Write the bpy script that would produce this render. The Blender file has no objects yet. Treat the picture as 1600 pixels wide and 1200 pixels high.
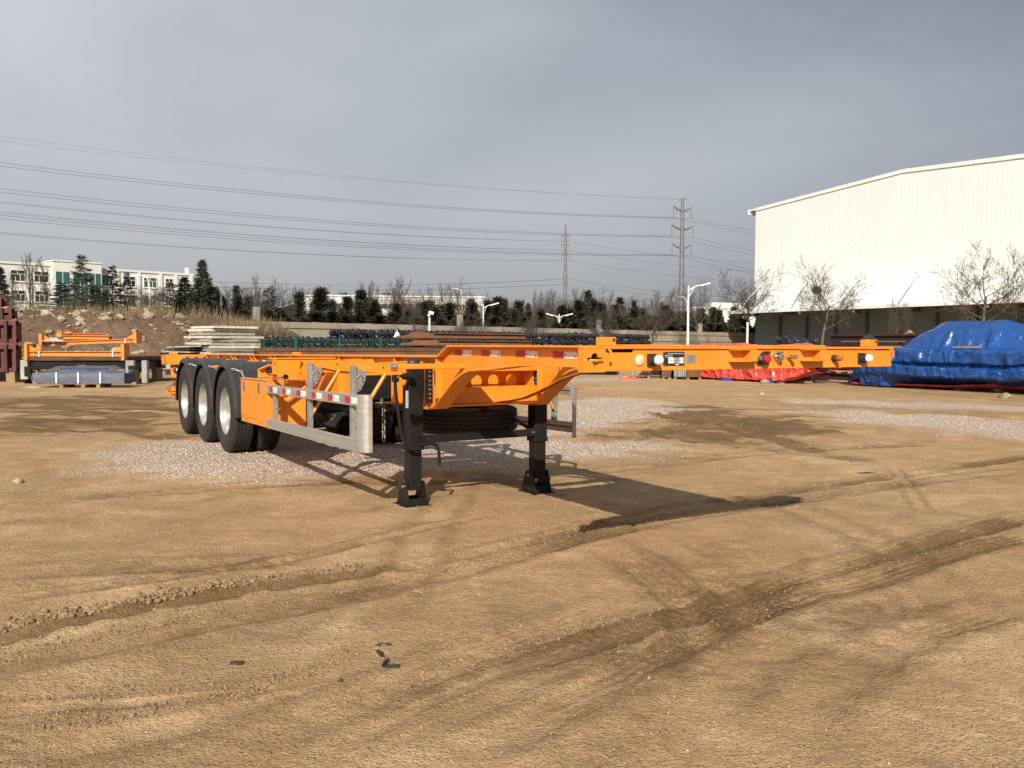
import bpy, bmesh, math, random
import numpy as np
from mathutils import Vector, Matrix, Euler, noise as mnoise
from mathutils.geometry import tessellate_polygon

R = math.radians
scene = bpy.context.scene
col = scene.collection

# ------------------------------------------------------------------ camera
cam_d = bpy.data.cameras.new("camera")
cam_d.sensor_width = 36.0
cam_d.lens = 29.33
cam_d.clip_start = 0.05
cam_d.clip_end = 4000
cam = bpy.data.objects.new("camera", cam_d)
col.objects.link(cam)
cam.matrix_world = (Matrix.Translation((0, 0, 1.3706)) @ Matrix.Rotation(R(90 - 2.764), 4, 'X')
                    @ Matrix.Rotation(R(0.237), 4, 'Z'))
scene.camera = cam

# ------------------------------------------------------------------ sky and sun
SUN_EL, SUN_AZ = 32.0, 185.0        # the sun stands behind the photographer, a little to the left
world = bpy.data.worlds.new("World")
scene.world = world
world.use_nodes = True
wt = world.node_tree
wt.nodes.clear()
w_out = wt.nodes.new("ShaderNodeOutputWorld")
w_bg = wt.nodes.new("ShaderNodeBackground")
w_bg.inputs[1].default_value = 0.10
sky = wt.nodes.new("ShaderNodeTexSky")
sky.sky_type = 'NISHITA'
sky.sun_disc = False
sky.sun_elevation = R(SUN_EL)
sky.sun_rotation = R(SUN_AZ)
sky.air_density = 1.0
sky.dust_density = 3.0
sky.ozone_density = 1.5
# thin high cloud and winter haze veiling the blue
tc = wt.nodes.new("ShaderNodeTexCoord")
sepx = wt.nodes.new("ShaderNodeSeparateXYZ")
wt.links.new(tc.outputs["Generated"], sepx.inputs[0])
mp = wt.nodes.new("ShaderNodeMapping")
mp.inputs["Rotation"].default_value = (0.25, 0.1, 0.5)
mp.inputs["Scale"].default_value = (1.0, 1.0, 2.6)
wt.links.new(tc.outputs["Generated"], mp.inputs[0])
cn = wt.nodes.new("ShaderNodeTexNoise")
cn.inputs["Scale"].default_value = 1.0
cn.inputs["Detail"].default_value = 4
cn.inputs["Roughness"].default_value = 0.52
cn.inputs["Distortion"].default_value = 0.35
wt.links.new(mp.outputs[0], cn.inputs["Vector"])


def wmath(op, a, b=None, c=None, clamp=False):
    n = wt.nodes.new("ShaderNodeMath")
    n.operation = op
    n.use_clamp = clamp
    for i, v in enumerate((a, b, c)):
        if v is None:
            continue
        if isinstance(v, (int, float)):
            n.inputs[i].default_value = v
        else:
            wt.links.new(v, n.inputs[i])
    return n.outputs[0]


# veil is thicker to the left (west) and thins out towards the right
left = wmath('MULTIPLY_ADD', sepx.outputs[0], -0.85, 0.56)
cloud = wmath('MULTIPLY_ADD', cn.outputs[0], 1.5, -0.70)
veil = wmath('ADD', left, cloud, clamp=True)
vc = wt.nodes.new("ShaderNodeMix")
vc.data_type = 'RGBA'
vc.inputs[6].default_value = (1.10, 1.42, 1.88, 1)      # clear, hazy winter blue
vc.inputs[7].default_value = (5.3, 5.35, 5.5, 1)        # thin cloud
wt.links.new(veil, vc.inputs[0])
# ground haze: a grey lavender band low over the horizon
el = wmath('ABSOLUTE', sepx.outputs[2])
hz = wmath('SUBTRACT', 1.0, wmath('MULTIPLY', el, 2.6), clamp=True)
hz2 = wmath('MULTIPLY', wmath('POWER', hz, 1.6), 0.8)
hm = wt.nodes.new("ShaderNodeMix")
hm.data_type = 'RGBA'
wt.links.new(hz2, hm.inputs[0])
wt.links.new(vc.outputs[2], hm.inputs[6])
hm.inputs[7].default_value = (2.35, 2.34, 2.56, 1)
fm = wt.nodes.new("ShaderNodeMix")
fm.data_type = 'RGBA'
fm.inputs[0].default_value = 0.88
wt.links.new(sky.outputs[0], fm.inputs[6])
wt.links.new(hm.outputs[2], fm.inputs[7])
wt.links.new(fm.outputs[2], w_bg.inputs[0])
wt.links.new(w_bg.outputs[0], w_out.inputs[0])

sun_d = bpy.data.lights.new("sun", 'SUN')
sun_d.energy = 4.9
sun_d.angle = R(0.5)
sun_d.color = (1.0, 0.91, 0.77)
sun = bpy.data.objects.new("sun", sun_d)
col.objects.link(sun)
sun_dir = Vector((math.sin(R(SUN_AZ)) * math.cos(R(SUN_EL)), math.cos(R(SUN_AZ)) * math.cos(R(SUN_EL)), math.sin(R(SUN_EL))))
sun.rotation_euler = sun_dir.to_track_quat('Z', 'Y').to_euler()
sun.location = (0, -20, 30)

scene.view_settings.view_transform = 'Standard'
scene.view_settings.look = 'None'
scene.view_settings.exposure = 0.40
scene.view_settings.gamma = 1.0
scene.view_settings.use_curve_mapping = False
scene.render.engine = 'CYCLES'
scene.cycles.max_bounces = 6
scene.cycles.use_denoising = True

# ------------------------------------------------------------------ helpers: materials


class NT:
    def __init__(self, name):
        self.m = bpy.data.materials.new(name)
        self.m.use_nodes = True
        self.t = self.m.node_tree
        self.t.nodes.clear()
        self.out = self.t.nodes.new("ShaderNodeOutputMaterial")
        self.b = self.t.nodes.new("ShaderNodeBsdfPrincipled")
        self.t.links.new(self.b.outputs[0], self.out.inputs[0])
        self.tcn = self.t.nodes.new("ShaderNodeTexCoord")

    def set(self, node, key, v):
        s = node.inputs[key]
        if isinstance(v, bpy.types.NodeSocket):
            self.t.links.new(v, s)
        else:
            if isinstance(v, tuple) and len(v) == 3 and s.type == 'RGBA':
                v = (*v, 1)
            s.default_value = v

    def p(self, **k):
        for a, v in k.items():
            self.set(self.b, a.replace("_", " "), v)

    def coord(self, scale=(1, 1, 1), kind="Object", rot=(0, 0, 0)):
        n = self.t.nodes.new("ShaderNodeMapping")
        n.inputs["Scale"].default_value = scale
        n.inputs["Rotation"].default_value = rot
        self.t.links.new(self.tcn.outputs[kind], n.inputs[0])
        return n.outputs[0]

    def noise(self, scale, detail=4, rough=0.55, vec=None, dist=0.0):
        n = self.t.nodes.new("ShaderNodeTexNoise")
        n.inputs["Scale"].default_value = scale
        n.inputs["Detail"].default_value = detail
        n.inputs["Roughness"].default_value = rough
        n.inputs["Distortion"].default_value = dist
        self.t.links.new(vec if vec is not None else self.tcn.outputs["Object"], n.inputs["Vector"])
        return n.outputs[0]

    def voro(self, scale, vec=None, feature='F1', out=0):
        n = self.t.nodes.new("ShaderNodeTexVoronoi")
        n.feature = feature
        n.inputs["Scale"].default_value = scale
        self.t.links.new(vec if vec is not None else self.tcn.outputs["Object"], n.inputs["Vector"])
        return n.outputs[out]

    def ramp(self, fac, a, b, lo=0.0, hi=1.0):
        n = self.t.nodes.new("ShaderNodeMapRange")
        n.clamp = True
        self.set(n, 0, fac)
        n.inputs[1].default_value = a
        n.inputs[2].default_value = b
        n.inputs[3].default_value = lo
        n.inputs[4].default_value = hi
        return n.outputs[0]

    def mix(self, fac, a, b, mode='MIX'):
        n = self.t.nodes.new("ShaderNodeMix")
        n.data_type = 'RGBA'
        n.blend_type = mode
        self.set(n, 0, fac)
        self.set(n, 6, a)
        self.set(n, 7, b)
        return n.outputs[2]

    def math(self, op, a, b=0.0, clamp=False):
        n = self.t.nodes.new("ShaderNodeMath")
        n.operation = op
        n.use_clamp = clamp
        self.set(n, 0, a)
        self.set(n, 1, b)
        return n.outputs[0]

    def bump(self, h, strength=0.3, dist=0.01, normal=None):
        n = self.t.nodes.new("ShaderNodeBump")
        n.inputs["Strength"].default_value = strength
        n.inputs["Distance"].default_value = dist
        self.set(n, "Height", h)
        if normal is not None:
            self.t.links.new(normal, n.inputs["Normal"])
        self.t.links.new(n.outputs[0], self.b.inputs["Normal"])
        return n.outputs[0]

    def objrand(self):
        n = self.t.nodes.new("ShaderNodeObjectInfo")
        return n.outputs["Random"]

    def attr(self, name):
        n = self.t.nodes.new("ShaderNodeAttribute")
        n.attribute_name = name
        s = self.t.nodes.new("ShaderNodeSeparateColor")
        self.t.links.new(n.outputs["Color"], s.inputs[0])
        return s.outputs


def simple(name, c, rough=0.5, metal=0.0, c2=None, scale=3.0, fine=None, bump=0.0, bscale=60.0, randv=0.0, coat=0.0, bdist=0.004, spec=None):
    k = NT(name)
    c2 = c2 or tuple(x * 0.8 for x in c)
    f = k.ramp(k.noise(scale, 6, 0.6), 0.35, 0.65)
    base = k.mix(f, c2, c)
    if fine:
        f2 = k.ramp(k.noise(fine[0], 3, 0.7), 0.45, 0.7)
        base = k.mix(k.math('MULTIPLY', f2, fine[2]), base, fine[1])
    if randv:
        rv = k.ramp(k.objrand(), 0, 1, 1 - randv, 1 + randv)
        base = k.mix(1.0, base, rv, 'MULTIPLY')
    k.p(Base_Color=base, Roughness=k.ramp(k.noise(scale * 3, 3), 0.3, 0.7, max(0.02, rough - 0.08), min(1, rough + 0.1)), Metallic=metal)
    if coat:
        k.p(Coat_Weight=coat, Coat_Roughness=0.12)
    if spec is not None:
        k.p(Specular_IOR_Level=spec)
    if bump:
        k.bump(k.noise(bscale, 4, 0.6), bump, bdist)
    return k.m


M = {}
# painted steel of the trailer: orange enamel with orange peel, faint dust and scuffs
k = NT("orange_paint")
dust = k.ramp(k.noise(2.2, 8, 0.65), 0.45, 0.75, 0, 0.5)
streak = k.ramp(k.noise(7, 6, 0.7, k.coord((1, 1, 0.12))), 0.55, 0.75, 0, 0.3)
scuff = k.ramp(k.noise(14, 6, 0.7, k.coord((1, 1, 5))), 0.66, 0.78, 0, 0.35)
base = k.mix(k.ramp(k.noise(1.1, 4), 0.3, 0.7), (0.69, 0.222, 0.015), (0.75, 0.252, 0.020))
base = k.mix(dust, base, (0.66, 0.30, 0.075))
base = k.mix(scuff, base, (0.58, 0.21, 0.04))
base = k.mix(streak, base, (0.50, 0.17, 0.03))
k.p(Base_Color=base, Roughness=k.ramp(k.noise(6, 5), 0.3, 0.7, 0.30, 0.48), Specular_IOR_Level=0.45)
k.bump(k.noise(9, 3, 0.5), 0.12, 0.004)
M['orange'] = k.m
k = NT("orange_paint_yard")
base = k.mix(k.ramp(k.noise(3, 6, 0.7), 0.4, 0.7), (0.68, 0.22, 0.03), (0.56, 0.20, 0.04))
k.p(Base_Color=base, Roughness=0.5)
M['orange2'] = k.m
M['black_paint'] = simple("black_paint", (0.011, 0.011, 0.012), 0.42, 0, (0.016, 0.015, 0.014), 5, (25, (0.04, 0.033, 0.026), 0.15), spec=0.18)
M['black_plastic'] = simple("black_plastic", (0.020, 0.020, 0.022), 0.45, 0, (0.028, 0.027, 0.026), 4, (9, (0.06, 0.05, 0.042), 0.25))
k = NT("tyre_rubber")
d1 = k.ramp(k.noise(3.5, 7, 0.7), 0.45, 0.75)
base = k.mix(d1, (0.015, 0.0145, 0.0145), (0.032, 0.028, 0.024))
base = k.mix(k.ramp(k.noise(45, 3), 0.55, 0.75, 0, 0.4), base, (0.06, 0.048, 0.037))
k.p(Base_Color=base, Roughness=0.72)
k.bump(k.noise(90, 3), 0.2, 0.002)
M['rubber'] = k.m
M['rim'] = simple("rim_silver_paint", (0.46, 0.45, 0.42), 0.34, 0.55, (0.38, 0.37, 0.345), 5, (12, (0.30, 0.26, 0.21), 0.3))
k = NT("galvanised_steel")
sp = k.voro(55, out=1)
base = k.mix(k.ramp(k.noise(7, 5), 0.3, 0.7), (0.30, 0.315, 0.32), (0.42, 0.43, 0.43))
base = k.mix(0.18, base, sp, 'SOFT_LIGHT')
k.p(Base_Color=base, Metallic=0.6, Roughness=k.ramp(k.noise(30, 4), 0.3, 0.7, 0.38, 0.58))
M['galv'] = k.m
k = NT("brushed_aluminium")
base = k.mix(k.ramp(k.noise(5, 6, 0.6, k.coord((1, 0.15, 8))), 0.35, 0.65), (0.40, 0.38, 0.36), (0.50, 0.48, 0.455))
k.p(Base_Color=base, Metallic=0.65, Roughness=k.ramp(k.noise(12, 5), 0.3, 0.7, 0.40, 0.6))
M['alu'] = k.m
M['steel'] = simple("bright_steel", (0.55, 0.54, 0.52), 0.25, 0.9, (0.45, 0.44, 0.42), 20)
M['brass'] = simple("brass", (0.55, 0.36, 0.18), 0.3, 0.9, (0.40, 0.27, 0.14), 20)
M['red_ref'] = simple("red_reflective_film", (0.50, 0.012, 0.02), 0.35, 0, (0.42, 0.012, 0.018), 30)
M['white_ref'] = simple("white_reflective_film", (0.78, 0.76, 0.72), 0.4, 0, (0.70, 0.68, 0.63), 20)
M['print_red'] = simple("red_print", (0.45, 0.02, 0.02), 0.5)
M['print_black'] = simple("black_print", (0.02, 0.02, 0.02), 0.5)
M['lens_white'] = simple("white_lamp_lens", (0.82, 0.80, 0.77), 0.18, 0, (0.74, 0.72, 0.68), 12, coat=0.5)
M['lens_cream'] = simple("cream_reflector", (0.66, 0.57, 0.42), 0.35, 0, (0.58, 0.50, 0.37), 30)
M['lens_amber'] = simple("amber_lamp_lens", (0.42, 0.07, 0.015), 0.15, 0, (0.35, 0.05, 0.012), 14, coat=0.6)
M['lens_red'] = simple("red_lid", (0.50, 0.015, 0.03), 0.3, 0, (0.45, 0.012, 0.025), 14)
M['dark_cavity'] = simple("cavity_shade_dark", (0.05, 0.032, 0.02), 0.8, 0, (0.03, 0.02, 0.015), 10)  # dark colour standing in for the shade inside holes, slots and hollows
M['sticker'] = simple("printed_sticker", (0.62, 0.64, 0.66), 0.4, 0, (0.25, 0.30, 0.38), 90)
M['hose'] = simple("orange_air_hose", (0.50, 0.16, 0.02), 0.4, 0, (0.40, 0.12, 0.02), 10)
M['rust'] = simple("rusty_plate", (0.115, 0.055, 0.028), 0.85, 0, (0.05, 0.028, 0.018), 1.6, (18, (0.20, 0.085, 0.035), 0.5), 0.4, 30, randv=0.25)
M['rust_bright'] = simple("rust_orange_edge", (0.19, 0.068, 0.026), 0.85, 0, (0.10, 0.042, 0.02), 1.4, (12, (0.27, 0.11, 0.045), 0.5), 0.4, 30, randv=0.2)
M['maroon'] = simple("maroon_primer", (0.11, 0.022, 0.02), 0.6, 0, (0.07, 0.016, 0.016), 1.5, (9, (0.16, 0.05, 0.035), 0.4), randv=0.25)
M['maroon_dark'] = simple("dark_maroon_primer", (0.045, 0.014, 0.014), 0.6, 0, (0.03, 0.012, 0.012), 1.5, (9, (0.08, 0.03, 0.022), 0.4), randv=0.25)
M['white_panel'] = simple("weathered_white_steel", (0.62, 0.60, 0.52), 0.55, 0, (0.52, 0.49, 0.42), 2.0, (5, (0.33, 0.22, 0.12), 0.55), randv=0.12)
M['grey_panel'] = simple("pale_grey_steel", (0.30, 0.31, 0.29), 0.6, 0, (0.22, 0.23, 0.21), 2.0, (5, (0.20, 0.15, 0.10), 0.5), randv=0.15)
M['grey_green'] = simple("grey_green_steel", (0.36, 0.40, 0.36), 0.55, 0, (0.27, 0.30, 0.27), 2.0, (5, (0.25, 0.18, 0.11), 0.5))
M['green_wire'] = simple("green_coated_wire", (0.012, 0.12, 0.055), 0.45, 0, (0.01, 0.09, 0.04), 4)
M['axle_black'] = simple("black_axle_paint", (0.010, 0.012, 0.017), 0.35, 0, (0.016, 0.018, 0.024), 6, (14, (0.05, 0.05, 0.06), 0.3), randv=0.3)
M['blue_paint'] = simple("blue_rack_paint", (0.012, 0.045, 0.16), 0.5, 0, (0.01, 0.03, 0.11), 3)
M['blue_goods'] = simple("dull_blue_goods", (0.022, 0.045, 0.13), 0.5, 0, (0.016, 0.03, 0.09), 3)
M['wood'] = simple("pallet_wood", (0.30, 0.20, 0.11), 0.85, 0, (0.20, 0.13, 0.07), 5, bump=0.3, bscale=25)
M['white_paint'] = simple("white_paint", (0.74, 0.74, 0.72), 0.5, 0, (0.66, 0.66, 0.63), 2)
M['pole_grey'] = simple("galvanised_pole", (0.17, 0.18, 0.19), 0.55, 0.2, (0.12, 0.13, 0.14), 0.6)
M['cable'] = simple("aluminium_conductor", (0.10, 0.10, 0.105), 0.6, 0.2)
M['insulator'] = simple("brown_insulator", (0.06, 0.05, 0.05), 0.4)
k = NT("concrete_wall")
base = k.mix(k.ramp(k.noise(0.5, 7, 0.65), 0.35, 0.7), (0.23, 0.205, 0.165), (0.33, 0.30, 0.245))
base = k.mix(k.ramp(k.noise(2.4, 6, 0.7, k.coord((1, 1, 0.22))), 0.52, 0.72, 0, 0.6), base, (0.13, 0.115, 0.09))
k.p(Base_Color=base, Roughness=0.9)
k.bump(k.noise(12, 5), 0.4, 0.02)
M['concrete'] = k.m
k = NT("white_cladding")
base = k.mix(k.ramp(k.noise(0.10, 5, 0.6), 0.3, 0.7), (0.65, 0.675, 0.67), (0.71, 0.73, 0.72))
base = k.mix(k.ramp(k.noise(0.8, 6, 0.7, k.coord((1, 1, 0.06))), 0.52, 0.8, 0, 0.30), base, (0.56, 0.56, 0.525))
k.p(Base_Color=base, Roughness=0.5)
M['cladding'] = k.m
M['grey_clad'] = simple("blue_grey_cladding", (0.115, 0.155, 0.185), 0.6, 0, (0.10, 0.135, 0.16), 0.4)
M['dark_steel'] = simple("dark_canopy_steel", (0.06, 0.062, 0.065), 0.6)
M['render_white'] = simple("white_render", (0.62, 0.625, 0.60), 0.85, 0, (0.55, 0.555, 0.53), 0.35, (1.4, (0.44, 0.43, 0.40), 0.4))
k = NT("window_glass")
k.p(Base_Color=k.mix(k.objrand(), (0.010, 0.013, 0.015), (0.035, 0.045, 0.045)), Roughness=0.08, Specular_IOR_Level=0.6)
M['glass'] = k.m
k = NT("green_tinted_glass")
k.p(Base_Color=k.mix(k.objrand(), (0.022, 0.075, 0.075), (0.04, 0.105, 0.10)), Roughness=0.08, Specular_IOR_Level=0.6)
M['teal_glass'] = k.m
M['bark'] = simple("grey_brown_bark", (0.14, 0.115, 0.088), 0.9, 0, (0.09, 0.07, 0.052), 4, bump=0.4, bscale=22, bdist=0.02, randv=0.2)
M['twig'] = simple("bare_twigs", (0.085, 0.065, 0.05), 0.9, 0, (0.052, 0.04, 0.032), 3, randv=0.3)
M['twig_grey'] = simple("grey_twigs", (0.10, 0.078, 0.062), 0.9, 0, (0.066, 0.052, 0.044), 3, randv=0.3)


def leafmat(name, c, c2, rnd):
    k = NT(name)
    base = k.mix(k.ramp(k.noise(1.6, 5), 0.35, 0.65), c, c2)
    base = k.mix(1.0, base, k.ramp(k.objrand(), 0, 1, 1 - rnd, 1 + rnd), 'MULTIPLY')
    k.p(Base_Color=base, Roughness=0.75, Specular_IOR_Level=0.25)
    return k.m


M['conifer'] = leafmat("dark_conifer_needles", (0.020, 0.026, 0.016), (0.042, 0.044, 0.028), 0.35)
M['cypress'] = leafmat("cypress_scale_leaves", (0.026, 0.029, 0.018), (0.056, 0.052, 0.034), 0.35)  # leaf colour lightened and browned in place of distance haze
M['brownfol'] = leafmat("brown_winter_leaves", (0.11, 0.07, 0.04), (0.16, 0.11, 0.065), 0.3)
M['dry_grass'] = simple("dry_straw_grass", (0.22, 0.165, 0.09), 0.9, 0, (0.13, 0.095, 0.055), 0.7, (3, (0.30, 0.24, 0.14), 0.5))
M['wrap'] = simple("crumpled_plastic", (0.42, 0.41, 0.38), 0.35, 0, (0.22, 0.21, 0.19), 9)
k = NT("trodden_pebbles")
rv = k.t.nodes.new("ShaderNodeNewGeometry").outputs["Random Per Island"]
k.p(Base_Color=k.mix(rv, (0.22, 0.15, 0.085), (0.50, 0.39, 0.27)), Roughness=0.9)
M['pebble'] = k.m
M['chain'] = simple("dull_zinc_chain", (0.30, 0.26, 0.20), 0.45, 0.6, (0.18, 0.15, 0.12), 30)
M['dead_leaf'] = simple("dead_leaves", (0.10, 0.065, 0.04), 0.9)


def tarp(name, c, c2, dirt):
    k = NT(name)
    base = k.mix(k.ramp(k.noise(0.9, 6, 0.6), 0.35, 0.65), c, c2)
    base = k.mix(k.ramp(k.noise(2.5, 7, 0.7), 0.55, 0.8, 0, 0.35), base, dirt)
    k.p(Base_Color=base, Roughness=0.26, Specular_IOR_Level=0.6)
    w = k.noise(1.2, 3, 0.5, k.coord((1, 1, 0.35)), 1.6)
    ridge = k.math('ABSOLUTE', k.math('SUBTRACT', k.noise(1.7, 2, 0.45, k.coord((1, 1, 0.45)), 0.9), 0.5))
    w2 = k.math('ABSOLUTE', k.math('SUBTRACT', k.noise(9, 3, 0.55, None, 0.8), 0.5))
    k.bump(k.math('ADD', k.math('MULTIPLY', w, 0.5), k.math('ADD', k.math('MULTIPLY', ridge, -1.3), k.math('MULTIPLY', w2, -0.22))), 0.8, 0.13)
    return k.m


M['tarp_blue'] = tarp("blue_tarpaulin", (0.005, 0.048, 0.205), (0.007, 0.066, 0.265), (0.04, 0.08, 0.17))
M['tarp_red'] = tarp("red_tarpaulin", (0.55, 0.05, 0.038), (0.66, 0.085, 0.062), (0.42, 0.11, 0.08))
k = NT("clear_wrap_film")
k.p(Base_Color=(0.34, 0.36, 0.40), Roughness=0.25, Alpha=0.26, Specular_IOR_Level=0.6)
k.bump(k.noise(6, 5, 0.6, None, 1.0), 0.8, 0.06)
M['film'] = k.m
M['strap'] = simple("white_strap", (0.70, 0.69, 0.66), 0.5)
M['rock'] = simple("pale_rock", (0.34, 0.27, 0.19), 0.9, 0, (0.22, 0.165, 0.11), 1.5, (6, (0.44, 0.38, 0.29), 0.5), 0.5, 8, randv=0.3, bdist=0.04)
k = NT("gravel_stones")
rv = k.t.nodes.new("ShaderNodeNewGeometry").outputs["Random Per Island"]
k.p(Base_Color=k.mix(rv, (0.34, 0.26, 0.205), (0.78, 0.66, 0.565)), Roughness=0.9)
M['gravel'] = k.m
k = NT("soil_clods")
rv = k.t.nodes.new("ShaderNodeNewGeometry").outputs["Random Per Island"]
k.p(Base_Color=k.mix(rv, (0.15, 0.095, 0.048), (0.30, 0.205, 0.115)), Roughness=0.95)
k.bump(k.noise(120, 4, 0.6), 0.5, 0.006)
M['clod'] = k.m

# ------------------------------------------------------------------ helpers: meshes


class MB:
    def __init__(self):
        self.v = []
        self.f = []

    def add(self, vs, fs):
        o = len(self.v)
        self.v.extend([tuple(p) for p in vs])
        self.f.extend([tuple(i + o for i in f) for f in fs])
        return self

    def bx(self, x0, x1, y0, y1, z0, z1):
        return self.add([(x0, y0, z0), (x1, y0, z0), (x1, y1, z0), (x0, y1, z0), (x0, y0, z1), (x1, y0, z1), (x1, y1, z1), (x0, y1, z1)],
                        [(0, 3, 2, 1), (4, 5, 6, 7), (0, 1, 5, 4), (1, 2, 6, 5), (2, 3, 7, 6), (3, 0, 4, 7)])

    def box(self, c, s, rot=None):
        x, y, z = [a / 2 for a in s]
        vs = [Vector(p) for p in ((-x, -y, -z), (x, -y, -z), (x, y, -z), (-x, y, -z), (-x, -y, z), (x, -y, z), (x, y, z), (-x, y, z))]
        if rot is not None:
            m = rot if isinstance(rot, Matrix) else Euler(rot).to_matrix()
            vs = [m @ p for p in vs]
        return self.add([p + Vector(c) for p in vs], [(0, 3, 2, 1), (4, 5, 6, 7), (0, 1, 5, 4), (1, 2, 6, 5), (2, 3, 7, 6), (3, 0, 4, 7)])

    def beam(self, a, b, w, h, up=(0, 0, 1)):
        a, b = Vector(a), Vector(b)
        d = (b - a)
        L = d.length
        d.normalize()
        s = d.cross(Vector(up))
        if s.length < 1e-4:
            s = Vector((1, 0, 0))
        s.normalize()
        u = s.cross(d)
        m = Matrix((s, d, u)).transposed()
        return self.box((a + b) / 2, (w, L, h), m)

    def prism(self, poly, t0, t1, ax='x', holes=()):
        """polygon in the plane across ax, extruded from t0 to t1; holes are cut through"""
        def P(p, t):
            if ax == 'x':
                return (t, p[0], p[1])
            if ax == 'y':
                return (p[0], t, p[1])
            return (p[0], p[1], t)
        loops = [list(poly)] + [list(h) for h in holes]
        flat = [p for l in loops for p in l]
        tris = tessellate_polygon([[Vector((p[0], p[1], 0)) for p in l] for l in loops])
        n = len(flat)
        vs = [P(p, t0) for p in flat] + [P(p, t1) for p in flat]
        fs = []
        for t in tris:
            fs.append(tuple(t))
            fs.append(tuple(i + n for i in reversed(t)))
        o = 0
        for l in loops:
            c = len(l)
            for i in range(c):
                j = (i + 1) % c
                fs.append((o + i, o + j, o + j + n, o + i + n))
            o += c
        return self.add(vs, fs)

    def tube(self, pts, r, n=8, cap=True):
        pts = [Vector(p) for p in pts]
        rs = r if isinstance(r, (list, tuple)) else [r] * len(pts)
        vs, fs = [], []
        prev = None
        for i, p in enumerate(pts):
            d = (pts[min(i + 1, len(pts) - 1)] - pts[max(i - 1, 0)])
            if d.length < 1e-9:
                d = Vector((0, 0, 1))
            d.normalize()
            if prev is None:
                a = d.cross(Vector((0, 0, 1)))
                if a.length < 1e-3:
                    a = d.cross(Vector((1, 0, 0)))
            else:
                a = prev - d * prev.dot(d)
                if a.length < 1e-4:
                    a = d.cross(Vector((0.3, 0.5, 1)))
            a.normalize()
            prev = a
            b = d.cross(a)
            for k_ in range(n):
                t = 2 * math.pi * k_ / n
                vs.append(p + (a * math.cos(t) + b * math.sin(t)) * rs[i])
        for i in range(len(pts) - 1):
            for k_ in range(n):
                j = (k_ + 1) % n
                fs.append((i * n + k_, i * n + j, (i + 1) * n + j, (i + 1) * n + k_))
        if cap:
            fs.append(tuple(reversed(range(n))))
            fs.append(tuple((len(pts) - 1) * n + k_ for k_ in range(n)))
        return self.add(vs, fs)

    def lathe(self, prof, c=(0, 0, 0), ax='x', n=32, wob=None, a0=0.0, a1=None):
        """prof: (radius, height along ax)"""
        vs, fs = [], []
        full = a1 is None
        m = n if full else n + 1
        for i in range(m):
            t = (2 * math.pi * i / n) if full else a0 + (a1 - a0) * i / n
            for q, (r_, h) in enumerate(prof):
                if wob:
                    h = h + wob(q, i)
                x, y = r_ * math.cos(t), r_ * math.sin(t)
                p = {'x': (h, x, y), 'y': (x, h, y), 'z': (x, y, h)}[ax]
                vs.append((p[0] + c[0], p[1] + c[1], p[2] + c[2]))
        k_ = len(prof)
        for i in range(m if full else m - 1):
            j = (i + 1) % m
            for q in range(k_ - 1):
                fs.append((i * k_ + q, j * k_ + q, j * k_ + q + 1, i * k_ + q + 1))
        return self.add(vs, fs)

    def mesh(self, name, mat, smooth=None, shear=None):
        if shear:
            self.v = [(x, y, z + shear(y)) for (x, y, z) in self.v]
        me = bpy.data.meshes.new(name)
        me.from_pydata(self.v, [], self.f)
        if mat:
            me.materials.append(M[mat] if isinstance(mat, str) else mat)
        if smooth:
            for p in me.polygons:
                p.use_smooth = True
            me.set_sharp_from_angle(angle=R(smooth))
        me.update()
        return me

    def build(self, name, mat, parent=None, smooth=None, bevel=0.0, shear=None):
        me = self.mesh(name, mat, smooth, shear)
        bm = bmesh.new()
        bm.from_mesh(me)
        if len(bm.faces) < 6000:
            bmesh.ops.recalc_face_normals(bm, faces=bm.faces)
        bm.to_mesh(me)
        bm.free()
        return link(name, me, parent, bevel)


def link(name, me, parent=None, bevel=0.0):
    o = bpy.data.objects.new(name, me)
    col.objects.link(o)
    if parent is not None:
        o.parent = parent
    if bevel:
        b = o.modifiers.new("bevel", 'BEVEL')
        b.width = bevel
        b.segments = 2
        b.limit_method = 'ANGLE'
        b.angle_limit = R(40)
    return o


def tag(o, label=None, cat=None, group=None, kind=None):
    if label:
        o["label"] = label
    if cat:
        o["category"] = cat
    if group:
        o["group"] = group
    if kind:
        o["kind"] = kind
    return o


def empty(name, loc=(0, 0, 0), rz=0.0, label=None, cat=None, group=None):
    o = bpy.data.objects.new(name, None)
    o.empty_display_size = 0.2
    col.objects.link(o)
    o.location = loc
    o.rotation_euler = (0, 0, rz)
    return tag(o, label, cat, group)


def copy_tree(o, parent=None):
    c = o.copy()
    col.objects.link(c)
    c.parent = parent
    for ch in [q for q in bpy.data.objects if q.parent == o]:
        copy_tree(ch, c)
    return c


def circ(cx, cy, r, n=20, ry=None):
    ry = ry or r
    return [(cx + r * math.cos(2 * math.pi * i / n), cy + ry * math.sin(2 * math.pi * i / n)) for i in range(n)]


ORD = ["first", "second", "third", "fourth", "fifth", "sixth", "seventh", "eighth", "ninth", "tenth", "eleventh", "twelfth",
       "thirteenth", "fourteenth", "fifteenth", "sixteenth", "seventeenth", "eighteenth", "nineteenth", "twentieth"]

# numpy value noise
_rng = np.random.RandomState(7)
_LAT = _rng.rand(512, 512)


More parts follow.
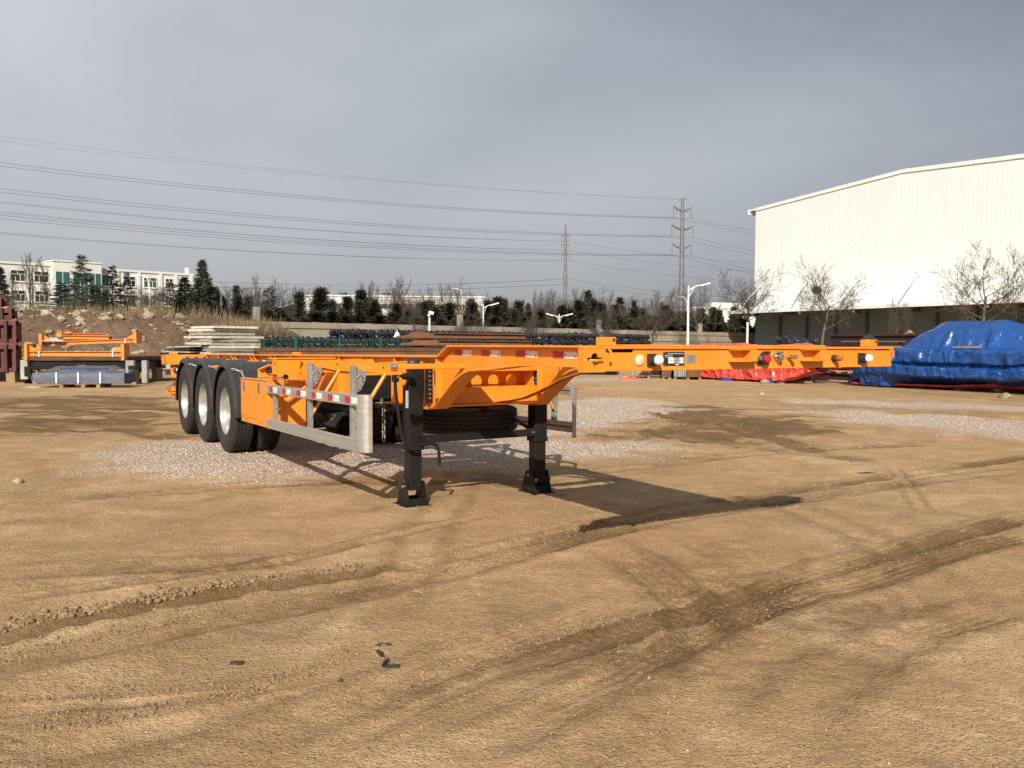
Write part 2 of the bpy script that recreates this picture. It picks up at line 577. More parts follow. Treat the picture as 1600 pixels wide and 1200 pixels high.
def vnoise(x, y, s):
    x = x * s + 137.3
    y = y * s + 71.9
    xi = np.floor(x).astype(int)
    yi = np.floor(y).astype(int)
    fx = x - xi
    fy = y - yi
    fx = fx * fx * (3 - 2 * fx)
    fy = fy * fy * (3 - 2 * fy)
    a = _LAT[xi % 512, yi % 512]
    b = _LAT[(xi + 1) % 512, yi % 512]
    c = _LAT[xi % 512, (yi + 1) % 512]
    d = _LAT[(xi + 1) % 512, (yi + 1) % 512]
    return (a * (1 - fx) + b * fx) * (1 - fy) + (c * (1 - fx) + d * fx) * fy - 0.5


def fbm(x, y, s, o=4, g=0.5):
    r = 0
    a = 1.0
    for i in range(o):
        r = r + a * vnoise(x + i * 17.1, y - i * 9.7, s * 2 ** i)
        a *= g
    return r


def sstep(a, b, x):
    t = np.clip((x - a) / (b - a), 0, 1)
    return t * t * (3 - 2 * t)

# ------------------------------------------------------------------ ground: packed sandy yard with wheel tracks
TRACKS = [  # points, half width, depth, ridge, moisture
    ([(-2.64, 3.52), (-2.47, 3.69), (-2.17, 4.0), (-1.95, 4.19), (-1.7, 4.38), (-1.36, 4.62), (-0.9, 4.85), (-0.4, 5.19), (0.09, 5.66), (0.58, 6.14), (1.33, 6.85), (2.21, 7.51), (3.15, 8.15), (4.57, 9.11), (6.97, 10.63), (8.93, 11.58)], 0.085, 0.030, 0.020, 0.62),
    ([(-2.38, 3.18), (-2.24, 3.33), (-1.96, 3.6), (-1.71, 3.78), (-1.43, 4.0), (-1.11, 4.2), (-0.7, 4.5), (-0.3, 4.86), (0.09, 5.35), (0.55, 5.82), (1.31, 6.47), (2.19, 7.06), (3.35, 7.87), (4.69, 8.67), (6.23, 9.49), (8.04, 10.42)], 0.085, 0.026, 0.014, 0.66),
    ([(-0.85, 2.59), (-0.62, 2.85), (-0.38, 3.11), (-0.1, 3.39), (0.23, 3.64), (0.62, 3.94), (0.99, 4.23), (1.34, 4.51), (1.86, 4.96), (2.51, 5.39), (3.21, 5.9), (4.59, 6.97)], 0.10, 0.022, 0.013, 0.58),
    ([(-0.35, 2.52), (-0.08, 2.78), (0.2, 3.06), (0.48, 3.36), (0.75, 3.69), (1.12, 4.08), (1.56, 4.45), (2.01, 4.7), (2.63, 5.2), (4.01, 6.08)], 0.09, 0.016, 0.010, 0.48),
    ([(-2.08, 3.03), (-1.57, 3.09), (-1.12, 3.19), (-0.83, 3.35), (-0.55, 3.56)], 0.05, 0.012, 0.008, 0.35),
    ([(-1.89, 2.75), (-1.53, 2.79), (-1.24, 2.89), (-0.92, 3.11), (-0.62, 3.35)], 0.11, 0.012, 0.009, 0.4),
    ([(-3.25, 4.75), (-2.67, 4.92), (-2.09, 5.0), (-1.51, 5.13), (-1.01, 5.43)], 0.115, 0.010, 0.006, 0.35),
    ([(-4.32, 6.66), (-3.7, 7.38), (-2.74, 7.9), (-1.52, 8.23), (0.0, 8.04)], 0.12, 0.012, 0.006, 0.4),
    ([(4.41, 9.59), (3.95, 8.25), (3.51, 7.09), (3.25, 6.44)], 0.05, 0.012, 0.010, 0.3),
    ([(2.18, 4.83), (2.14, 4.35), (2.1, 3.96), (2.07, 3.63)], 0.05, 0.010, 0.008, 0.3),
    ([(1.98, 4.7), (1.94, 4.14), (1.9, 3.74), (1.86, 3.44)], 0.05, 0.008, 0.006, 0.3),
    ([(1.75, 4.57), (1.7, 3.95), (1.68, 3.58)], 0.05, 0.006, 0.005, 0.25),
    ([(2.69, 17.47), (3.29, 15.27), (3.71, 13.76), (3.91, 11.78), (3.91, 10.12)], 0.16, 0.030, 0.02, 0.7),
    ([(1.45, 11.69), (2.71, 13.51), (4.13, 15.31), (5.56, 16.06), (7.13, 15.44)], 0.16, 0.025, 0.02, 0.7),
    ([(1.02, 13.25), (1.99, 12.9), (2.9, 11.75), (3.56, 10.71), (4.59, 9.59)], 0.13, 0.022, 0.012, 0.5),
    ([(0.55, 8.77), (1.45, 9.35), (2.61, 10.25), (4.27, 11.07), (6.32, 11.71)], 0.10, 0.014, 0.008, 0.35),
    ([(0.78, 2.6), (1.07, 3.02), (1.43, 3.44), (1.96, 3.91), (2.86, 4.47)], 0.11, 0.010, 0.007, 0.3),
    ([(-0.47, 7.61), (-0.63, 6.03), (-0.63, 5.15), (-0.67, 4.37), (-0.81, 3.71)], 0.115, 0.008, 0.004, 0.2),
    ([(0.58, 5.67), (0.81, 4.95), (0.93, 4.23), (0.93, 3.58), (0.83, 3.01)], 0.115, 0.010, 0.006, 0.3),
    ([(0.91, 5.86), (1.11, 5.1), (1.2, 4.39), (1.17, 3.73), (1.03, 3.12)], 0.115, 0.008, 0.005, 0.25),
    ([(-2.83, 4.23), (-2.38, 4.52), (-1.88, 4.84), (-1.31, 5.29), (-0.74, 6.03), (0.0, 6.74)], 0.06, 0.008, 0.005, 0.3),
    ([(-1.11, 2.59), (-0.89, 2.85), (-0.58, 3.14), (-0.27, 3.49), (0.19, 3.93), (0.74, 4.5)], 0.11, 0.010, 0.007, 0.35),
    ([(2.05, 8.02), (2.35, 7.06), (2.51, 6.09), (2.5, 5.19), (2.35, 4.3)], 0.115, 0.009, 0.006, 0.3),
    ([(-11.08, 16.75), (-8.91, 16.08), (-7.13, 15.45), (-6.53, 16.99)], 0.22, 0.03, 0.02, 0.6),
    ([(-8.77, 13.25), (-7.72, 13.93), (-6.17, 13.36), (-4.57, 11.63)], 0.22, 0.03, 0.02, 0.6),
]
GRAVEL = [
    [(-5.15, 10.43), (-5.29, 11.46), (-4.63, 12.03), (-3.82, 13.05), (-1.7, 13.86), (0.9, 11.67), (2.17, 11.72), (2.67, 11.15), (2.14, 10.67), (0.76, 9.85), (-0.69, 8.96), (-1.6, 8.63), (-2.36, 8.28), (-3.5, 8.25), (-4.34, 8.86)],
    [(0.58, 18.83), (2.33, 21.68), (3.63, 20.52), (3.57, 17.52), (2.82, 15.25), (1.73, 14.0), (0.58, 12.48)],
    [(5.89, 16.82), (7.22, 17.71), (8.24, 16.48), (9.18, 14.9), (9.38, 12.82), (7.71, 11.76), (6.75, 13.47), (5.93, 14.52)],
    [(6.85, 21.2), (9.42, 20.41), (11.74, 17.95), (10.96, 16.76), (8.63, 18.7), (6.55, 19.8)],
    [(1.28, 33.27), (5.37, 34.98), (4.72, 30.76), (1.13, 29.43)],
]
MOIST = [
    [(-13.04, 20.19), (-11.2, 22.43), (-8.35, 20.49), (-5.65, 14.25), (-6.1, 12.77), (-6.68, 11.72), (-7.76, 12.0)],
    [(2.49, 17.46), (3.8, 19.01), (5.15, 17.6), (5.44, 15.37), (5.48, 13.42), (4.09, 11.79), (2.95, 11.59), (2.34, 12.12), (1.49, 12.09), (2.27, 14.03)],
    [(-1.1, 8.95), (0.0, 8.98), (1.06, 8.57), (0.58, 7.47), (-0.24, 7.78)],
    [(0.67, 4.28), (1.21, 4.69), (1.93, 4.97), (2.23, 4.2), (1.69, 3.38), (1.11, 3.13), (0.66, 3.36)],
    [(-0.38, 3.06), (0.29, 3.64), (0.79, 3.9), (0.24, 3.06), (-0.21, 2.76)],
]
MOIST_W = [0.92, 0.92, 0.5, 0.45, 0.5]


def polyline(x, y, pts):
    best = np.full(x.shape, 1e9)
    sd = np.zeros(x.shape)
    al = np.zeros(x.shape)
    acc = 0.0
    for (ax, ay), (bx_, by) in zip(pts[:-1], pts[1:]):
        dx, dy = bx_ - ax, by - ay
        L = math.hypot(dx, dy)
        t = np.clip(((x - ax) * dx + (y - ay) * dy) / (L * L), 0, 1)
        ex, ey = x - (ax + t * dx), y - (ay + t * dy)
        d = np.hypot(ex, ey)
        m = d < best
        best = np.where(m, d, best)
        sd = np.where(m, np.where(dx * ey - dy * ex > 0, d, -d), sd)
        al = np.where(m, acc + t * L, al)
        acc += L
    return best, sd, al, acc


def polygon_sd(x, y, pts):
    best = np.full(x.shape, 1e9)
    ins = np.zeros(x.shape, bool)
    n = len(pts)
    for i in range(n):
        ax, ay = pts[i]
        bx_, by = pts[(i + 1) % n]
        dx, dy = bx_ - ax, by - ay
        t = np.clip(((x - ax) * dx + (y - ay) * dy) / (dx * dx + dy * dy + 1e-12), 0, 1)
        best = np.minimum(best, np.hypot(x - ax - t * dx, y - ay - t * dy))
        c = ((ay > y) != (by > y)) & (x < (bx_ - ax) * (y - ay) / (by - ay + 1e-12) + ax)
        ins ^= c
    return np.where(ins, best, -best)


def ground(x, y):
    """height, moisture, gravel and roughness of the yard at world points"""
    x = np.asarray(x, float)
    y = np.asarray(y, float)
    near = sstep(34, 12, y) * sstep(26, 14, np.abs(x))
    z = 0.035 * fbm(x, y, 0.22, 3) * near + 0.016 * fbm(x + 5, y, 1.3, 3) * near
    z += 0.011 * fbm(x, y, 8.0, 3, 0.6) * near
    moist = np.zeros(x.shape)
    rough = 0.25 + 0.9 * np.clip(fbm(x, y - 3, 0.9, 3) + 0.1, 0, 1)
    for pts, w, dep, rid, mo in TRACKS:
        xs = [p[0] for p in pts]
        ys = [p[1] for p in pts]
        sel = np.where((x > min(xs) - 1) & (x < max(xs) + 1) & (y > min(ys) - 1) & (y < max(ys) + 1))
        if len(sel[0]) == 0:
            continue
        X, Y = x[sel], y[sel]
        jit = 0.05 * vnoise(X, Y, 1.1) + 0.03 * vnoise(X, Y, 5.0)
        d, sd, al, L = polyline(X, Y, pts)
        sd = sd + jit
        d = np.abs(sd) + np.maximum(d - np.abs(sd - jit), 0)
        fade = sstep(0, 0.7, al) * sstep(L, L - 0.9, al)
        calm = 1 - 0.75 * np.exp(-((X - 1.5) / 1.4) ** 2 - ((Y - 6.6) / 1.0) ** 2)
        brk = np.clip(0.85 + 1.4 * vnoise(X, Y, 0.8), 0.1, 1.2) * fade * calm
        core = np.exp(-(d / w) ** 4)
        lip = np.exp(-((d - 1.45 * w) / (0.45 * w)) ** 2)
        lump = np.clip(0.35 + 2.4 * fbm(X, Y, 11.0, 2), 0, 2.2)
        tread = 0.40 * max(dep, 0.012) * np.sin(al / 0.085 * 2 * math.pi + 5 * np.abs(sd) / w) * core * np.clip(0.5 + 2 * vnoise(X, Y, 1.4), 0, 1)
        ridk = 0.3 + 0.7 * sstep(4.2, 2.2, al)
        rib = np.cos(2 * math.pi * sd / 0.052) * np.exp(-(d / (1.25 * w)) ** 6) * np.clip(0.45 + 1.8 * vnoise(X + 7, Y, 0.9), 0, 1)
        z[sel] += brk * (0.0045 * rib) + brk * (-dep * (0.55 + 0.45 * ridk) * core + rid * ridk * lip * lump + tread)
        moist[sel] = np.maximum(moist[sel], min(1.0, mo * 1.75) * (0.82 + 0.28 * rib) * np.clip(brk + 0.15 * fade * calm, 0, 1) * np.clip(np.exp(-(d / (1.35 * w)) ** 6) * (0.95 + 0.7 * vnoise(X, Y, 3.1)), 0, 1))
        rough[sel] = rough[sel] * (1 - 0.8 * core * fade) + 0.9 * lip * fade
    grav = np.zeros(x.shape)
    for pts in GRAVEL:
        s = polygon_sd(x, y, pts)
        wd = 0.35 + 0.012 * np.maximum(y, 0)
        g = sstep(-wd, wd, s + 0.9 * wd * 2 * fbm(x, y, 1.6, 3) - 0.1)
        grav = np.maximum(grav, g)
    for pts, wgt in zip(MOIST, MOIST_W):
        s = polygon_sd(x, y, pts)
        wd = 0.3 + 0.02 * np.maximum(y, 0)
        g = sstep(-wd, wd, s + 2.6 * wd * fbm(x, y, 0.9, 5, 0.65) - 0.2 * wd)
        z += near * g * (0.06 if wgt > 0.9 else 0.012) * fbm(x, y, 2.6, 3, 0.6)
        moist = np.maximum(moist, wgt * g * np.clip(0.88 + 1.4 * fbm(x * 0.45 + y * 0.15, y * 1.5, 1.7, 4, 0.6), 0.1, 1))
    far_m = np.clip(1.3 * fbm(x + 40, y, 0.12, 3) + 0.05, 0, 0.35)
    moist = np.maximum(moist, far_m)
    z += grav * 0.012 * near
    return z, np.clip(moist, 0, 1), grav, np.clip(rough, 0, 1)


def axis_lines(segs):
    out = [segs[0][0]]
    for a, b, s0, s1 in segs:
        q = a
        while q < b - 1e-6:
            t = (q - a) / (b - a)
            q = min(b, q + s0 + (s1 - s0) * t)
            out.append(q)
    return np.array(out)


gx = axis_lines([(-900, -60, 120, 20), (-60, -12, 8, 0.5), (-12, -5, 0.30, 0.045), (-5, 6, 0.022, 0.022), (6, 14, 0.045, 0.30), (14, 60, 0.5, 8), (60, 900, 20, 120)])
gy = axis_lines([(-200, -4, 60, 4), (-4, 2.2, 1.0, 0.06), (2.2, 5, 0.013, 0.018), (5, 12, 0.018, 0.05), (12, 34, 0.06, 0.25), (34, 120, 0.6, 8), (120, 1500, 15, 200)])
GX, GY = np.meshgrid(gx, gy)
gz, gm, gg, gr = ground(GX.ravel(), GY.ravel())
nx, ny = len(gx), len(gy)
gv = np.stack([GX.ravel(), GY.ravel(), gz], 1)
ii = np.arange((ny - 1) * (nx - 1))
r0 = (ii // (nx - 1)) * nx + ii % (nx - 1)
quads = np.stack([r0, r0 + 1, r0 + nx + 1, r0 + nx], 1)
me = bpy.data.meshes.new("ground")
me.vertices.add(len(gv))
me.vertices.foreach_set("co", gv.ravel().astype(np.float32))
me.loops.add(quads.size)
me.loops.foreach_set("vertex_index", quads.ravel().astype(np.int32))
me.polygons.add(len(quads))
me.polygons.foreach_set("loop_start", np.arange(0, quads.size, 4, dtype=np.int32))
me.polygons.foreach_set("loop_total", np.full(len(quads), 4, dtype=np.int32))
me.polygons.foreach_set("use_smooth", np.ones(len(quads), bool))
me.update()
ca = me.color_attributes.new("soil", 'FLOAT_COLOR', 'POINT')
ca.data.foreach_set("color", np.stack([gm, gg, gr, np.ones_like(gm)], 1).ravel().astype(np.float32))

k = NT("sandy_soil")
at = k.attr("soil")
big = k.ramp(k.noise(0.35, 6, 0.6), 0.35, 0.68)
mid = k.ramp(k.noise(2.3, 8, 0.68, None, 0.6), 0.36, 0.66)
fine = k.noise(38, 5, 0.75)
grit = k.noise(170, 3, 0.8)
base = k.mix(big, (0.46, 0.288, 0.138), (0.57, 0.385, 0.205))
base = k.mix(k.math('MULTIPLY', mid, 0.7), base, (0.30, 0.185, 0.088))
pale = k.ramp(k.noise(0.8, 7, 0.66, None, 0.8), 0.50, 0.68, 0, 0.6)
base = k.mix(pale, base, (0.68, 0.49, 0.29))
dk = k.ramp(k.noise(1.35, 8, 0.7, k.coord((1, 1, 1), rot=(0, 0, 0.6)), 0.5), 0.54, 0.70, 0, 0.7)
base = k.mix(dk, base, (0.225, 0.14, 0.068))
base = k.mix(k.ramp(fine, 0.52, 0.68, 0, 0.6), base, (0.21, 0.135, 0.068))
base = k.mix(k.ramp(grit, 0.57, 0.70, 0, 0.8), base, (0.66, 0.53, 0.36))
base = k.mix(k.ramp(k.noise(95, 2, 0.6), 0.60, 0.70, 0, 0.6), base, (0.15, 0.095, 0.05))
peb = k.voro(62, out=0)
pebc = k.voro(62, out=1)
pm = k.math('MULTIPLY', k.ramp(peb, 0.22, 0.30, 1, 0), k.ramp(k.noise(4.5, 4), 0.5, 0.62))
base = k.mix(k.math('MULTIPLY', pm, 0.55), base, k.mix(0.5, (0.46, 0.36, 0.24), k.ramp(pebc, 0.0, 1.0), 'SOFT_LIGHT'))
base = k.mix(k.ramp(k.noise(58, 3, 0.65), 0.56, 0.68, 0, 0.55), base, (0.20, 0.125, 0.062))
base = k.mix(k.ramp(k.noise(47, 3, 0.7), 0.58, 0.70, 0, 0.5), base, (0.68, 0.52, 0.34))
# damp, rolled soil in the wheel tracks
damp = k.mix(mid, (0.135, 0.080, 0.037), (0.22, 0.136, 0.066))
damp = k.mix(k.ramp(grit, 0.62, 0.78, 0, 0.4), damp, (0.42, 0.31, 0.18))
dm = k.math('ADD', at[0], k.math('MULTIPLY', k.math('SUBTRACT', k.noise(7, 6, 0.72, None, 0.4), 0.5), 0.95))
dm = k.math('ADD', k.math('MULTIPLY', k.ramp(dm, 0.25, 0.62), 0.72), k.math('MULTIPLY', at[0], 0.28), True)
base = k.mix(k.math('MULTIPLY', dm, k.ramp(at[0], 0.0, 0.12)), base, damp)
# crushed stone spread over the soil
st = k.voro(34, out=1)
sd_ = k.voro(34, out=0)
stone = k.mix(k.ramp(k.noise(70, 2), 0.3, 0.7), (0.52, 0.41, 0.335), (0.78, 0.655, 0.56))
stone = k.mix(0.55, stone, k.ramp(st, 0.0, 1.0), 'SOFT_LIGHT')
stone = k.mix(k.ramp(sd_, 0.45, 0.75, 0, 0.75), stone, (0.17, 0.115, 0.075))
gmask = k.math('MULTIPLY', at[1], k.ramp(k.math('ADD', k.noise(16, 4, 0.7), k.math('MULTIPLY', at[1], 0.30)), 0.42, 0.58), True)
base = k.mix(gmask, base, stone)
k.p(Base_Color=base, Roughness=0.95, Specular_IOR_Level=0.2)
speck = k.noise(58, 3, 0.65)
h1 = k.math('MULTIPLY', k.math('ADD', k.noise(24, 6, 0.70), k.math('MULTIPLY', speck, 0.7)), k.math('ADD', k.math('MULTIPLY', at[2], 1.1), 0.45))
h2 = k.math('MULTIPLY', k.ramp(peb, 0.0, 0.4, 1, 0), 0.25)
h3 = k.math('MULTIPLY', k.math('MULTIPLY', k.ramp(sd_, 0.0, 0.7, 1, 0), at[1]), 0.9)
h4 = k.math('MULTIPLY', grit, 0.16)
k.bump(k.math('ADD', k.math('ADD', h1, h2), k.math('ADD', h3, h4)), 0.95, 0.036)
me.materials.append(k.m)
g_obj = link("ground", me)
tag(g_obj, "sandy brown yard ground with wheel tracks and damp patches", kind="structure")


def scatter(name, mat, xs, ys, size, label, lift=0.25, faces=8):
    """many little stones as one mesh: skewed octahedra resting in the soil"""
    n = len(xs)
    rs = np.random.RandomState(len(name) + n)
    z = ground(xs, ys)[0]
    o = np.array([[1, 0, 0], [-1, 0, 0], [0, 1, 0], [0, -1, 0], [0, 0, 1], [0, 0, -1]], float)
    if faces == 8:
        F_ = np.array([[0, 2, 4], [2, 1, 4], [1, 3, 4], [3, 0, 4], [2, 0, 5], [1, 2, 5], [3, 1, 5], [0, 3, 5]])
        base_ = o
    else:
        bm_ = bmesh.new()
        bmesh.ops.create_icosphere(bm_, subdivisions=2, radius=1)
        bm_.verts.ensure_lookup_table()
        base_ = np.array([v.co[:] for v in bm_.verts])
        F_ = np.array([[v.index for v in f.verts] for f in bm_.faces])
        bm_.free()
    nb = len(base_)
    jit = 1 + (0.55 if faces == 8 else 0.75) * (rs.rand(n, nb, 1) - 0.5)
    V_ = base_[None] * jit
    sc = size[:, None] * (0.65 + 0.7 * rs.rand(n, 3)) * np.array([1, 1, 0.75])
    V_ = V_ * sc[:, None, :]
    a = rs.rand(n) * 2 * math.pi
    c, s = np.cos(a)[:, None], np.sin(a)[:, None]
    V_ = np.stack([V_[..., 0] * c - V_[..., 1] * s, V_[..., 0] * s + V_[..., 1] * c, V_[..., 2]], -1)
    V_ += np.stack([xs, ys, z + size * lift], 1)[:, None, :]
    Fc = (F_[None] + (np.arange(n) * nb)[:, None, None]).reshape(-1, 3)
    m = bpy.data.meshes.new(name)
    m.vertices.add(n * nb)
    m.vertices.foreach_set("co", V_.reshape(-1).astype(np.float32))
    m.loops.add(Fc.size)
    m.loops.foreach_set("vertex_index", Fc.ravel().astype(np.int32))
    m.polygons.add(len(Fc))
    m.polygons.foreach_set("loop_start", np.arange(0, Fc.size, 3, dtype=np.int32))
    m.polygons.foreach_set("loop_total", np.full(len(Fc), 3, dtype=np.int32))
    m.update()
    m.materials.append(M[mat])
    return tag(link(name, m), label, kind="stuff")


rs = np.random.RandomState(3)
# crushed stone on the gravel patches
X_, Y_ = rs.uniform(-7, 9, 90000), rs.uniform(7.5, 24, 90000)
gk = ground(X_, Y_)[2]
sel = rs.rand(len(X_)) < gk * 0.95
X_, Y_ = X_[sel], Y_[sel]
tag(scatter("gravel", "gravel", X_, Y_, 0.003 + 0.008 * rs.rand(len(X_)) ** 2, "pale pinkish crushed stone spread round the trailer wheels", 0.4), cat="gravel")
# grit and crumbs on the near ground
X_, Y_ = rs.uniform(-5.5, 7, 90000), 2.2 + 9.5 * rs.rand(90000) ** 1.5
rk = ground(X_, Y_)[3]
sel = rs.rand(len(X_)) < 0.12 + 0.5 * rk * (fbm(X_, Y_, 0.5, 2) > -0.1)
X_, Y_ = X_[sel], Y_[sel]
tag(scatter("soil_crumbs", "clod", X_, Y_, 0.0018 + 0.0048 * rs.rand(len(X_)) ** 3.0, "small soil crumbs and grit lying over the near ground", 0.35), cat="soil")
# pale little pebbles trodden into the near ground
X_, Y_ = rs.uniform(-5, 6, 60000), 2.2 + 8.0 * rs.rand(60000) ** 1.4
sel = rs.rand(len(X_)) < np.clip(0.06 + 0.9 * fbm(X_ + 2, Y_, 0.45, 3), 0.03, 0.6)
X_, Y_ = X_[sel], Y_[sel]
tag(scatter("pebbles", "pebble", X_, Y_, 0.0016 + 0.0046 * rs.rand(len(X_)) ** 3.0, "pale pebbles trodden into the near ground", 0.2), cat="pebbles")
# clods thrown up along the ridge of the nearest rut
px_, py_, sz_ = [], [], []
for tr, side, n, lo, hi, smax in ((0, 1, 1500, 0.2, 2.3, 0.016), (0, 1, 700, 0.3, 7.0, 0.008), (1, 1, 800, 0.3, 5.2, 0.009), (2, 1, 450, 0.5, 2.3, 0.009), (2, -1, 400, 1.6, 5.0, 0.007), (3, 1, 350, 1.2, 5.0, 0.007), (12, 1, 250, 0.3, 4.5, 0.014), (13, 1, 250, 0.3, 4.5, 0.014), (4, 1, 200, 0.2, 2.0, 0.008), (5, 1, 300, 0.2, 2.0, 0.009)):
    pts, w = TRACKS[tr][0], TRACKS[tr][1]
    cum = [0]
    for a, b in zip(pts[:-1], pts[1:]):
        cum.append(cum[-1] + math.hypot(b[0] - a[0], b[1] - a[1]))
    for _ in range(n):
        s = rs.uniform(lo, min(hi, cum[-1]))
        i = max(j for j in range(len(pts) - 1) if cum[j] <= s)
        t = (s - cum[i]) / (cum[i + 1] - cum[i])
        ax, ay = pts[i]
        bx_, by = pts[i + 1]
        L = cum[i + 1] - cum[i]
        off = side * (w * 1.1 + abs(rs.normal(0, 0.075)))
        px_.append(ax + t * (bx_ - ax) - (by - ay) / L * off)
        py_.append(ay + t * (by - ay) + (bx_ - ax) / L * off)
        sz_.append(0.0025 + (smax - 0.0025) * rs.rand() ** 3.2)
tag(scatter("soil_clods", "clod", np.array(px_), np.array(py_), np.array(sz_), "crumbled soil clods along the ridges of the wheel ruts", 0.3, 80), cat="soil")
# a few single stones lying on the yard
for i, (x, y, s, lab) in enumerate([(*(12.93, 21.84), 0.16, "grey stone lying in front of the blue tarpaulin at the right edge"),
                                    (*(-4.85, 8.14), 0.05, "small pale stone on the left edge of the yard"),
                                    (*(6.84, 22.8), 0.08, "small white stone in front of the red tarpaulin"),
                                    (*(9.62, 29.69), 0.14, "flat pale stone holding down the red tarpaulin, left one"),
                                    (*(8.99, 29.64), 0.16, "pale stone holding down the red tarpaulin, right one")]):
    bm_ = bmesh.new()
    bmesh.ops.create_icosphere(bm_, subdivisions=2, radius=s)
    for v in bm_.verts:
        v.co *= 1 + 0.5 * mnoise.noise(v.co * (2.2 / s) + Vector((i * 5, 0, 0)))
        v.co.z *= 0.6
    m = bpy.data.meshes.new("stone")
    bm_.to_mesh(m)
    bm_.free()
    m.materials.append(M['rock'])
    o = link("stone", m)
    o.location = (x, y, float(ground(np.array([x]), np.array([y]))[0][0]) + s * 0.3)
    tag(o, lab, "stone", "loose stones on the yard")

# ------------------------------------------------------------------ the container trailer
# local axes: x across (0 = side guard side nearest the viewer, 2.44 = far side), y back from the front beam, z up
TR = empty("container_trailer", (0.337, 4.024, 0), R(31.724),
           "orange three-axle skeletal container trailer standing on two black landing legs", "trailer", None)


def sh(y):
    return -0.0115 * (y - 2.8) if y > 2.8 else 0.0


def part(mb, name, mat, parent=None, smooth=None, bevel=0.0, shear=True, label=None):
    o = mb.build(name, mat, parent or TR, smooth, bevel, sh if shear else None)
    if label:
        o["label"] = label
    return o


def sticker(v, u0, u1, z0, z1, parent, axis='x', face=-1):
    """red and white conspicuity marking lying on a plate"""
    t = 0.0025
    um = u0 + (u1 - u0) * 0.47
    a = MB().bx(v - t if face < 0 else v, v if face < 0 else v + t, min(u0, um), max(u0, um), z0, z1)
    o = part(a, "reflective_strip", 'red_ref', parent)
    b = MB().bx(v - t if face < 0 else v, v if face < 0 else v + t, min(um, u1), max(um, u1), z0, z1)
    w = part(b, "white_half", 'white_ref', o)
    L = u1 - u0
    zc = (z0 + z1) / 2
    h = z1 - z0
    c = MB().bx(v - t - 0.0008, v - t + 0.0002, *sorted((um + L * 0.035, um + L * 0.085)), zc - h * 0.12, zc + h * 0.18)
    part(c, "printed_mark", 'print_red', o)
    c = MB().bx(v - t - 0.0008, v - t + 0.0002, *sorted((u1 - L * 0.10, u1 - L * 0.065)), z0 + h * 0.10, z0 + h * 0.42)
    part(c, "printed_mark", 'print_black', o)


# --- two frame rails with the raised gooseneck in front
top = [(0.12, 1.352), (2.68, 1.345), (2.86, 1.258), (5.3, 1.258), (8.0, 1.258), (11.72, 1.258)]
bot = [(11.72, 0.99), (7.0, 0.93), (6.3, 0.845), (5.3, 0.838), (3.9, 0.838), (3.0, 0.838), (2.93, 0.845), (2.773, 0.950), (2.573, 1.082), (2.498, 1.118), (2.425, 1.148), (2.323, 1.173),
       (2.012, 1.194), (1.80, 1.215), (1.62, 1.230), (1.44, 1.237), (0.12, 1.246)]
oval = [(3.017 + 0.045 * math.cos(t) * 1.0, 1.072 + (0.045 * math.sin(t) + (0.03 if math.sin(t) > 0 else -0.03))) for t in [2 * math.pi * i / 20 for i in range(20)]]
for v0, sgn in ((0.72, 1), (1.72, -1)):
    m = MB()
    m.prism(top + bot, v0 - 0.006, v0 + 0.006, 'x', [oval])

    def flange(path, t, w0, w1):
        n = len(path)
        vs = []
        for i, (y, z) in enumerate(path):
            a = Vector(path[max(i - 1, 0)])
            b = Vector(path[min(i + 1, n - 1)])
            d = (b - a).normalized()
            nn = Vector((-d.y, d.x)) * t
            vs += [(w0, y, z), (w1, y, z), (w1, y + nn.x, z + nn.y), (w0, y + nn.x, z + nn.y)]
        fs = [(0, 1, 2, 3), tuple((n - 1) * 4 + q for q in (3, 2, 1, 0))]
        for i in range(n - 1):
            for q in range(4):
                fs.append((i * 4 + q, i * 4 + (q + 1) % 4, (i + 1) * 4 + (q + 1) % 4, (i + 1) * 4 + q))
        m.add(vs, fs)
    flange(top, 0.012, v0 - 0.07, v0 + 0.07)
    flange(bot, 0.014, v0 - 0.072, v0 + 0.072)
    rail = part(m, "frame_rail", 'orange', smooth=25)
    # web stiffeners
    for y in (2.9, 3.75, 5.2, 6.9):
        s = MB()
        for side in (-1, 1):
            s.bx(*sorted((v0 + side * 0.007, v0 + side * 0.06)), y - 0.005, y + 0.005, 0.856, 1.256)
        part(s, "stiffener", 'orange', rail)
    for y in (7.55, 7.75, 8.6, 8.8, 9.7, 9.9, 10.8):
        s = MB().prism([(v0 - 0.07, 1.256), (v0 - 0.007, 1.256), (v0 - 0.007, 1.11)] if sgn > 0 else [(v0 + 0.07, 1.256), (v0 + 0.007, 1.256), (v0 + 0.007, 1.11)], y - 0.005, y + 0.005, 'y')
        part(s, "gusset", 'orange', rail)
    if v0 < 1:
        for (a, b) in ((2.663, 2.389), (2.235, 1.957), (1.745, 1.469), (1.279, 1.015)):
            sticker(v0 - 0.0062, a, b, 1.278, 1.322, rail)
        for a in (7.35, 8.2, 9.2, 10.3):
            sticker(v0 - 0.0062, a + 0.28, a, 1.16, 1.205, rail)

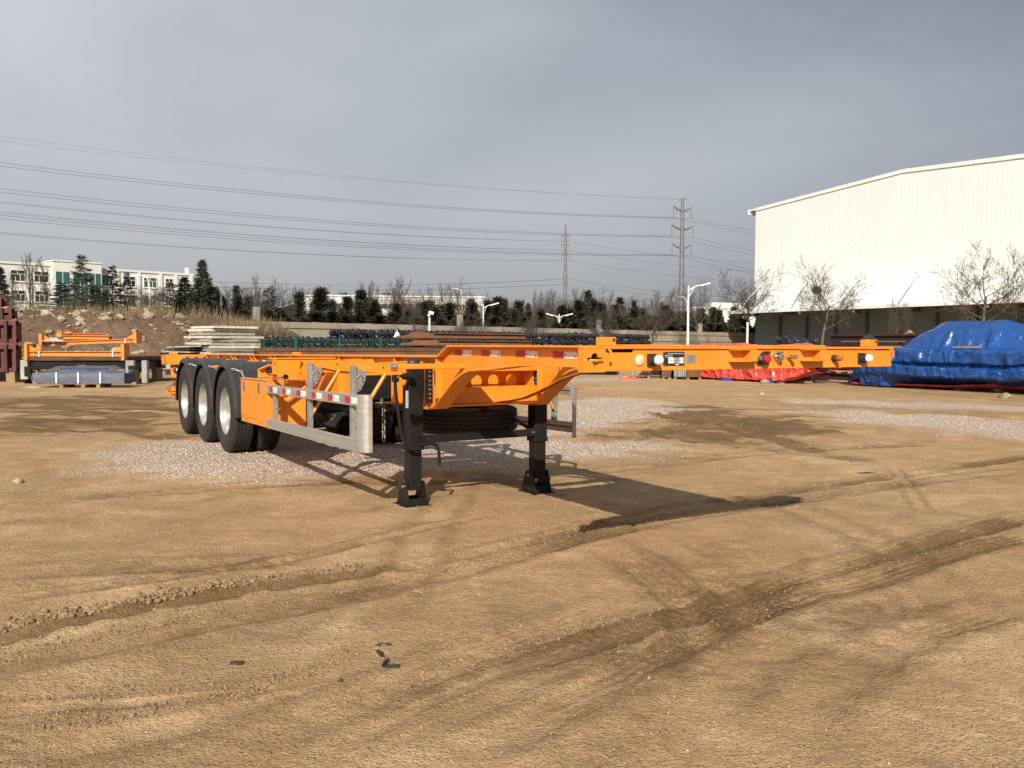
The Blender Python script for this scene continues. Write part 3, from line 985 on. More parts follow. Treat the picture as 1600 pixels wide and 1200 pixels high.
# --- cross members between the rails
m = MB()
holes = [circ(v, 1.042, 0.056, 24) for v in (1.243, 1.416, 1.606)]
m.prism([(0.73, 0.90), (1.71, 0.90), (1.71, 1.20), (0.73, 1.20)], 3.25, 3.262, 'y', holes)
m.bx(0.728, 1.712, 2.99, 3.249, 1.135, 1.19)
m.bx(0.73, 1.71, 2.90, 3.249, 0.845, 0.857)
m.bx(0.73, 1.71, 2.996, 3.249, 0.985, 0.998)
m.prism([(0.73, 0.86), (1.71, 0.86), (1.71, 1.0), (0.73, 1.0)], 2.985, 2.995, 'y')
part(m, "cross_member", 'orange', bevel=0.003)
m = MB().prism([(0.73, 0.86), (1.71, 0.86), (1.71, 1.22), (0.73, 1.22)], 3.55, 3.562, 'y')
part(m, "cross_member", 'orange')
for y in (0.9, 1.7, 2.3):
    part(MB().bx(0.73, 1.71, y, y + 0.08, 1.262, 1.335), "cross_member", 'orange')
for y in (4.24, 5.3, 6.3, 7.2, 8.2, 9.4, 10.6):
    part(MB().bx(0.728, 1.712, y - 0.035, y + 0.035, 1.02, 1.22), "cross_member", 'orange')
m = MB()
m.bx(0.79, 1.65, 0.25, 1.6, 1.248, 1.256)
part(m, "kingpin_plate", 'orange')
part(MB().lathe([(0, 1.165), (0.04, 1.165), (0.045, 1.175), (0.026, 1.185), (0.026, 1.215), (0.045, 1.225), (0.045, 1.25)], (1.22, 0.95, 0), 'z', 20), "kingpin", 'steel', smooth=40)

# --- front beam
fb = MB()
# open-fronted hollow section: front plate notched under the top flange at both ends
front = [(0.136, 1.236), (2.44, 1.236), (2.44, 1.338), (2.27, 1.338), (2.27, 1.347), (0.317, 1.347), (0.317, 1.329), (0.136, 1.329)]
fb.prism(front, 0.0, 0.006, 'y')
fb.bx(0.40, 2.44, 0.006, 0.16, 1.236, 1.242)
fb.bx(0.40, 2.44, 0.154, 0.16, 1.242, 1.347)
fb.prism([(0.0, -0.012), (2.442, -0.012), (2.442, 0.17), (0.42, 0.17), (0.20, 0.035), (0.0, 0.035)], 1.347, 1.360, 'z')
front_beam = part(fb, "front_beam", 'orange', bevel=0.0025)
part(MB().bx(0.24, 0.90, -0.004, 0.12, 1.3605, 1.369), "top_plate", 'orange', front_beam, bevel=0.002)
part(MB().bx(1.22, 1.79, -0.004, 0.12, 1.3605, 1.369), "top_plate", 'orange', front_beam, bevel=0.002)
cav = MB().bx(0.137, 2.43, 0.028, 0.032, 1.245, 1.345)  # added dark sheet, gives the hollow beam its shade behind the notches
part(cav, "cavity_shade_sheet", 'dark_cavity', front_beam)

# corner casting with its T-shaped opening
key = [(190, 455), (245, 455), (258, 405), (300, 374), (342, 405), (358, 455), (420, 455), (418, 505), (366, 508), (350, 575), (310, 604), (272, 575), (258, 508), (195, 505)]
key = [((x - 130) / 330 * 0.136, 1.345 - (y - 320) / 380 * 0.112) for x, y in key]
cc = MB()
cc.prism([(0.0, 1.233), (0.1355, 1.233), (0.1355, 1.3465), (0.0, 1.3465)], -0.010, 0.008, 'y', [key])
cc.bx(0.0, 0.010, 0.008, 0.032, 1.233, 1.3465)
cc.bx(0.010, 0.1355, 0.008, 0.032, 1.233, 1.239)
cast = part(cc, "corner_casting", 'orange', front_beam, bevel=0.003)
part(MB().bx(0.011, 0.135, 0.028, 0.032, 1.24, 1.345), "casting_back", 'dark_cavity', cast)  # dark sheet coloured as the shade behind the opening
part(MB().tube([(0.045, 0.0, 1.292), (0.07, -0.022, 1.291), (0.112, -0.02, 1.292)], 0.006, 8), "locking_lever", 'orange', cast, smooth=40)
part(MB().lathe([(0, -0.012), (0.016, -0.012), (0.018, 0.02), (0.014, 0.015)], (0.074, 0.01, 1.272), 'y', 14), "lock_pin", 'brass', cast, smooth=40)


def handle(v):
    part(MB().tube([(v, 0.03, 1.338), (v, -0.008, 1.342), (v, -0.022, 1.336), (v, -0.023, 1.322), (v, -0.023, 1.283)], 0.0065, 8), "lock_handle", 'orange', front_beam, smooth=40)


handle(0.158)
part(MB().tube([(2.42, 0.05, 1.338), (2.47, 0.02, 1.341), (2.478, 0.015, 1.333), (2.478, 0.015, 1.295)], 0.007, 8), "lock_handle", 'orange', front_beam, smooth=40)


def twist(v, w, d, z0, u):
    b = MB()
    b.prism([(v - w / 2, z0), (v + w / 2, z0), (v + w / 2 - 0.002, z0 + 0.045), (v - w / 2 + 0.002, z0 + 0.045)], u, u + d, 'y')
    o = part(b, "twist_lock", 'orange', bevel=0.004)
    part(MB().bx(v - w * 0.36, v - w * 0.08, u - 0.0012, u + 0.004, z0 + 0.02, z0 + 0.037), "cast_pad", 'orange', o)
    part(MB().lathe([(0, -0.0025), (0.005, -0.0025), (0.0085, -0.002), (0.0085, 0.006)], (v + w * 0.32, u, z0 + 0.03), 'y', 14), "bolt_hole", 'dark_cavity', o, smooth=40)
    c = MB()
    n = 12
    pr = [(1.0, 0.0), (1.0, 0.005), (0.72, 0.020), (0.36, 0.027), (0.20, 0.028), (0.18, 0.033), (0.0, 0.035)]
    vs, fs = [], []
    for s, h in pr:
        for i in range(n):
            t = 2 * math.pi * i / n
            e = 1.0 / max(abs(math.cos(t)), abs(math.sin(t)))
            e = 1 + (e - 1) * 0.55
            vs.append((v + math.cos(t) * e * s * w * 0.50, u + d / 2 + math.sin(t) * e * s * d * 0.50, z0 + 0.0455 + h))
    for q in range(len(pr) - 1):
        for i in range(n):
            j = (i + 1) % n
            fs.append((q * n + i, q * n + j, (q + 1) * n + j, (q + 1) * n + i))
    fs.append(tuple(reversed(range(n))))
    c.add(vs, fs)
    part(c, "lock_cap", 'black_plastic', o, smooth=40)
    return o


twist(0.158, 0.094, 0.046, 1.361, -0.006)
twist(2.232, 0.104, 0.05, 1.361, -0.006)


def disc(c, r, u0, u1, mat, name, parent, n=28, ry=None):
    return part(MB().lathe([(0, u0), (r * 0.85, u0), (r, u0 + (u1 - u0) * 0.35), (r, u1)], c, 'y', n), name, mat, parent, smooth=40)


# round reflector, lamps, plates and couplings along the front beam
lp = disc((0.358, 0, 1.291), 0.028, -0.010, 0.0, 'lens_cream', "front_reflector", TR)


def lamp(v, name="marker_lamp"):
    b = MB().bx(v - 0.028, v + 0.028, -0.016, 0.0, 1.258, 1.323)
    o = part(b, name, 'black_plastic', bevel=0.004)
    part(MB().lathe([(0.026, -0.055), (0.028, -0.05), (0.028, -0.016)], (v + 0.002, 0, 1.291), 'y', 24), "housing", 'black_plastic', o, smooth=40)
    part(MB().lathe([(0, -0.082), (0.012, -0.080), (0.021, -0.073), (0.026, -0.062), (0.0265, -0.05)], (v + 0.002, 0, 1.291), 'y', 24), "lens", 'lens_white', o, smooth=60)
    part(MB().lathe([(0, -0.0185), (0.003, -0.0185), (0.003, -0.016)], (v - 0.022, 0, 1.292), 'y', 8), "screw", 'white_paint', o)
    return o


lamp(0.435)
lamp(2.125)
pl = part(MB().bx(0.517, 0.665, -0.003, 0.0, 1.259, 1.333), "data_plate", 'print_black', bevel=0.001)
for a in ((0.519, 0.663, 1.3305, 1.3318), (0.519, 0.663, 1.2602, 1.2615), (0.519, 0.5205, 1.2602, 1.3318), (0.6615, 0.663, 1.2602, 1.3318)):
    part(MB().bx(a[0], a[1], -0.0038, -0.002, a[2], a[3]), "plate_rim", 'steel', pl)
rs_ = random.Random(4)
for r_ in range(3):                                   # lettering too small to read: heading strokes and table cells
    x = 0.545 if r_ == 0 else 0.528
    while x < (0.655 if r_ == 0 else 0.58):
        w = rs_.uniform(0.003, 0.006)
        part(MB().bx(x, x + w, -0.0034, -0.002, 1.3205 - 0.0085 * r_, 1.3245 - 0.0085 * r_), "plate_lettering", 'sticker', pl)
        x += w + 0.002
for z in (1.2965, 1.2885, 1.2805, 1.2725):
    part(MB().bx(0.550, 0.590, -0.0034, -0.002, z, z + 0.006), "plate_cell", 'white_ref', pl)
    part(MB().bx(0.592, 0.625, -0.0034, -0.002, z + 0.0005, z + 0.0045), "plate_cell", 'sticker', pl)
    part(MB().bx(0.627, 0.657, -0.0034, -0.002, z, z + 0.006), "plate_cell", 'white_ref', pl)
part(MB().bx(0.60, 0.625, -0.0034, -0.002, 1.2635, 1.268), "plate_cell", 'white_ref', pl)
for x in (0.5215, 0.6605):
    for z in (1.263, 1.329):
        part(MB().lathe([(0, -0.006), (0.003, -0.005), (0.0035, -0.002)], (x, 0, z), 'y', 8), "rivet", 'steel', pl)
pl = part(MB().bx(0.676, 0.747, -0.003, 0.0, 1.273, 1.319), "small_plate", 'alu', bevel=0.001)
for i in range(5):
    part(MB().bx(0.688, 0.688 + 0.048 * (0.75 + 0.25 * rs_.random()), -0.0035, -0.002, 1.3065 - i * 0.006, 1.309 - i * 0.006), "plate_lettering", 'pole_grey', pl)
for x in (0.680, 0.743):
    for z in (1.277, 1.315):
        part(MB().lathe([(0, -0.005), (0.0025, -0.0045), (0.003, -0.002)], (x, 0, z), 'y', 8), "rivet", 'steel', pl)


def bracket(v0):
    b = MB()
    b.bx(v0, v0 + 0.125, -0.055, 0.0, 1.340, 1.345)
    b.bx(v0, v0 + 0.125, -0.055, 0.0, 1.277, 1.282)
    b.bx(v0 + 0.120, v0 + 0.125, -0.055, 0.0, 1.282, 1.340)
    b.bx(v0 + 0.125, v0 + 0.170, -0.055, -0.050, 1.279, 1.344)
    part(b, "front_bracket", 'orange', bevel=0.001)


bracket(0.985)
bracket(1.565)


def coupling(v, z, L, mat):
    o = part(MB().tube([(v, 0, z), (v, -L, z)], 0.010, 12), "air_coupling", mat, smooth=40)
    part(MB().lathe([(0, -L - 0.006), (0.013, -L - 0.004), (0.014, -L + 0.012), (0.011, -L + 0.016)], (v, 0, z), 'y', 14), "coupling_end", 'steel', o, smooth=40)
    part(MB().lathe([(0, -0.016), (0.015, -0.016), (0.016, 0.0)], (v, 0, z), 'y', 6), "nut", 'brass', o)


coupling(1.19, 1.298, 0.045, 'steel')
coupling(1.468, 1.301, 0.055, 'brass')
s = MB()
s.prism([(1.222, 1.262), (1.236, 1.255), (1.285, 1.262), (1.297, 1.272), (1.292, 1.326), (1.28, 1.333), (1.25, 1.330), (1.235, 1.32)], -0.012, 0.0, 'y')
sock = part(s, "trailer_socket", 'black_plastic', bevel=0.003)
part(MB().lathe([(0.026, -0.042), (0.033, -0.038), (0.034, -0.012)], (1.250, 0, 1.293), 'y', 24), "socket_body", 'black_plastic', sock, smooth=40)
part(MB().lathe([(0, -0.050), (0.020, -0.050), (0.024, -0.047), (0.024, -0.040), (0.0, -0.040)], (1.250, 0, 1.293), 'y', 24), "red_lid", 'lens_red', sock, smooth=40)
part(MB().bx(1.236, 1.265, -0.052, -0.02, 1.322, 1.335), "lid_hinge", 'black_plastic', sock, bevel=0.003)
part(MB().lathe([(0, -0.017), (0.005, -0.016), (0.006, -0.012)], (1.232, 0, 1.272), 'y', 8), "bolt", 'steel', sock)
s = MB().prism([(1.335, 1.308), (1.352, 1.331), (1.395, 1.331), (1.408, 1.305), (1.378, 1.262)], -0.014, 0.0, 'y')
sock = part(s, "metal_socket", 'steel', bevel=0.004)
part(MB().lathe([(0, -0.045), (0.016, -0.043), (0.021, -0.03), (0.023, -0.014)], (1.372, 0, 1.300), 'y', 20), "socket_cap", 'steel', sock, smooth=40)
part(MB().bx(1.352, 1.392, -0.035, -0.014, 1.322, 1.334), "lid_hinge", 'steel', sock, bevel=0.003)
o = disc((1.868, 0, 1.291), 0.021, -0.03, 0.0, 'black_plastic', "side_lamp", TR)
part(MB().lathe([(0, -0.062), (0.010, -0.060), (0.016, -0.052), (0.0175, -0.03)], (1.868, 0, 1.291), 'y', 20), "lens", 'lens_amber', o, smooth=60)
part(MB().bx(2.44, 2.475, 0.05, 0.07, 1.262, 1.272), "hook", 'black_paint', front_beam)

# --- air hoses sagging inside the gooseneck
for i, (mt, off, r_) in enumerate((('hose', 0.0, 0.009), ('black_plastic', 0.02, 0.008), ('hose', -0.018, 0.007))):
    part(MB().tube([(1.55, 1.35, 1.23 + off * .3), (1.60 + off, 1.75, 1.20), (1.61 + off, 2.15, 1.145), (1.60 + off, 2.45, 1.075), (1.58 + off, 2.72, 0.965), (1.52 + off, 2.90, 0.895), (1.40 + off, 2.96, 0.87), (1.2, 3.02, 0.865)], r_, 8), "air_hose", mt, smooth=60)
part(MB().tube([(1.50, 2.35, 1.22), (1.56, 2.42, 1.16), (1.60, 2.50, 1.10)], 0.003, 6), "cable", 'black_plastic', smooth=60)

# --- landing legs
for v, near in ((0.575, True), (1.835, False)):
    leg = empty("landing_leg")
    leg.parent = TR
    u = 3.16
    a = 0.066
    m = MB().bx(v - a, v + a, u - a, u + a, 0.488, 1.205)
    part(m, "outer_tube", 'black_paint', leg, bevel=0.008, shear=False)
    part(MB().bx(v - a * 0.99 - 0.006, v + a + 0.006, u - a - 0.006, u + a + 0.006, 0.475, 0.515), "collar", 'black_paint', leg, bevel=0.004, shear=False)
    part(MB().bx(v - 0.057, v + 0.057, u - 0.057, u + 0.057, 0.135, 0.49), "inner_tube", 'black_paint', leg, bevel=0.007, shear=False)
    part(MB().lathe([(0, 0.045), (0.03, 0.042), (0.055, 0.02), (0.06, 0)], (v, u, 1.205), 'z', 14), "top_cap", 'black_plastic', leg, smooth=40, shear=False)
    ft = MB()
    ft.bx(v - 0.115, v + 0.115, u - 0.12, u + 0.15, 0.0, 0.012)
    foot = part(ft, "foot_plate", 'black_paint', leg, bevel=0.003, shear=False)
    for yy in (u - 0.085, u + 0.085):
        part(MB().bx(v - 0.085, v + 0.085, yy - 0.004, yy + 0.004, 0.0125, 0.07), "foot_rib", 'black_paint', foot, bevel=0.002, shear=False)
    for vv in (v - 0.082, v + 0.082):
        part(MB().prism([(u - 0.112, 0.0125), (u + 0.142, 0.0125), (u + 0.055, 0.205), (u - 0.055, 0.205)], vv - 0.004, vv + 0.004, 'x'), "foot_side", 'black_paint', foot, shear=False)
    part(MB().tube([(v - 0.10, u, 0.165), (v + 0.10, u, 0.165)], 0.016, 10), "foot_pin", 'steel', foot, smooth=40, shear=False)
    # mounting flange with bolts towards the rail
    sgn = 1 if near else -1
    x0 = v + sgn * 0.067
    part(MB().bx(*sorted((x0, v + sgn * (0.139 if near else 0.105))), u - 0.10, u - 0.088, 0.87, 1.20), "mounting_flange", 'black_paint', leg, bevel=0.002, shear=False)
    for i in range(8):
        part(MB().lathe([(0, -0.012), (0.009, -0.011), (0.011, 0)], (v + sgn * (0.108 if near else 0.088), u - 0.10, 0.91 + i * 0.037), 'y', 6), "bolt", 'steel', leg, shear=False)
    if near:
        part(MB().bx(v - a - 0.0025, v - a + 0.001, u - 0.055, u - 0.005, 0.83, 0.975), "printed_label", 'sticker', leg, shear=False)
# cross shaft bar and diagonal braces
part(MB().bx(0.645, 1.766, 3.095, 3.115, 0.53, 0.595), "leg_cross_bar", 'black_paint', bevel=0.003, shear=False)
for v in (0.672, 1.742):
    part(MB().lathe([(0, -0.02), (0.012, -0.018), (0.015, 0)], (v, 3.095, 0.565), 'y', 10), "bolt", 'steel', shear=False)
part(MB().beam((1.76, 3.13, 0.575), (1.52, 3.56, 0.86), 0.05, 0.02), "leg_brace", 'black_paint', shear=False)
part(MB().beam((0.65, 3.23, 0.56), (0.86, 3.80, 0.86), 0.05, 0.02), "leg_brace", 'black_paint', shear=False)
part(MB().tube([(0.64, 3.16, 1.165), (0.70, 3.30, 1.165), (1.74, 3.30, 1.165), (1.77, 3.16, 1.165)], 0.016, 10), "gear_shaft", 'black_paint', smooth=40, shear=False)
# crank
ck = empty("crank")
ck.parent = TR
part(MB().tube([(0.51, 3.03, 1.10), (0.40, 3.03, 1.103)], 0.012, 10), "crank_shaft", 'black_paint', ck, smooth=40, shear=False)
part(MB().lathe([(0.012, 0.42), (0.026, 0.425), (0.028, 0.45), (0.022, 0.47), (0.034, 0.475), (0.034, 0.505)], (0, 3.03, 1.10), 'x', 14), "shaft_boss", 'black_paint', ck, smooth=40, shear=False)
part(MB().bx(0.335, 0.385, 3.005, 3.055, 1.055, 1.115), "crank_joint", 'black_paint', ck, bevel=0.006, shear=False)
part(MB().lathe([(0, -0.012), (0.010, -0.01), (0.012, 0)], (0.372, 3.005, 1.095), 'y', 8), "bolt", 'steel', ck, shear=False)
part(MB().tube([(0.357, 3.03, 1.06), (0.366, 3.028, 0.95), (0.380, 3.02, 0.80), (0.398, 3.01, 0.65), (0.412, 3.0, 0.585), (0.44, 2.99, 0.545), (0.49, 2.985, 0.530), (0.56, 2.985, 0.532), (0.62, 2.985, 0.540), (0.67, 2.985, 0.540), (0.71, 2.985, 0.520), (0.730, 2.985, 0.48), (0.735, 2.985, 0.42), (0.737, 2.985, 0.35)], 0.0135, 10), "crank_handle", 'black_paint', ck, smooth=60, shear=False)
part(MB().bx(0.60, 0.625, 2.965, 3.095, 0.525, 0.59), "crank_rest", 'black_paint', ck, bevel=0.003, shear=False)

# --- outriggers: tapered arms carrying the side guard posts, braces, galvanised hinge plates
ARMS = [4.24, 3.15]


def side(sgn, us, near):
    """sgn +1: near side built from x=0; -1: far side mirrored about x=1.22"""
    def X(v):
        return v if sgn > 0 else 2.44 - v
    for u in us:
        z = 1.190
        a = MB()
        pts = [(X(0.03), z), (X(0.55), 1.214), (X(0.66), 1.218), (X(0.712), 1.12), (X(0.712), 1.085), (X(0.32), 1.108), (X(0.15), 1.145), (X(0.03), z - 0.022)]
        a.prism(pts, u - 0.004, u + 0.004, 'y')
        a.bx(*sorted((X(0.03), X(0.57))), u + 0.0042, u + 0.055, 1.205, 1.211) if False else None
        arm = part(a, "outrigger_arm", 'orange', bevel=0.0015, shear=False)
        part(MB().prism([(X(0.03), z + 0.003), (X(0.55), 1.217), (X(0.55), 1.223), (X(0.03), z + 0.009)], u - 0.004, u + 0.05, 'y'), "arm_flange", 'orange', arm, shear=False)
        for vv in (0.30, 0.45):
            part(MB().lathe([(0, -0.012), (0.008, -0.010), (0.010, 0)], (X(vv), u - 0.004, 1.175), 'y', 6), "bolt", 'brass' if vv < 0.4 else 'steel', arm, shear=False)
        # deep bracket plate below the arm, against the rail
        part(MB().prism([(X(0.712), 1.085), (X(0.45), 1.085), (X(0.47), 1.04), (X(0.66), 0.87), (X(0.712), 0.86)], u + 0.002, u + 0.010, 'y'), "bracket_plate", 'orange', arm, shear=False)
        br = MB().tube([(X(0.325), u, 1.118), (X(0.06), u - 0.01, 0.72)], 0.016, 10)
        part(br, "brace_tube", 'orange', arm, smooth=40, shear=False)
        # galvanised hinge quadrant and post
        g = MB().prism([(X(0.03), 1.165), (X(0.155), 1.145), (X(0.142), 1.07), (X(0.11), 1.00), (X(0.075), 0.972), (X(0.03), 1.0)], u - 0.016, u - 0.011, 'y')
        q = part(g, "hinge_plate", 'galv', bevel=0.001, shear=False)
        for (vv, zz) in ((0.125, 1.09), (0.12, 1.055), (0.108, 1.02), (0.085, 0.995)):
            part(MB().lathe([(0, -0.0035), (0.006, -0.003), (0.006, 0)], (X(vv), u - 0.016, zz), 'y', 8), "pin_hole", 'dark_cavity', q, shear=False)
        part(MB().tube([(X(0.05), u - 0.025, 1.085), (X(0.10), u - 0.03, 1.12), (X(0.11), u - 0.03, 1.065)], 0.004, 6), "lock_pin", 'steel', q, smooth=40, shear=False)
    posts = us + ([5.36] if near else [4.7])
    ztop = {True: 1.192}
    for i, u in enumerate(posts):
        zt = 1.192 if u in us else 0.965 - 0.0115 * (u - 2.8)
        p_ = MB()
        p_.bx(*sorted((X(0.024), X(0.030))), u - 0.03, u + 0.03, 0.535, zt)
        p_.bx(*sorted((X(0.030), X(0.062))), u - 0.03, u - 0.025, 0.535, zt)
        p_.bx(*sorted((X(0.030), X(0.062))), u + 0.025, u + 0.03, 0.535, zt)
        o = part(p_, "guard_post", 'galv', bevel=0.001, shear=False)
        part(MB().lathe([(0, -0.010), (0.007, -0.008), (0.009, 0)], (X(0.046), u - 0.03, 0.70), 'y', 6), "bolt", 'steel', o, shear=False)


side(1, [4.24, 3.15], True)
side(-1, [3.70, 4.9], False)
part(MB().prism([(0.035, 1.19), (0.64, 1.215), (0.64, 1.06), (0.035, 1.12)], 4.262, 4.268, 'y'), "outrigger_web", 'orange', shear=False)


def guard(x0, x1, ustart, uend, znear, sgn):
    gd = empty("side_guard")
    gd.parent = TR
    xo, xi = (x0, x1) if sgn > 0 else (x1, x0)
    for za, zb in ((0.875, 0.964), (0.508, 0.612)):
        m = MB()
        lo, hi = sorted((x0, x1))
        m.bx(lo, hi, ustart + 0.115, uend, za, zb)
        r = part(m, "guard_rail", 'alu', gd, bevel=0.004)
        if za > 0.8 and sgn > 0:
            for (a, b) in ((5.413, 5.16), (4.958, 4.70), (4.502, 4.235), (4.061, 3.795), (3.627, 3.36), (3.213, 2.95)):
                sticker(x0 - 0.0003, a, b, 0.893, 0.945, r)
        if sgn < 0:
            part(MB().bx(x0 - 0.002, x0 - 0.0005, ustart + 0.12, uend, (za + zb) / 2 - 0.006, (za + zb) / 2 + 0.006), "rail_slot", 'dark_cavity', r)
    # rounded nose closing the front of the two rails
    n = 12
    pr = []
    for i in range(n + 1):
        t = math.pi / 2 * i / n
        pr.append((xo + sgn * 0.075 * (1 - math.cos(t)), ustart + 0.10 - 0.10 * math.sin(t)))
    poly = [(xo, ustart + 0.112)] + pr + [(xo + sgn * 0.092, ustart + 0.0), (xo + sgn * 0.092, ustart + 0.005)] + [(x + sgn * 0.005, y + 0.005) for x, y in reversed(pr)] + [(xo + sgn * 0.005, ustart + 0.112)]
    m = MB().prism(poly, znear[0], znear[1], 'z')
    part(m, "nose_panel", 'alu', gd, smooth=30, shear=False)
    return gd


guard(0.0, 0.028, 2.865, 5.55, (0.512, 0.968), 1)
gd2 = guard(2.375, 2.403, 3.27, 5.2, (0.462, 0.945), -1)

# front side marker: square tube reaching out from the gooseneck with its amber lamp
part(MB().beam((0.14, 2.50, 1.196), (0.716, 2.50, 1.196), 0.04, 0.04), "lamp_tube", 'orange', bevel=0.006, shear=False)
part(MB().bx(0.705, 0.716, 2.45, 2.55, 1.15, 1.24), "tube_pad", 'orange', shear=False)
o = part(MB().bx(0.098, 0.138, 2.475, 2.525, 1.16, 1.225), "side_marker", 'lens_amber', bevel=0.006, shear=False)
part(MB().bx(0.094, 0.130, 2.47, 2.53, 1.192, 1.222), "marker_bracket", 'alu', o, shear=False)
part(MB().lathe([(0.0, -0.008), (0.01, -0.008), (0.024, -0.006), (0.026, 0)], (0.40, 3.146, 1.175), 'y', 18), "paint_mark", 'white_ref', shear=False)
part(MB().lathe([(0.0, -0.0095), (0.008, -0.0095), (0.010, 0)], (0.40, 3.146, 1.175), 'y', 12), "bolt", 'black_paint', shear=False)

# --- middle bolster with its corner casting (for 20 ft boxes)
mb_ = MB()
mb_.bx(0.045, 2.395, 5.30, 5.31, 1.09, 1.232)
mb_.bx(0.045, 2.395, 5.47, 5.48, 1.09, 1.232)
mb_.bx(0.0, 2.44, 5.285, 5.495, 1.233, 1.245)
mid = part(mb_, "middle_bolster", 'orange', bevel=0.002)
for x0, x1 in ((0.0, 0.044), (2.396, 2.44)):
    slot = [(0.022 + x0 + 0.007 * math.cos(t), 1.185 + 0.02 * math.sin(t)) for t in [2 * math.pi * i / 14 for i in range(14)]]
    c = MB().prism([(x0, 1.075), (x1, 1.075), (x1, 1.232), (x0, 1.232)], 5.292, 5.30, 'y', [slot])
    c.bx(x0, x1, 5.30, 5.48, 1.075, 1.081)
    part(c, "bolster_end", 'orange', mid, bevel=0.001)
for x in (0.28, 0.43, 2.0, 2.15):
    part(MB().prism([(5.30, 1.225), (5.245, 1.225), (5.30, 1.12)], x - 0.005, x + 0.005, 'x'), "gusset", 'orange', mid)
for x in (0.30, 0.45):
    part(MB().prism([(5.31, 1.09), (5.36, 1.09), (5.31, 1.0)], x, x + 0.01, 'x'), "gusset", 'orange', mid)
# lower angled panel behind it carrying the round black cap
c = MB().prism([(-0.0 + 0.0, 1.03), (0.0, 1.115), (0.12, 1.165), (0.46, 1.175), (0.70, 1.09), (0.70, 1.03)], 5.86, 5.872, 'y')
c.prism([(0.0, 1.1155), (0.12, 1.1655), (0.12, 1.172), (0.0, 1.122)], 5.80, 5.872, 'y')
pn = part(c, "toolbox_hanger", 'orange', bevel=0.001)
part(MB().lathe([(0, -0.02), (0.036, -0.018), (0.042, -0.008), (0.042, 0)], (0.125, 5.86, 1.093), 'y', 22), "black_cap", 'black_plastic', pn, smooth=40)
o = part(MB().bx(0.01, 0.05, 5.31, 5.37, 1.012, 1.07), "side_marker", 'lens_amber', bevel=0.006)
part(MB().bx(0.005, 0.065, 5.37, 5.385, 0.995, 1.085), "marker_bracket", 'orange', o)
part(MB().lathe([(0, -0.03), (0.025, -0.028), (0.028, 0)], (0.16, 5.40, 1.045), 'y', 16), "marker_bracket", 'black_plastic', o, smooth=40)
# diagonal tubes under the bolster
for u, a, b in ((5.5, (0.62, 1.08), (0.08, 0.70)),):
    part(MB().tube([(a[0], u, a[1]), (b[0], u, b[1])], 0.018, 10), "brace_tube", 'orange', smooth=40)

# --- toolbox
tb = MB().bx(0.012, 0.43, 5.56, 6.65, 0.505, 1.000)
box = part(tb, "toolbox", 'orange', bevel=0.006)
lid = part(MB().bx(0.004, 0.0115, 5.585, 6.63, 0.57, 0.992), "toolbox_door", 'orange', box, bevel=0.002)
part(MB().bx(-0.004, 0.08, 5.555, 6.655, 1.001, 1.010), "rain_lip", 'orange', box)
part(MB().bx(0.012, 0.43, 5.535, 5.5595, 0.496, 0.507), "bottom_lip", 'orange', box)
for u in (5.83, 6.46):
    lt = part(MB().bx(-0.008, 0.003, u - 0.035, u + 0.035, 0.87, 0.99), "latch", 'steel', lid, bevel=0.003)
    part(MB().bx(-0.016, -0.009, u - 0.02, u + 0.02, 0.885, 0.965), "latch_lever", 'steel', lt, bevel=0.002)
    part(MB().tube([(-0.012, u - 0.028, 0.985), (-0.02, u - 0.028, 0.92), (-0.014, u - 0.028, 0.87)], 0.004, 6), "latch_wire", 'steel', lt)
for u in (5.80, 6.42):
    part(MB().bx(-0.004, 0.011, u - 0.05, u + 0.05, 0.556, 0.574), "hinge", 'orange', box, bevel=0.003)

# --- running gear
WR, WW = 0.520, 0.270
prof = []
hw = WW / 2
prof += [(0.288, -hw + 0.035), (0.30, -hw + 0.012), (0.335, -hw + 0.004), (0.40, -hw), (0.405, -hw - 0.002), (0.415, -hw), (0.46, -hw + 0.006), (0.488, -hw + 0.014), (0.492, -hw + 0.012), (0.497, -hw + 0.018), (WR - 0.008, -hw + 0.026), (WR - 0.002, -hw + 0.034)]
groove_idx = []
for gc in (-0.066, -0.022, 0.022, 0.066):
    groove_idx += [len(prof) + q for q in range(4)]
    prof += [(WR, gc - 0.0075), (WR - 0.014, gc - 0.004), (WR - 0.014, gc + 0.004), (WR, gc + 0.0075)]
prof += [(r_, -h) for r_, h in reversed(prof[:12])]
gset = set(groove_idx)


def wob(q, i):
    if q in gset:
        return 0.006 * (1 if (i // 2) % 2 else -1) * (1 if q % 2 else 0.8)
    return 0.0


tyre_me = MB().lathe(prof, (0, 0, 0), 'x', 120, wob).mesh("tyre", 'rubber', 35)


def rim_mesh(dish):
    # dish > 0: disc set in far from the outer lip (outer wheel of a pair); lip at -x
    pr = [(0.291, -hw + 0.03), (0.294, -hw + 0.022), (0.284, -hw + 0.020), (0.278, -hw + 0.03), (0.272, -hw + 0.05), (0.262, -hw + 0.075), (0.256, -hw + 0.11), (0.252, -hw + dish - 0.02), (0.240, -hw + dish), (0.20, -hw + dish + 0.008), (0.165, -hw + dish + 0.004), (0.145, -hw + dish), (0.14, -hw + dish - 0.03), (0.12, -hw + dish - 0.04), (0.0, -hw + dish - 0.042)]
    return MB().lathe(pr, (0, 0, 0), 'x', 64).mesh("rim", 'rim', 30)


rim_out = rim_mesh(0.19)
rim_in = rim_mesh(0.06)
nut_me = MB()
for i in range(10):
    t = 2 * math.pi * i / 10
    nut_me.tube([(-hw + 0.197, 0.185 * math.cos(t), 0.185 * math.sin(t)), (-hw + 0.170, 0.185 * math.cos(t), 0.185 * math.sin(t))], 0.014, 6)
nut_me = nut_me.mesh("wheel_nuts", 'steel')


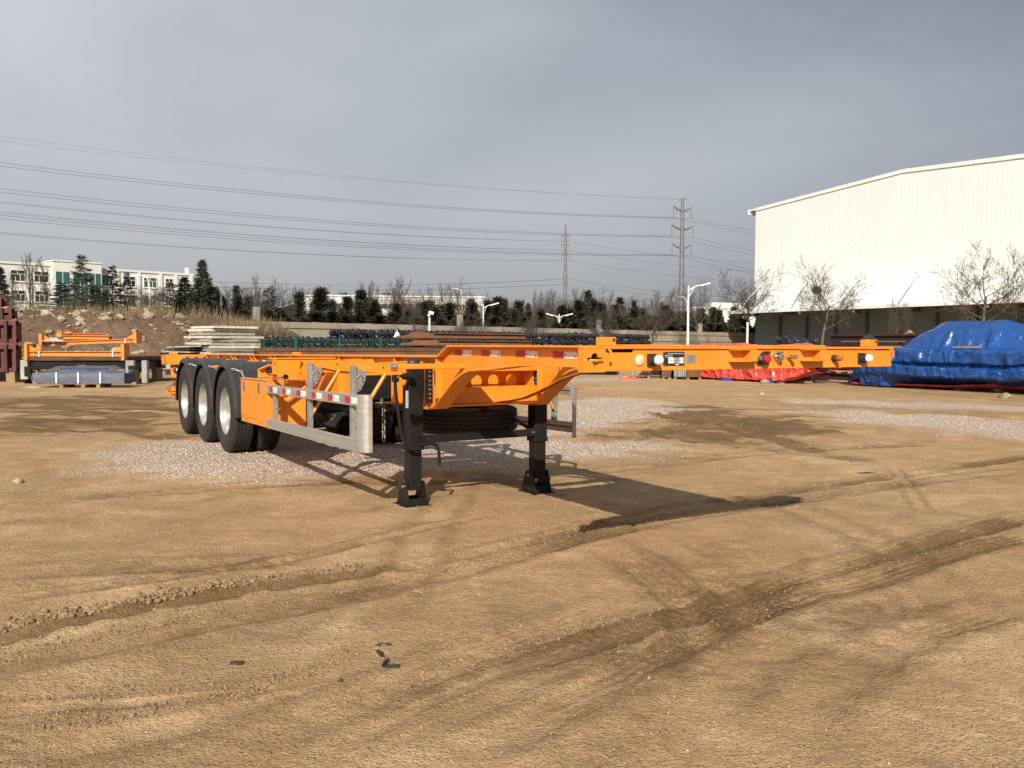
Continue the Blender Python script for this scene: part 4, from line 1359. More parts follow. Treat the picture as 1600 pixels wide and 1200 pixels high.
def wheel(x, y, z, flip, outer, name="wheel", parent=None):
    w = empty(name)
    w.parent = parent or TR
    w.location = (x, y, z)
    if flip:
        w.rotation_euler = (0, 0, math.pi)
    link("tyre", tyre_me, w)
    link("rim", rim_out if outer else rim_in, w)
    if outer:
        link("wheel_nuts", nut_me, w)
    return w


AX = [7.50, 8.81, 10.12]
for u in AX:
    wheel(hw, u, WR - 0.008, False, True)
    wheel(0.335 + hw, u, WR - 0.008, True, False)
    wheel(2.44 - hw, u, WR - 0.008, True, True)
    wheel(2.44 - 0.335 - hw, u, WR - 0.008, False, False)
    ax_ = part(MB().bx(0.30, 2.14, u - 0.07, u + 0.07, WR - 0.075, WR + 0.065), "axle", 'black_paint', bevel=0.015, shear=False)
    for s_ in (0.42, 2.02):
        part(MB().lathe([(0.0, -0.13), (0.205, -0.13), (0.21, -0.11), (0.21, 0.12), (0.0, 0.13)], (s_ + (0.2 if s_ < 1 else -0.2), u, WR), 'x', 28), "brake_drum", 'black_paint', ax_, smooth=40, shear=False)
    for v in (0.78, 1.66):
        sp = MB()
        for q in range(5):
            L = 0.62 - q * 0.09
            pts = [(v, u - L + 2 * L * t / 8, WR + 0.135 + 0.012 * q + 0.06 * (2 * t / 8 - 1) ** 2 * (L / 0.62) ** 2) for t in range(9)]
            for a, b in zip(pts[:-1], pts[1:]):
                sp.beam(a, b, 0.09, 0.011)
        part(sp, "leaf_spring", 'black_paint', shear=False)
        part(MB().prism([(u - 0.655 - 0.09, 0.96), (u - 0.655 + 0.09, 0.96), (u - 0.655 + 0.05, 0.62), (u - 0.655 - 0.05, 0.62)], v - 0.06, v + 0.06, 'x'), "spring_hanger", 'orange', bevel=0.003, shear=False)

# mudguards: one moulded black arch over each pair of wheels
for side_, x0, x1 in ((1, -0.012, 0.62), (-1, 1.82, 2.452)):
    for u in AX:
        n = 30
        ro, ri = 0.612, 0.602
        sect = [(ri - 0.055, x0), (ri - 0.03, x0 - 0.004), (ro - 0.015, x0 + 0.006), (ro + 0.004, x0 + 0.030), (ro + 0.002, x0 + 0.06), (ro, x0 + 0.10), (ro, x1 - 0.10), (ro + 0.004, x1 - 0.03), (ro - 0.015, x1 - 0.006), (ri - 0.03, x1), (ri - 0.06, x1),
                (ri - 0.06, x1 - 0.008), (ri - 0.02, x1 - 0.012), (ri, x1 - 0.05), (ri, x0 + 0.05), (ri - 0.02, x0 + 0.012), (ri - 0.055, x0 + 0.008)]
        vs, fs = [], []
        m_ = len(sect)
        for i in range(n + 1):
            t = R(-4) + R(190) * i / n
            if i in (0, n):
                pass
            for r_, h in sect:
                vs.append((h, u - r_ * math.cos(t), WR + r_ * math.sin(t)))
        for i in range(n):
            for q in range(m_):
                q2 = (q + 1) % m_
                fs.append((i * m_ + q, i * m_ + q2, (i + 1) * m_ + q2, (i + 1) * m_ + q))
        fs.append(tuple(range(m_)))
        fs.append(tuple(reversed(range(n * m_, n * m_ + m_))))
        mg = MB().add(vs, fs)
        mud = part(mg, "mudguard", 'black_plastic', smooth=35, shear=False)
        if side_ > 0:
            for t in (28,):
                tt = R(t)
                pts = [(0.03, u - 0.622 * math.cos(tt + 0.55), WR + 0.622 * math.sin(tt + 0.55)), (0.06, u - 0.626 * math.cos(tt + 0.5), WR + 0.626 * math.sin(tt + 0.5)),
                       (0.13, u - 0.630 * math.cos(tt + 0.42), WR + 0.630 * math.sin(tt + 0.42)), (0.15, u - 0.630 * math.cos(tt + 0.2), WR + 0.630 * math.sin(tt + 0.2)), (0.16, u - 0.630 * math.cos(tt - 0.05), WR + 0.630 * math.sin(tt - 0.05))]
                b = part(MB().tube(pts, 0.008, 8), "mudguard_clamp", 'galv', mud, smooth=40, shear=False)
                for q in (1, 2, 3):
                    part(MB().box(pts[q], (0.04, 0.03, 0.03), (0.4, 0, 0.3)), "clamp_block", 'galv', b, bevel=0.003, shear=False)
    for i, u in enumerate(AX[:2]):
        pass
part(MB().tube([(0.65, 8.16, 1.08), (0.02, 8.16, 1.05)], 0.016, 10), "mudguard_stay", 'orange', smooth=40, shear=False)

# air tanks and the cross tube low under the frame
part(MB().tube([(0.55, 5.05, 0.80), (2.2, 5.05, 0.80)], 0.03, 12), "cross_tube", 'orange', smooth=40, shear=False)
for y in (6.1, 6.5):
    part(MB().lathe([(0, 0.80), (0.09, 0.82), (0.125, 0.87), (0.125, 1.57), (0.09, 1.62), (0, 1.64)], (0, y, 0.72), 'x', 22), "air_tank", 'black_paint', smooth=50, shear=False)
part(MB().bx(0.74, 1.7, 4.05, 4.06, 0.865, 1.10), "black_panel", 'black_paint', shear=False)
part(MB().bx(0.24, 0.58, 3.62, 3.63, 0.85, 1.09), "valve_panel", 'black_paint', bevel=0.002, shear=False)
part(MB().bx(0.20, 0.645, 3.42, 3.64, 0.82, 0.842), "valve_shelf", 'black_paint', shear=False)
part(MB().lathe([(0, 0.05), (0.012, 0.05), (0.018, 0.03), (0.018, 0)], (0.44, 3.50, 0.845), 'z', 10), "valve_fitting", 'steel', shear=False)
# hanging chain of the spare wheel winch
ch = empty("winch_chain")
ch.parent = TR
lk = MB()
ring = [(0.016 * math.cos(t), 0.0, 0.026 * math.sin(t)) for t in [2 * math.pi * i / 12 for i in range(13)]]
link_me = MB().tube(ring, 0.005, 6, False).mesh("chain_link", 'chain', 60)
for i in range(8):
    o = link("chain_link", link_me, ch)
    o.location = (0.43, 3.44, 0.80 - 0.036 * i)
    o.rotation_euler = (0, 0.12, R(90 * (i % 2) + 25))
# spare wheel slung flat under the frame
sw = empty("spare_wheel")
sw.parent = TR
sw.location = (1.34, 3.70, 0.668)
sw.scale = (0.88, 1, 1)
sw.rotation_euler = (R(-1.5), R(-90), 0)
link("tyre", tyre_me, sw)
link("rim", rim_in, sw)
part(MB().beam((1.34, 3.2, 0.835), (1.34, 4.3, 0.835), 0.08, 0.03), "spare_carrier", 'galv', shear=False)

# --- rear bolster
rb = MB()
holes = [circ(v, 1.205, 0.028, 16) for v in (0.36, 0.50, 0.64, 0.95)]
rb.prism([(0.0, 1.13), (0.02, 1.13), (0.02, 1.13), (0.30, 1.13), (0.95, 1.15), (1.05, 1.25), (2.44, 1.25), (2.44, 1.262), (0.0, 1.262)], 11.70, 11.71, 'y', holes[:3])
rb.bx(0.0, 2.44, 11.71, 12.05, 1.252, 1.264)
rb.bx(0.0, 2.44, 12.04, 12.05, 1.10, 1.252)
rb.bx(0.0, 0.01, 11.70, 12.05, 1.10, 1.264)
rb.bx(0.03, 0.24, 11.66, 11.70, 1.10, 1.15)
rear = part(rb, "rear_bolster", 'orange', bevel=0.002)
c = MB().prism([(0.09, 1.10), (0.36, 1.10), (0.36, 0.90), (0.33, 0.875), (0.14, 0.875), (0.10, 0.91)], 11.74, 11.75, 'y')
rp = part(c, "lamp_plate", 'orange', rear)
part(MB().lathe([(0, -0.03), (0.05, -0.03), (0.07, -0.02), (0.07, 0)], (0.20, 11.74, 1.01), 'y', 20), "tail_lamp", 'black_plastic', rp, smooth=40)
part(MB().lathe([(0, -0.038), (0.022, -0.036), (0.025, -0.03)], (0.20, 11.74, 1.01), 'y', 14), "lamp_centre", 'white_ref', rp, smooth=40)
for v in (0.16, 2.28):
    o = part(MB().lathe([(0, 0.13), (0.02, 0.125), (0.05, 0.07), (0.055, 0.06)], (v, 11.85, 1.264), 'z', 12), "twist_lock", 'black_plastic', smooth=40)
    part(MB().bx(v - 0.06, v + 0.06, 11.79, 11.91, 1.2645, 1.305), "lock_base", 'orange', o, bevel=0.004)
for v in (0.35, 2.09):
    part(MB().bx(v - 0.03, v + 0.03, 11.85, 11.91, 0.42, 1.10), "bumper_post", 'black_paint', shear=False)
part(MB().bx(0.05, 2.39, 11.80, 11.92, 0.47, 0.60), "rear_bumper", 'orange', bevel=0.004, shear=False)
part(MB().bx(0.14, 0.34, 11.76, 11.80, 0.63, 0.70), "tail_light", 'red_ref', bevel=0.004, shear=False)
part(MB().tube([(0.14, 11.78, 0.66), (0.02, 11.75, 0.60), (0.06, 11.72, 0.55), (0.30, 11.74, 0.53)], 0.008, 6), "lamp_cable", 'black_plastic', smooth=60, shear=False)

# ------------------------------------------------------------------ setting: embankment, boundary wall, buildings


def grid_mesh(name, mat, P, smooth=True):
    """P: (rows, cols, 3) array of points"""
    r, c = P.shape[:2]
    i = np.arange((r - 1) * (c - 1))
    a = (i // (c - 1)) * c + i % (c - 1)
    q = np.stack([a, a + 1, a + c + 1, a + c], 1)
    m = bpy.data.meshes.new(name)
    m.vertices.add(r * c)
    m.vertices.foreach_set("co", P.reshape(-1).astype(np.float32))
    m.loops.add(q.size)
    m.loops.foreach_set("vertex_index", q.ravel().astype(np.int32))
    m.polygons.add(len(q))
    m.polygons.foreach_set("loop_start", np.arange(0, q.size, 4, dtype=np.int32))
    m.polygons.foreach_set("loop_total", np.full(len(q), 4, dtype=np.int32))
    m.polygons.foreach_set("use_smooth", np.full(len(q), smooth))
    m.update()
    m.materials.append(M[mat] if isinstance(mat, str) else mat)
    return m


def bank_h(x, y):
    toe = 37.5 + 0.10 * (x + 20)
    s = y - toe + 1.6 * fbm(x, y, 0.16, 3)
    crest = 2.95 - 0.75 * sstep(-19.5, -15.2, x) + 0.35 * fbm(x, y * 0.3, 0.25, 2)
    h = crest * sstep(-0.6, 7.5, s) ** 0.85
    h = h * sstep(-12.6, -15.6, x + 0.8 * fbm(x, y, 0.4, 2))
    face = np.clip(h / 3.6, 0, 1) * sstep(13, 7, s)
    h = h + face * (0.75 * fbm(x, y, 0.5, 4, 0.6) + 0.55 * np.abs(fbm(x + 9, y, 1.3, 3, 0.65)) - 0.15)
    h = h + 0.010 * np.maximum(y - 60, 0) * sstep(-15, -25, x)
    return h - 0.06


k = NT("embankment_earth")
n1 = k.ramp(k.noise(0.35, 6, 0.65, None, 0.5), 0.34, 0.66)
n2 = k.ramp(k.noise(1.7, 7, 0.7), 0.38, 0.66)
n3 = k.noise(9, 5, 0.75)
base = k.mix(n1, (0.165, 0.092, 0.048), (0.25, 0.165, 0.095))
base = k.mix(k.math('MULTIPLY', n2, 0.85), base, (0.105, 0.066, 0.04))
base = k.mix(k.ramp(n3, 0.58, 0.72, 0, 0.7), base, (0.40, 0.33, 0.24))
k.p(Base_Color=base, Roughness=0.95)
k.bump(k.math('ADD', k.noise(1.8, 7, 0.7), k.math('MULTIPLY', n3, 0.4)), 1.0, 0.35)
M['bank'] = k.m
bxs = np.concatenate([np.linspace(-95, -34, 60), np.linspace(-33.6, -11.5, 190)])
bys = np.concatenate([np.linspace(33.5, 50, 120), np.linspace(51, 190, 60)])
BX, BY = np.meshgrid(bxs, bys)
BZ = bank_h(BX, BY)
emb = link("embankment", grid_mesh("embankment", 'bank', np.stack([BX, BY, BZ], -1)))
tag(emb, "bare brown earth embankment with rocks rising on the left", kind="structure")

rock_me = []
for i in range(6):
    bm_ = bmesh.new()
    bmesh.ops.create_icosphere(bm_, subdivisions=2, radius=1)
    sc = Vector((1.0, 0.8, 0.62))
    for v in bm_.verts:
        f = 1 + 0.55 * mnoise.noise(v.co * 1.3 + Vector((i * 7.1, 3, 0))) + 0.2 * mnoise.noise(v.co * 3.1 + Vector((0, i * 5.3, 1)))
        v.co = Vector((v.co.x * sc.x, v.co.y * sc.y, v.co.z * sc.z)) * f
        v.co.x = round(v.co.x * 3) / 3 * 0.35 + v.co.x * 0.65
        v.co.z = round(v.co.z * 3) / 3 * 0.4 + v.co.z * 0.6
    m = bpy.data.meshes.new("rock")
    bm_.to_mesh(m)
    bm_.free()
    m.materials.append(M['rock'])
    rock_me.append(m)
rr = random.Random(11)
nrock = 0
while nrock < 300:
    x = rr.uniform(-29, -13.8)
    y = rr.uniform(36, 46)
    z = float(bank_h(np.array([x]), np.array([y]))[0])
    if z < 0.25:
        if rr.random() > 0.15:
            continue
        z = 0.0
    o = link("rock", rr.choice(rock_me), emb)
    s = 0.07 + 0.24 * rr.random() ** 3.0
    o.location = (x, y, max(z, 0) + s * 0.25)
    o.scale = (s * rr.uniform(0.8, 1.3), s, s * rr.uniform(0.7, 1.1))
    o.rotation_euler = (rr.uniform(-.5, .5), rr.uniform(-.5, .5), rr.uniform(0, 6.28))
    nrock += 1


def grass(name, n, area, h, mat, label, cond=None, seed=1, zf=None):
    r = np.random.RandomState(seed)
    x = r.uniform(area[0], area[1], n)
    y = r.uniform(area[2], area[3], n)
    keep = (fbm(x, y, 0.35, 3) > -0.18)
    if cond is not None:
        keep &= cond(x, y)
    x, y = x[keep], y[keep]
    n = len(x)
    z = (zf or bank_h)(x, y)
    a = r.rand(n) * 6.283
    hh = h * (0.35 + 0.9 * r.rand(n)) * (0.7 + 0.9 * np.clip(fbm(x, y, 0.5, 2) + 0.3, 0, 1))
    w = 0.014 + 0.012 * r.rand(n)
    lean = (r.rand(n, 2) - 0.5) * 0.9
    V_ = np.zeros((n, 3, 3))
    V_[:, 0] = np.stack([x - np.cos(a) * w, y - np.sin(a) * w, z - 0.05], 1)
    V_[:, 1] = np.stack([x + np.cos(a) * w, y + np.sin(a) * w, z - 0.05], 1)
    V_[:, 2] = np.stack([x + lean[:, 0] * hh, y + lean[:, 1] * hh, z + hh], 1)
    m = bpy.data.meshes.new(name)
    m.from_pydata(V_.reshape(-1, 3).tolist(), [], np.arange(n * 3).reshape(-1, 3).tolist())
    m.materials.append(M[mat])
    return tag(link(name, m), label, "grass", kind="stuff")


grass("dry_grass", 10000, (-40, -13.2, 43.2, 56), 0.75, 'dry_grass', "dry straw-coloured grass along the top of the embankment",
      lambda x, y: (bank_h(x, y) > 1.7) & (y > 45.8 + 0.1 * (x + 20) + 3 * fbm(x, y, 0.2, 2)))

# --- concrete boundary wall, one pier every few metres
W0, W1 = Vector((-20.2, 52.6, 0)), Vector((31.0, 104.3, 0))
wd = (W1 - W0).normalized()
wn = Vector((wd.y, -wd.x, 0))
wall = empty("boundary_wall", W0, math.atan2(wd.y, wd.x), "long weathered concrete boundary wall behind the yard", "wall")
WL = (W1 - W0).length
m = MB()
m.bx(0, WL, 0.06, 0.26, 0, 2.38)
m.build("wall_face", 'concrete', wall)
nseg = 16
for i in range(nseg):
    a, b = i * WL / nseg, (i + 1) * WL / nseg
    MB().bx(a + 0.012, b - 0.012, -0.02 + 0.008 * (i % 2), 0.32, 2.385, 2.80).build("coping_beam", 'concrete', wall, bevel=0.01)
    MB().bx(a - 0.17, a + 0.17, -0.03, 0.35, 2.80 if i % 4 == 0 else 2.79, 3.75 if i % 4 == 1 else 2.83).build("pier", 'concrete', wall, bevel=0.01)
MB().bx(0, WL, -0.03, 0.058, 1.7, 1.78).build("ledge", 'concrete', wall)

# --- big white shed on the right
C0 = Vector((28.3, 98.0, 0))                       # its left front corner
wdir = Vector((0.503, -0.864, 0)).normalized()    # along the gable front towards the right
back = Vector((0.864, 0.503, 0)).normalized()
shed = empty("white_shed", C0, math.atan2(wdir.y, wdir.x), "large white ribbed metal shed with a low gable behind the yard", "building")
EA, RI, HALF, DEEP = 17.05, 18.2, 18.9, 60.0
# local x runs along the gable, local y runs back
BOT = 5.05


def roof_z(x):
    return EA + (RI - EA) * (1 - abs(x - HALF) / HALF)


pts = []
x = 0.0
pitch = 0.42
prof_ = [(0.0, 0.0), (0.30, 0.0), (0.33, -0.009), (0.39, -0.009)]
while x < 2 * HALF:
    for dx, dy in prof_:
        if x + dx <= 2 * HALF:
            pts.append((x + dx, dy))
    x += pitch
vs, fs = [], []
for (px_, py_) in pts:
    vs += [(px_, py_, BOT), (px_, py_, roof_z(px_))]
for i in range(len(pts) - 1):
    fs.append((2 * i, 2 * i + 2, 2 * i + 3, 2 * i + 1))
mm = MB().add(vs, fs)
me_ = mm.mesh("gable_cladding", 'cladding')
link("gable_cladding", me_, shed)
# left flank
pts = []
y = 0.0
while y < DEEP:
    for dy, dx in prof_:
        pts.append((dx, y + dy))
    y += pitch
vs, fs = [], []
for (px_, py_) in pts:
    vs += [(px_, py_, BOT), (px_, py_, EA - 0.05)]
for i in range(len(pts) - 1):
    fs.append((2 * i + 2, 2 * i, 2 * i + 1, 2 * i + 3))
link("side_cladding", MB().add(vs, fs).mesh("side_cladding", 'cladding'), shed)
MB().bx(2 * HALF, 2 * HALF + 0.1, 0, DEEP, 0, EA).build("side_wall", 'cladding', shed)
MB().bx(0, 2 * HALF, DEEP, DEEP + 0.1, 0, EA).build("rear_wall", 'cladding', shed)
rf = MB().add([(-0.9, -0.06, EA - 0.06), (HALF, -0.06, RI + 0.0), (2 * HALF + 0.9, -0.06, EA - 0.06), (-0.9, DEEP, EA - 0.06), (HALF, DEEP, RI), (2 * HALF + 0.9, DEEP, EA - 0.06),
               (-0.9, -0.06, EA + 0.12), (HALF, -0.06, RI + 0.18), (2 * HALF + 0.9, -0.06, EA + 0.12), (-0.9, DEEP, EA + 0.12), (HALF, DEEP, RI + 0.18), (2 * HALF + 0.9, DEEP, EA + 0.12)],
              [(0, 1, 4, 3), (1, 2, 5, 4), (6, 9, 10, 7), (7, 10, 11, 8), (0, 6, 7, 1), (1, 7, 8, 2), (0, 3, 9, 6), (2, 8, 11, 5), (3, 4, 10, 9), (4, 5, 11, 10)])
rf.build("roof", 'cladding', shed)
# verge trim in lengths with small joints
nseg = 9
for i in range(nseg):
    xa, xb = i * 2 * HALF / nseg, (i + 1) * 2 * HALF / nseg
    segs = [(xa, xb)] if not (xa < HALF < xb) else [(xa, HALF), (HALF, xb)]
    for a, b in segs:
        MB().prism([(a + 0.02, roof_z(a) - 0.16), (b - 0.02, roof_z(b) - 0.16), (b - 0.02, roof_z(b) + 0.20), (a + 0.02, roof_z(a) + 0.20)], -0.10 - 0.006 * (i % 2), -0.07, 'y').build("verge_trim", 'cladding', shed)
MB().bx(-1.15, -0.902, -0.1, DEEP, EA - 0.45, EA + 0.16).build("gutter", 'cladding', shed)
# grey lower wall standing under the canopy, in sheets
n = 10
for i in range(n):
    a, b = i * 2 * HALF / n, (i + 1) * 2 * HALF / n
    MB().bx(a + 0.02, b - 0.02, 0.25, 0.35, 0.0, BOT + 0.3).build("lower_panel", 'grey_clad', shed)
    MB().bx(b - 0.14, b + 0.14, 0.05, 0.25, 0.0, BOT).build("column", 'dark_steel', shed)
MB().bx(0.2, 0.35, 0.35, DEEP, 0, BOT).build("lower_side_wall", 'grey_clad', shed)
# canopy over the front
CD = 4.0
cn_ = MB()
cn_.add([(-0.4, -CD, 4.98), (2 * HALF, -CD, 4.98), (2 * HALF, 0.25, 5.15), (-0.4, 0.25, 5.15), (-0.4, -CD, 5.10), (2 * HALF, -CD, 5.10), (2 * HALF, 0.25, 5.27), (-0.4, 0.25, 5.27)],
        [(0, 3, 2, 1), (4, 5, 6, 7), (0, 1, 5, 4), (1, 2, 6, 5), (2, 3, 7, 6), (3, 0, 4, 7)])
cano = cn_.build("canopy", 'cladding', shed)
MB().bx(-0.45, 2 * HALF, -CD - 0.12, -CD - 0.005, 4.88, 5.22).build("fascia", 'cladding', cano)
for i in range(6):
    x = 1.0 + i * 6.6
    MB().bx(x - 0.12, x + 0.12, -CD + 0.05, 0.2, 4.60, 4.97).build("canopy_beam", 'dark_steel', cano)
    MB().tube([(x, -CD + 0.3, 5.2), (x, -0.05, 8.2)], 0.10, 8).build("tie_rod", 'white_paint', cano, smooth=40)
    MB().bx(x - 0.2, x + 0.2, -0.10, -0.052, 8.0, 8.5).build("tie_plate", 'white_paint', cano)
    if i in (0, 1, 2, 4):
        MB().lathe([(0, -0.25), (0.12, -0.22), (0.14, -0.05), (0.03, 0.0), (0.03, 0.16)], (x + 2.2, -CD + 0.4, 4.81), 'z', 12).build("canopy_lamp", 'white_paint', cano, smooth=40)
MB().bx(13.6, 15.6, 0.18, 0.249, 1.0, 1.5).build("wall_vent", 'dark_steel', shed)

# --- white office block up on the left
OD = Vector((0.716, 0.698, 0)).normalized()
O0 = Vector((-83.5, 136.0, 0)) - OD * 18
off = empty("office_block", O0, math.atan2(OD.y, OD.x), "white two-storey office block on the embankment with a green glazed centre bay", "building")
S0 = 18.0
LEN = S0 + 32.3
GZ = 3.0
MB().bx(0, LEN, 0.3, 14, GZ, 14.1).build("wall", 'render_white', off)
MB().bx(0, S0 + 7.9, 0.1, 14.2, 14.1, 14.5).build("parapet", 'render_white', off, bevel=0.03)
MB().bx(S0 + 15.6, LEN + 0.1, 0.1, 14.2, 13.95, 14.35).build("parapet", 'render_white', off, bevel=0.03)
bay = MB().bx(S0 + 7.9, S0 + 15.6, -1.1, 10, GZ, 14.9).build("centre_bay", 'render_white', off, bevel=0.03)
MB().bx(S0 + 7.8, S0 + 15.7, -1.25, 10, 14.9, 15.15).build("bay_cornice", 'render_white', bay)
for a, b in ((8.3, 10.4), (11.0, 13.2), (13.55, 15.4)):
    c = MB().bx(S0 + a, S0 + b, -1.16, -1.101, 4.5, 13.2).build("curtain_glass", 'teal_glass', bay)
    for q in (8.9, 11.0):
        MB().bx(S0 + a, S0 + b, -1.20, -1.161, q, q + 0.08).build("glazing_bar", 'white_paint', c)
    MB().bx(S0 + (a + b) / 2 - 0.04, S0 + (a + b) / 2 + 0.04, -1.20, -1.161, 4.5, 13.2).build("glazing_bar", 'white_paint', c)
wins = [(-16, -13.9), (-12.4, -10.2), (-8.7, -6.5), (-5.0, -2.8), (-1.6, 0.4), (1.86, 4.02), (5.36, 7.6), (16.0, 17.9), (19.6, 21.8), (23.2, 25.6), (27.1, 28.6), (29.6, 31.0)]
for j, (z0, z1) in enumerate(((11.3, 13.2), (8.0, 9.9), (4.9, 6.7))):
    for i, (a, b) in enumerate(wins):
        green = (i == 9)
        w = MB()
        t = 0.09
        w.bx(S0 + a, S0 + b, 0.18, 0.299, z0, z0 + t)
        w.bx(S0 + a, S0 + b, 0.18, 0.299, z1 - t, z1)
        w.bx(S0 + a, S0 + a + t, 0.18, 0.299, z0 + t, z1 - t)
        w.bx(S0 + b - t, S0 + b, 0.18, 0.299, z0 + t, z1 - t)
        zm = z0 + (z1 - z0) * 0.62
        w.bx(S0 + a + t, S0 + b - t, 0.19, 0.299, zm, zm + 0.07)
        for q in (1, 2):
            xm = S0 + a + (b - a) * q / 3
            w.bx(xm - 0.035, xm + 0.035, 0.19, 0.299, z0 + t, zm)
        xm = S0 + (a + b) / 2
        w.bx(xm - 0.035, xm + 0.035, 0.19, 0.299, zm + 0.07, z1 - t)
        wo = w.build("window", 'white_paint', off)
        for q in range(3):
            xa, xb = S0 + a + (b - a) * q / 3, S0 + a + (b - a) * (q + 1) / 3
            MB().bx(xa + 0.04, xb - 0.04, 0.26, 0.298, z0 + t, zm).build("pane", 'teal_glass' if green else 'glass', wo)
        for q in range(2):
            xa, xb = S0 + a + (b - a) * q / 2, S0 + a + (b - a) * (q + 1) / 2
            MB().bx(xa + 0.04, xb - 0.04, 0.26, 0.298, zm + 0.07, z1 - t).build("pane", 'teal_glass' if green else 'glass', wo)
        MB().bx(S0 + a - 0.1, S0 + b + 0.1, 0.08, 0.299, z0 - 0.13, z0 - 0.005).build("sill", 'render_white', wo)
for x in (-0.9, 4.7, 16.0 - 0.5, 18.7, 22.4, 26.3, 29.1, 32.0):
    MB().bx(S0 + x - 0.25, S0 + x + 0.25, 0.05, 0.298, GZ, 14.0).build("pilaster", 'render_white', off)
MB().bx(LEN - 0.5, LEN + 0.05, 2, 2.6, 14.35, 15.6).build("roof_kiosk", 'render_white', off)
MB().bx(S0 + 6.2, S0 + 7.0, -0.35, 0.298, 10.3, 10.9).build("air_conditioner", 'white_paint', off, bevel=0.03)

# --- long low white factory behind the wall
fac = empty("white_factory", (*(-37.97, 150), 0), R(6), "long low white factory with a window strip behind the conifers", "building")
FL = 33.0
MB().bx(0, FL, 0, 25, 0, 9.74).build("wall", 'render_white', fac)
for i in range(13):
    a = 1.6 + i * 2.35
    w = MB().bx(a, a + 1.95, -0.10, -0.004, 7.63, 8.48).build("window", 'glass', fac)
    MB().bx(a + 0.93, a + 1.02, -0.14, -0.104, 7.63, 8.48).build("mullion", 'white_paint', w)
for i in range(8):
    a = 3 + i * 3.8
    MB().bx(a, a + 1.6, -0.10, -0.004, 2.0, 4.6).build("window", 'glass', fac)
MB().bx(-0.2, FL + 0.2, -0.2, 25, 9.74 + 0.01, 9.74 + 0.25).build("roof", 'cladding', fac)
wing = MB().add([(-9, 4, 0), (-0.01, 4, 0), (-0.01, 24, 0), (-9, 24, 0), (-9, 4, 5.6), (-0.01, 4, 9.0), (-0.01, 24, 9.0), (-9, 24, 5.6)],
                [(0, 3, 2, 1), (4, 5, 6, 7), (0, 1, 5, 4), (1, 2, 6, 5), (2, 3, 7, 6), (3, 0, 4, 7)]).build("wing", 'grey_panel', fac)
MB().add([(-9.6, 3.4, 5.5), (-0.02, 3.4, 9.12), (-0.02, 24.5, 9.12), (-9.6, 24.5, 5.5), (-9.6, 3.4, 5.85), (-0.02, 3.4, 9.47), (-0.02, 24.5, 9.47), (-9.6, 24.5, 5.85)],
         [(0, 3, 2, 1), (4, 5, 6, 7), (0, 1, 5, 4), (1, 2, 6, 5), (2, 3, 7, 6), (3, 0, 4, 7)]).build("wing_roof", 'cladding', wing)
for x in (7.0, 15.0):
    v_ = MB().lathe([(0.0, 0.9), (0.7, 0.85), (0.8, 0.5), (0.45, 0.4), (0.45, 0.0)], (x, 6, 9.74 + 0.25), 'z', 14).build("roof_vent", 'dark_steel', fac, smooth=40)

low = empty("white_hall", (*(41.46, 190), 0), R(4), "low white hall with a roof box seen beside the shed", "building")
MB().bx(0, 22, 0, 20, 0, 9.56).build("wall", 'render_white', low)
MB().bx(4.5, 12.0, 2, 9, 9.56 + 0.01, 11.01).build("roof_box", 'render_white', low)
MB().bx(-0.3, 22.3, -0.3, 20, 9.56 + 0.011, 9.56 + 0.3).build("roof_edge", 'cladding', low)
for i in range(5):
    w = MB().bx(2 + i * 4, 3.4 + i * 4, -0.08, -0.004, 5.4, 6.4).build("window", 'glass', low)
hall = empty("brick_hall", (*(-16.14, 210), 0), R(3), "long low hall with a faded red roof far behind the trees", "building")
MB().bx(0, 44, 0, 14, 0, 8.6).build("wall", 'render_white', hall)
MB().add([(-0.5, -0.6, 8.5), (44.5, -0.6, 8.5), (44.5, 14.6, 8.5), (-0.5, 14.6, 8.5), (-0.5, 7, 10.4), (44.5, 7, 10.4)], [(0, 1, 5, 4), (2, 3, 4, 5), (0, 4, 3), (1, 2, 5), (0, 3, 2, 1)]).build("roof", simple("faded_red_roof", (0.30, 0.16, 0.11), 0.8), hall)

# ------------------------------------------------------------------ trees


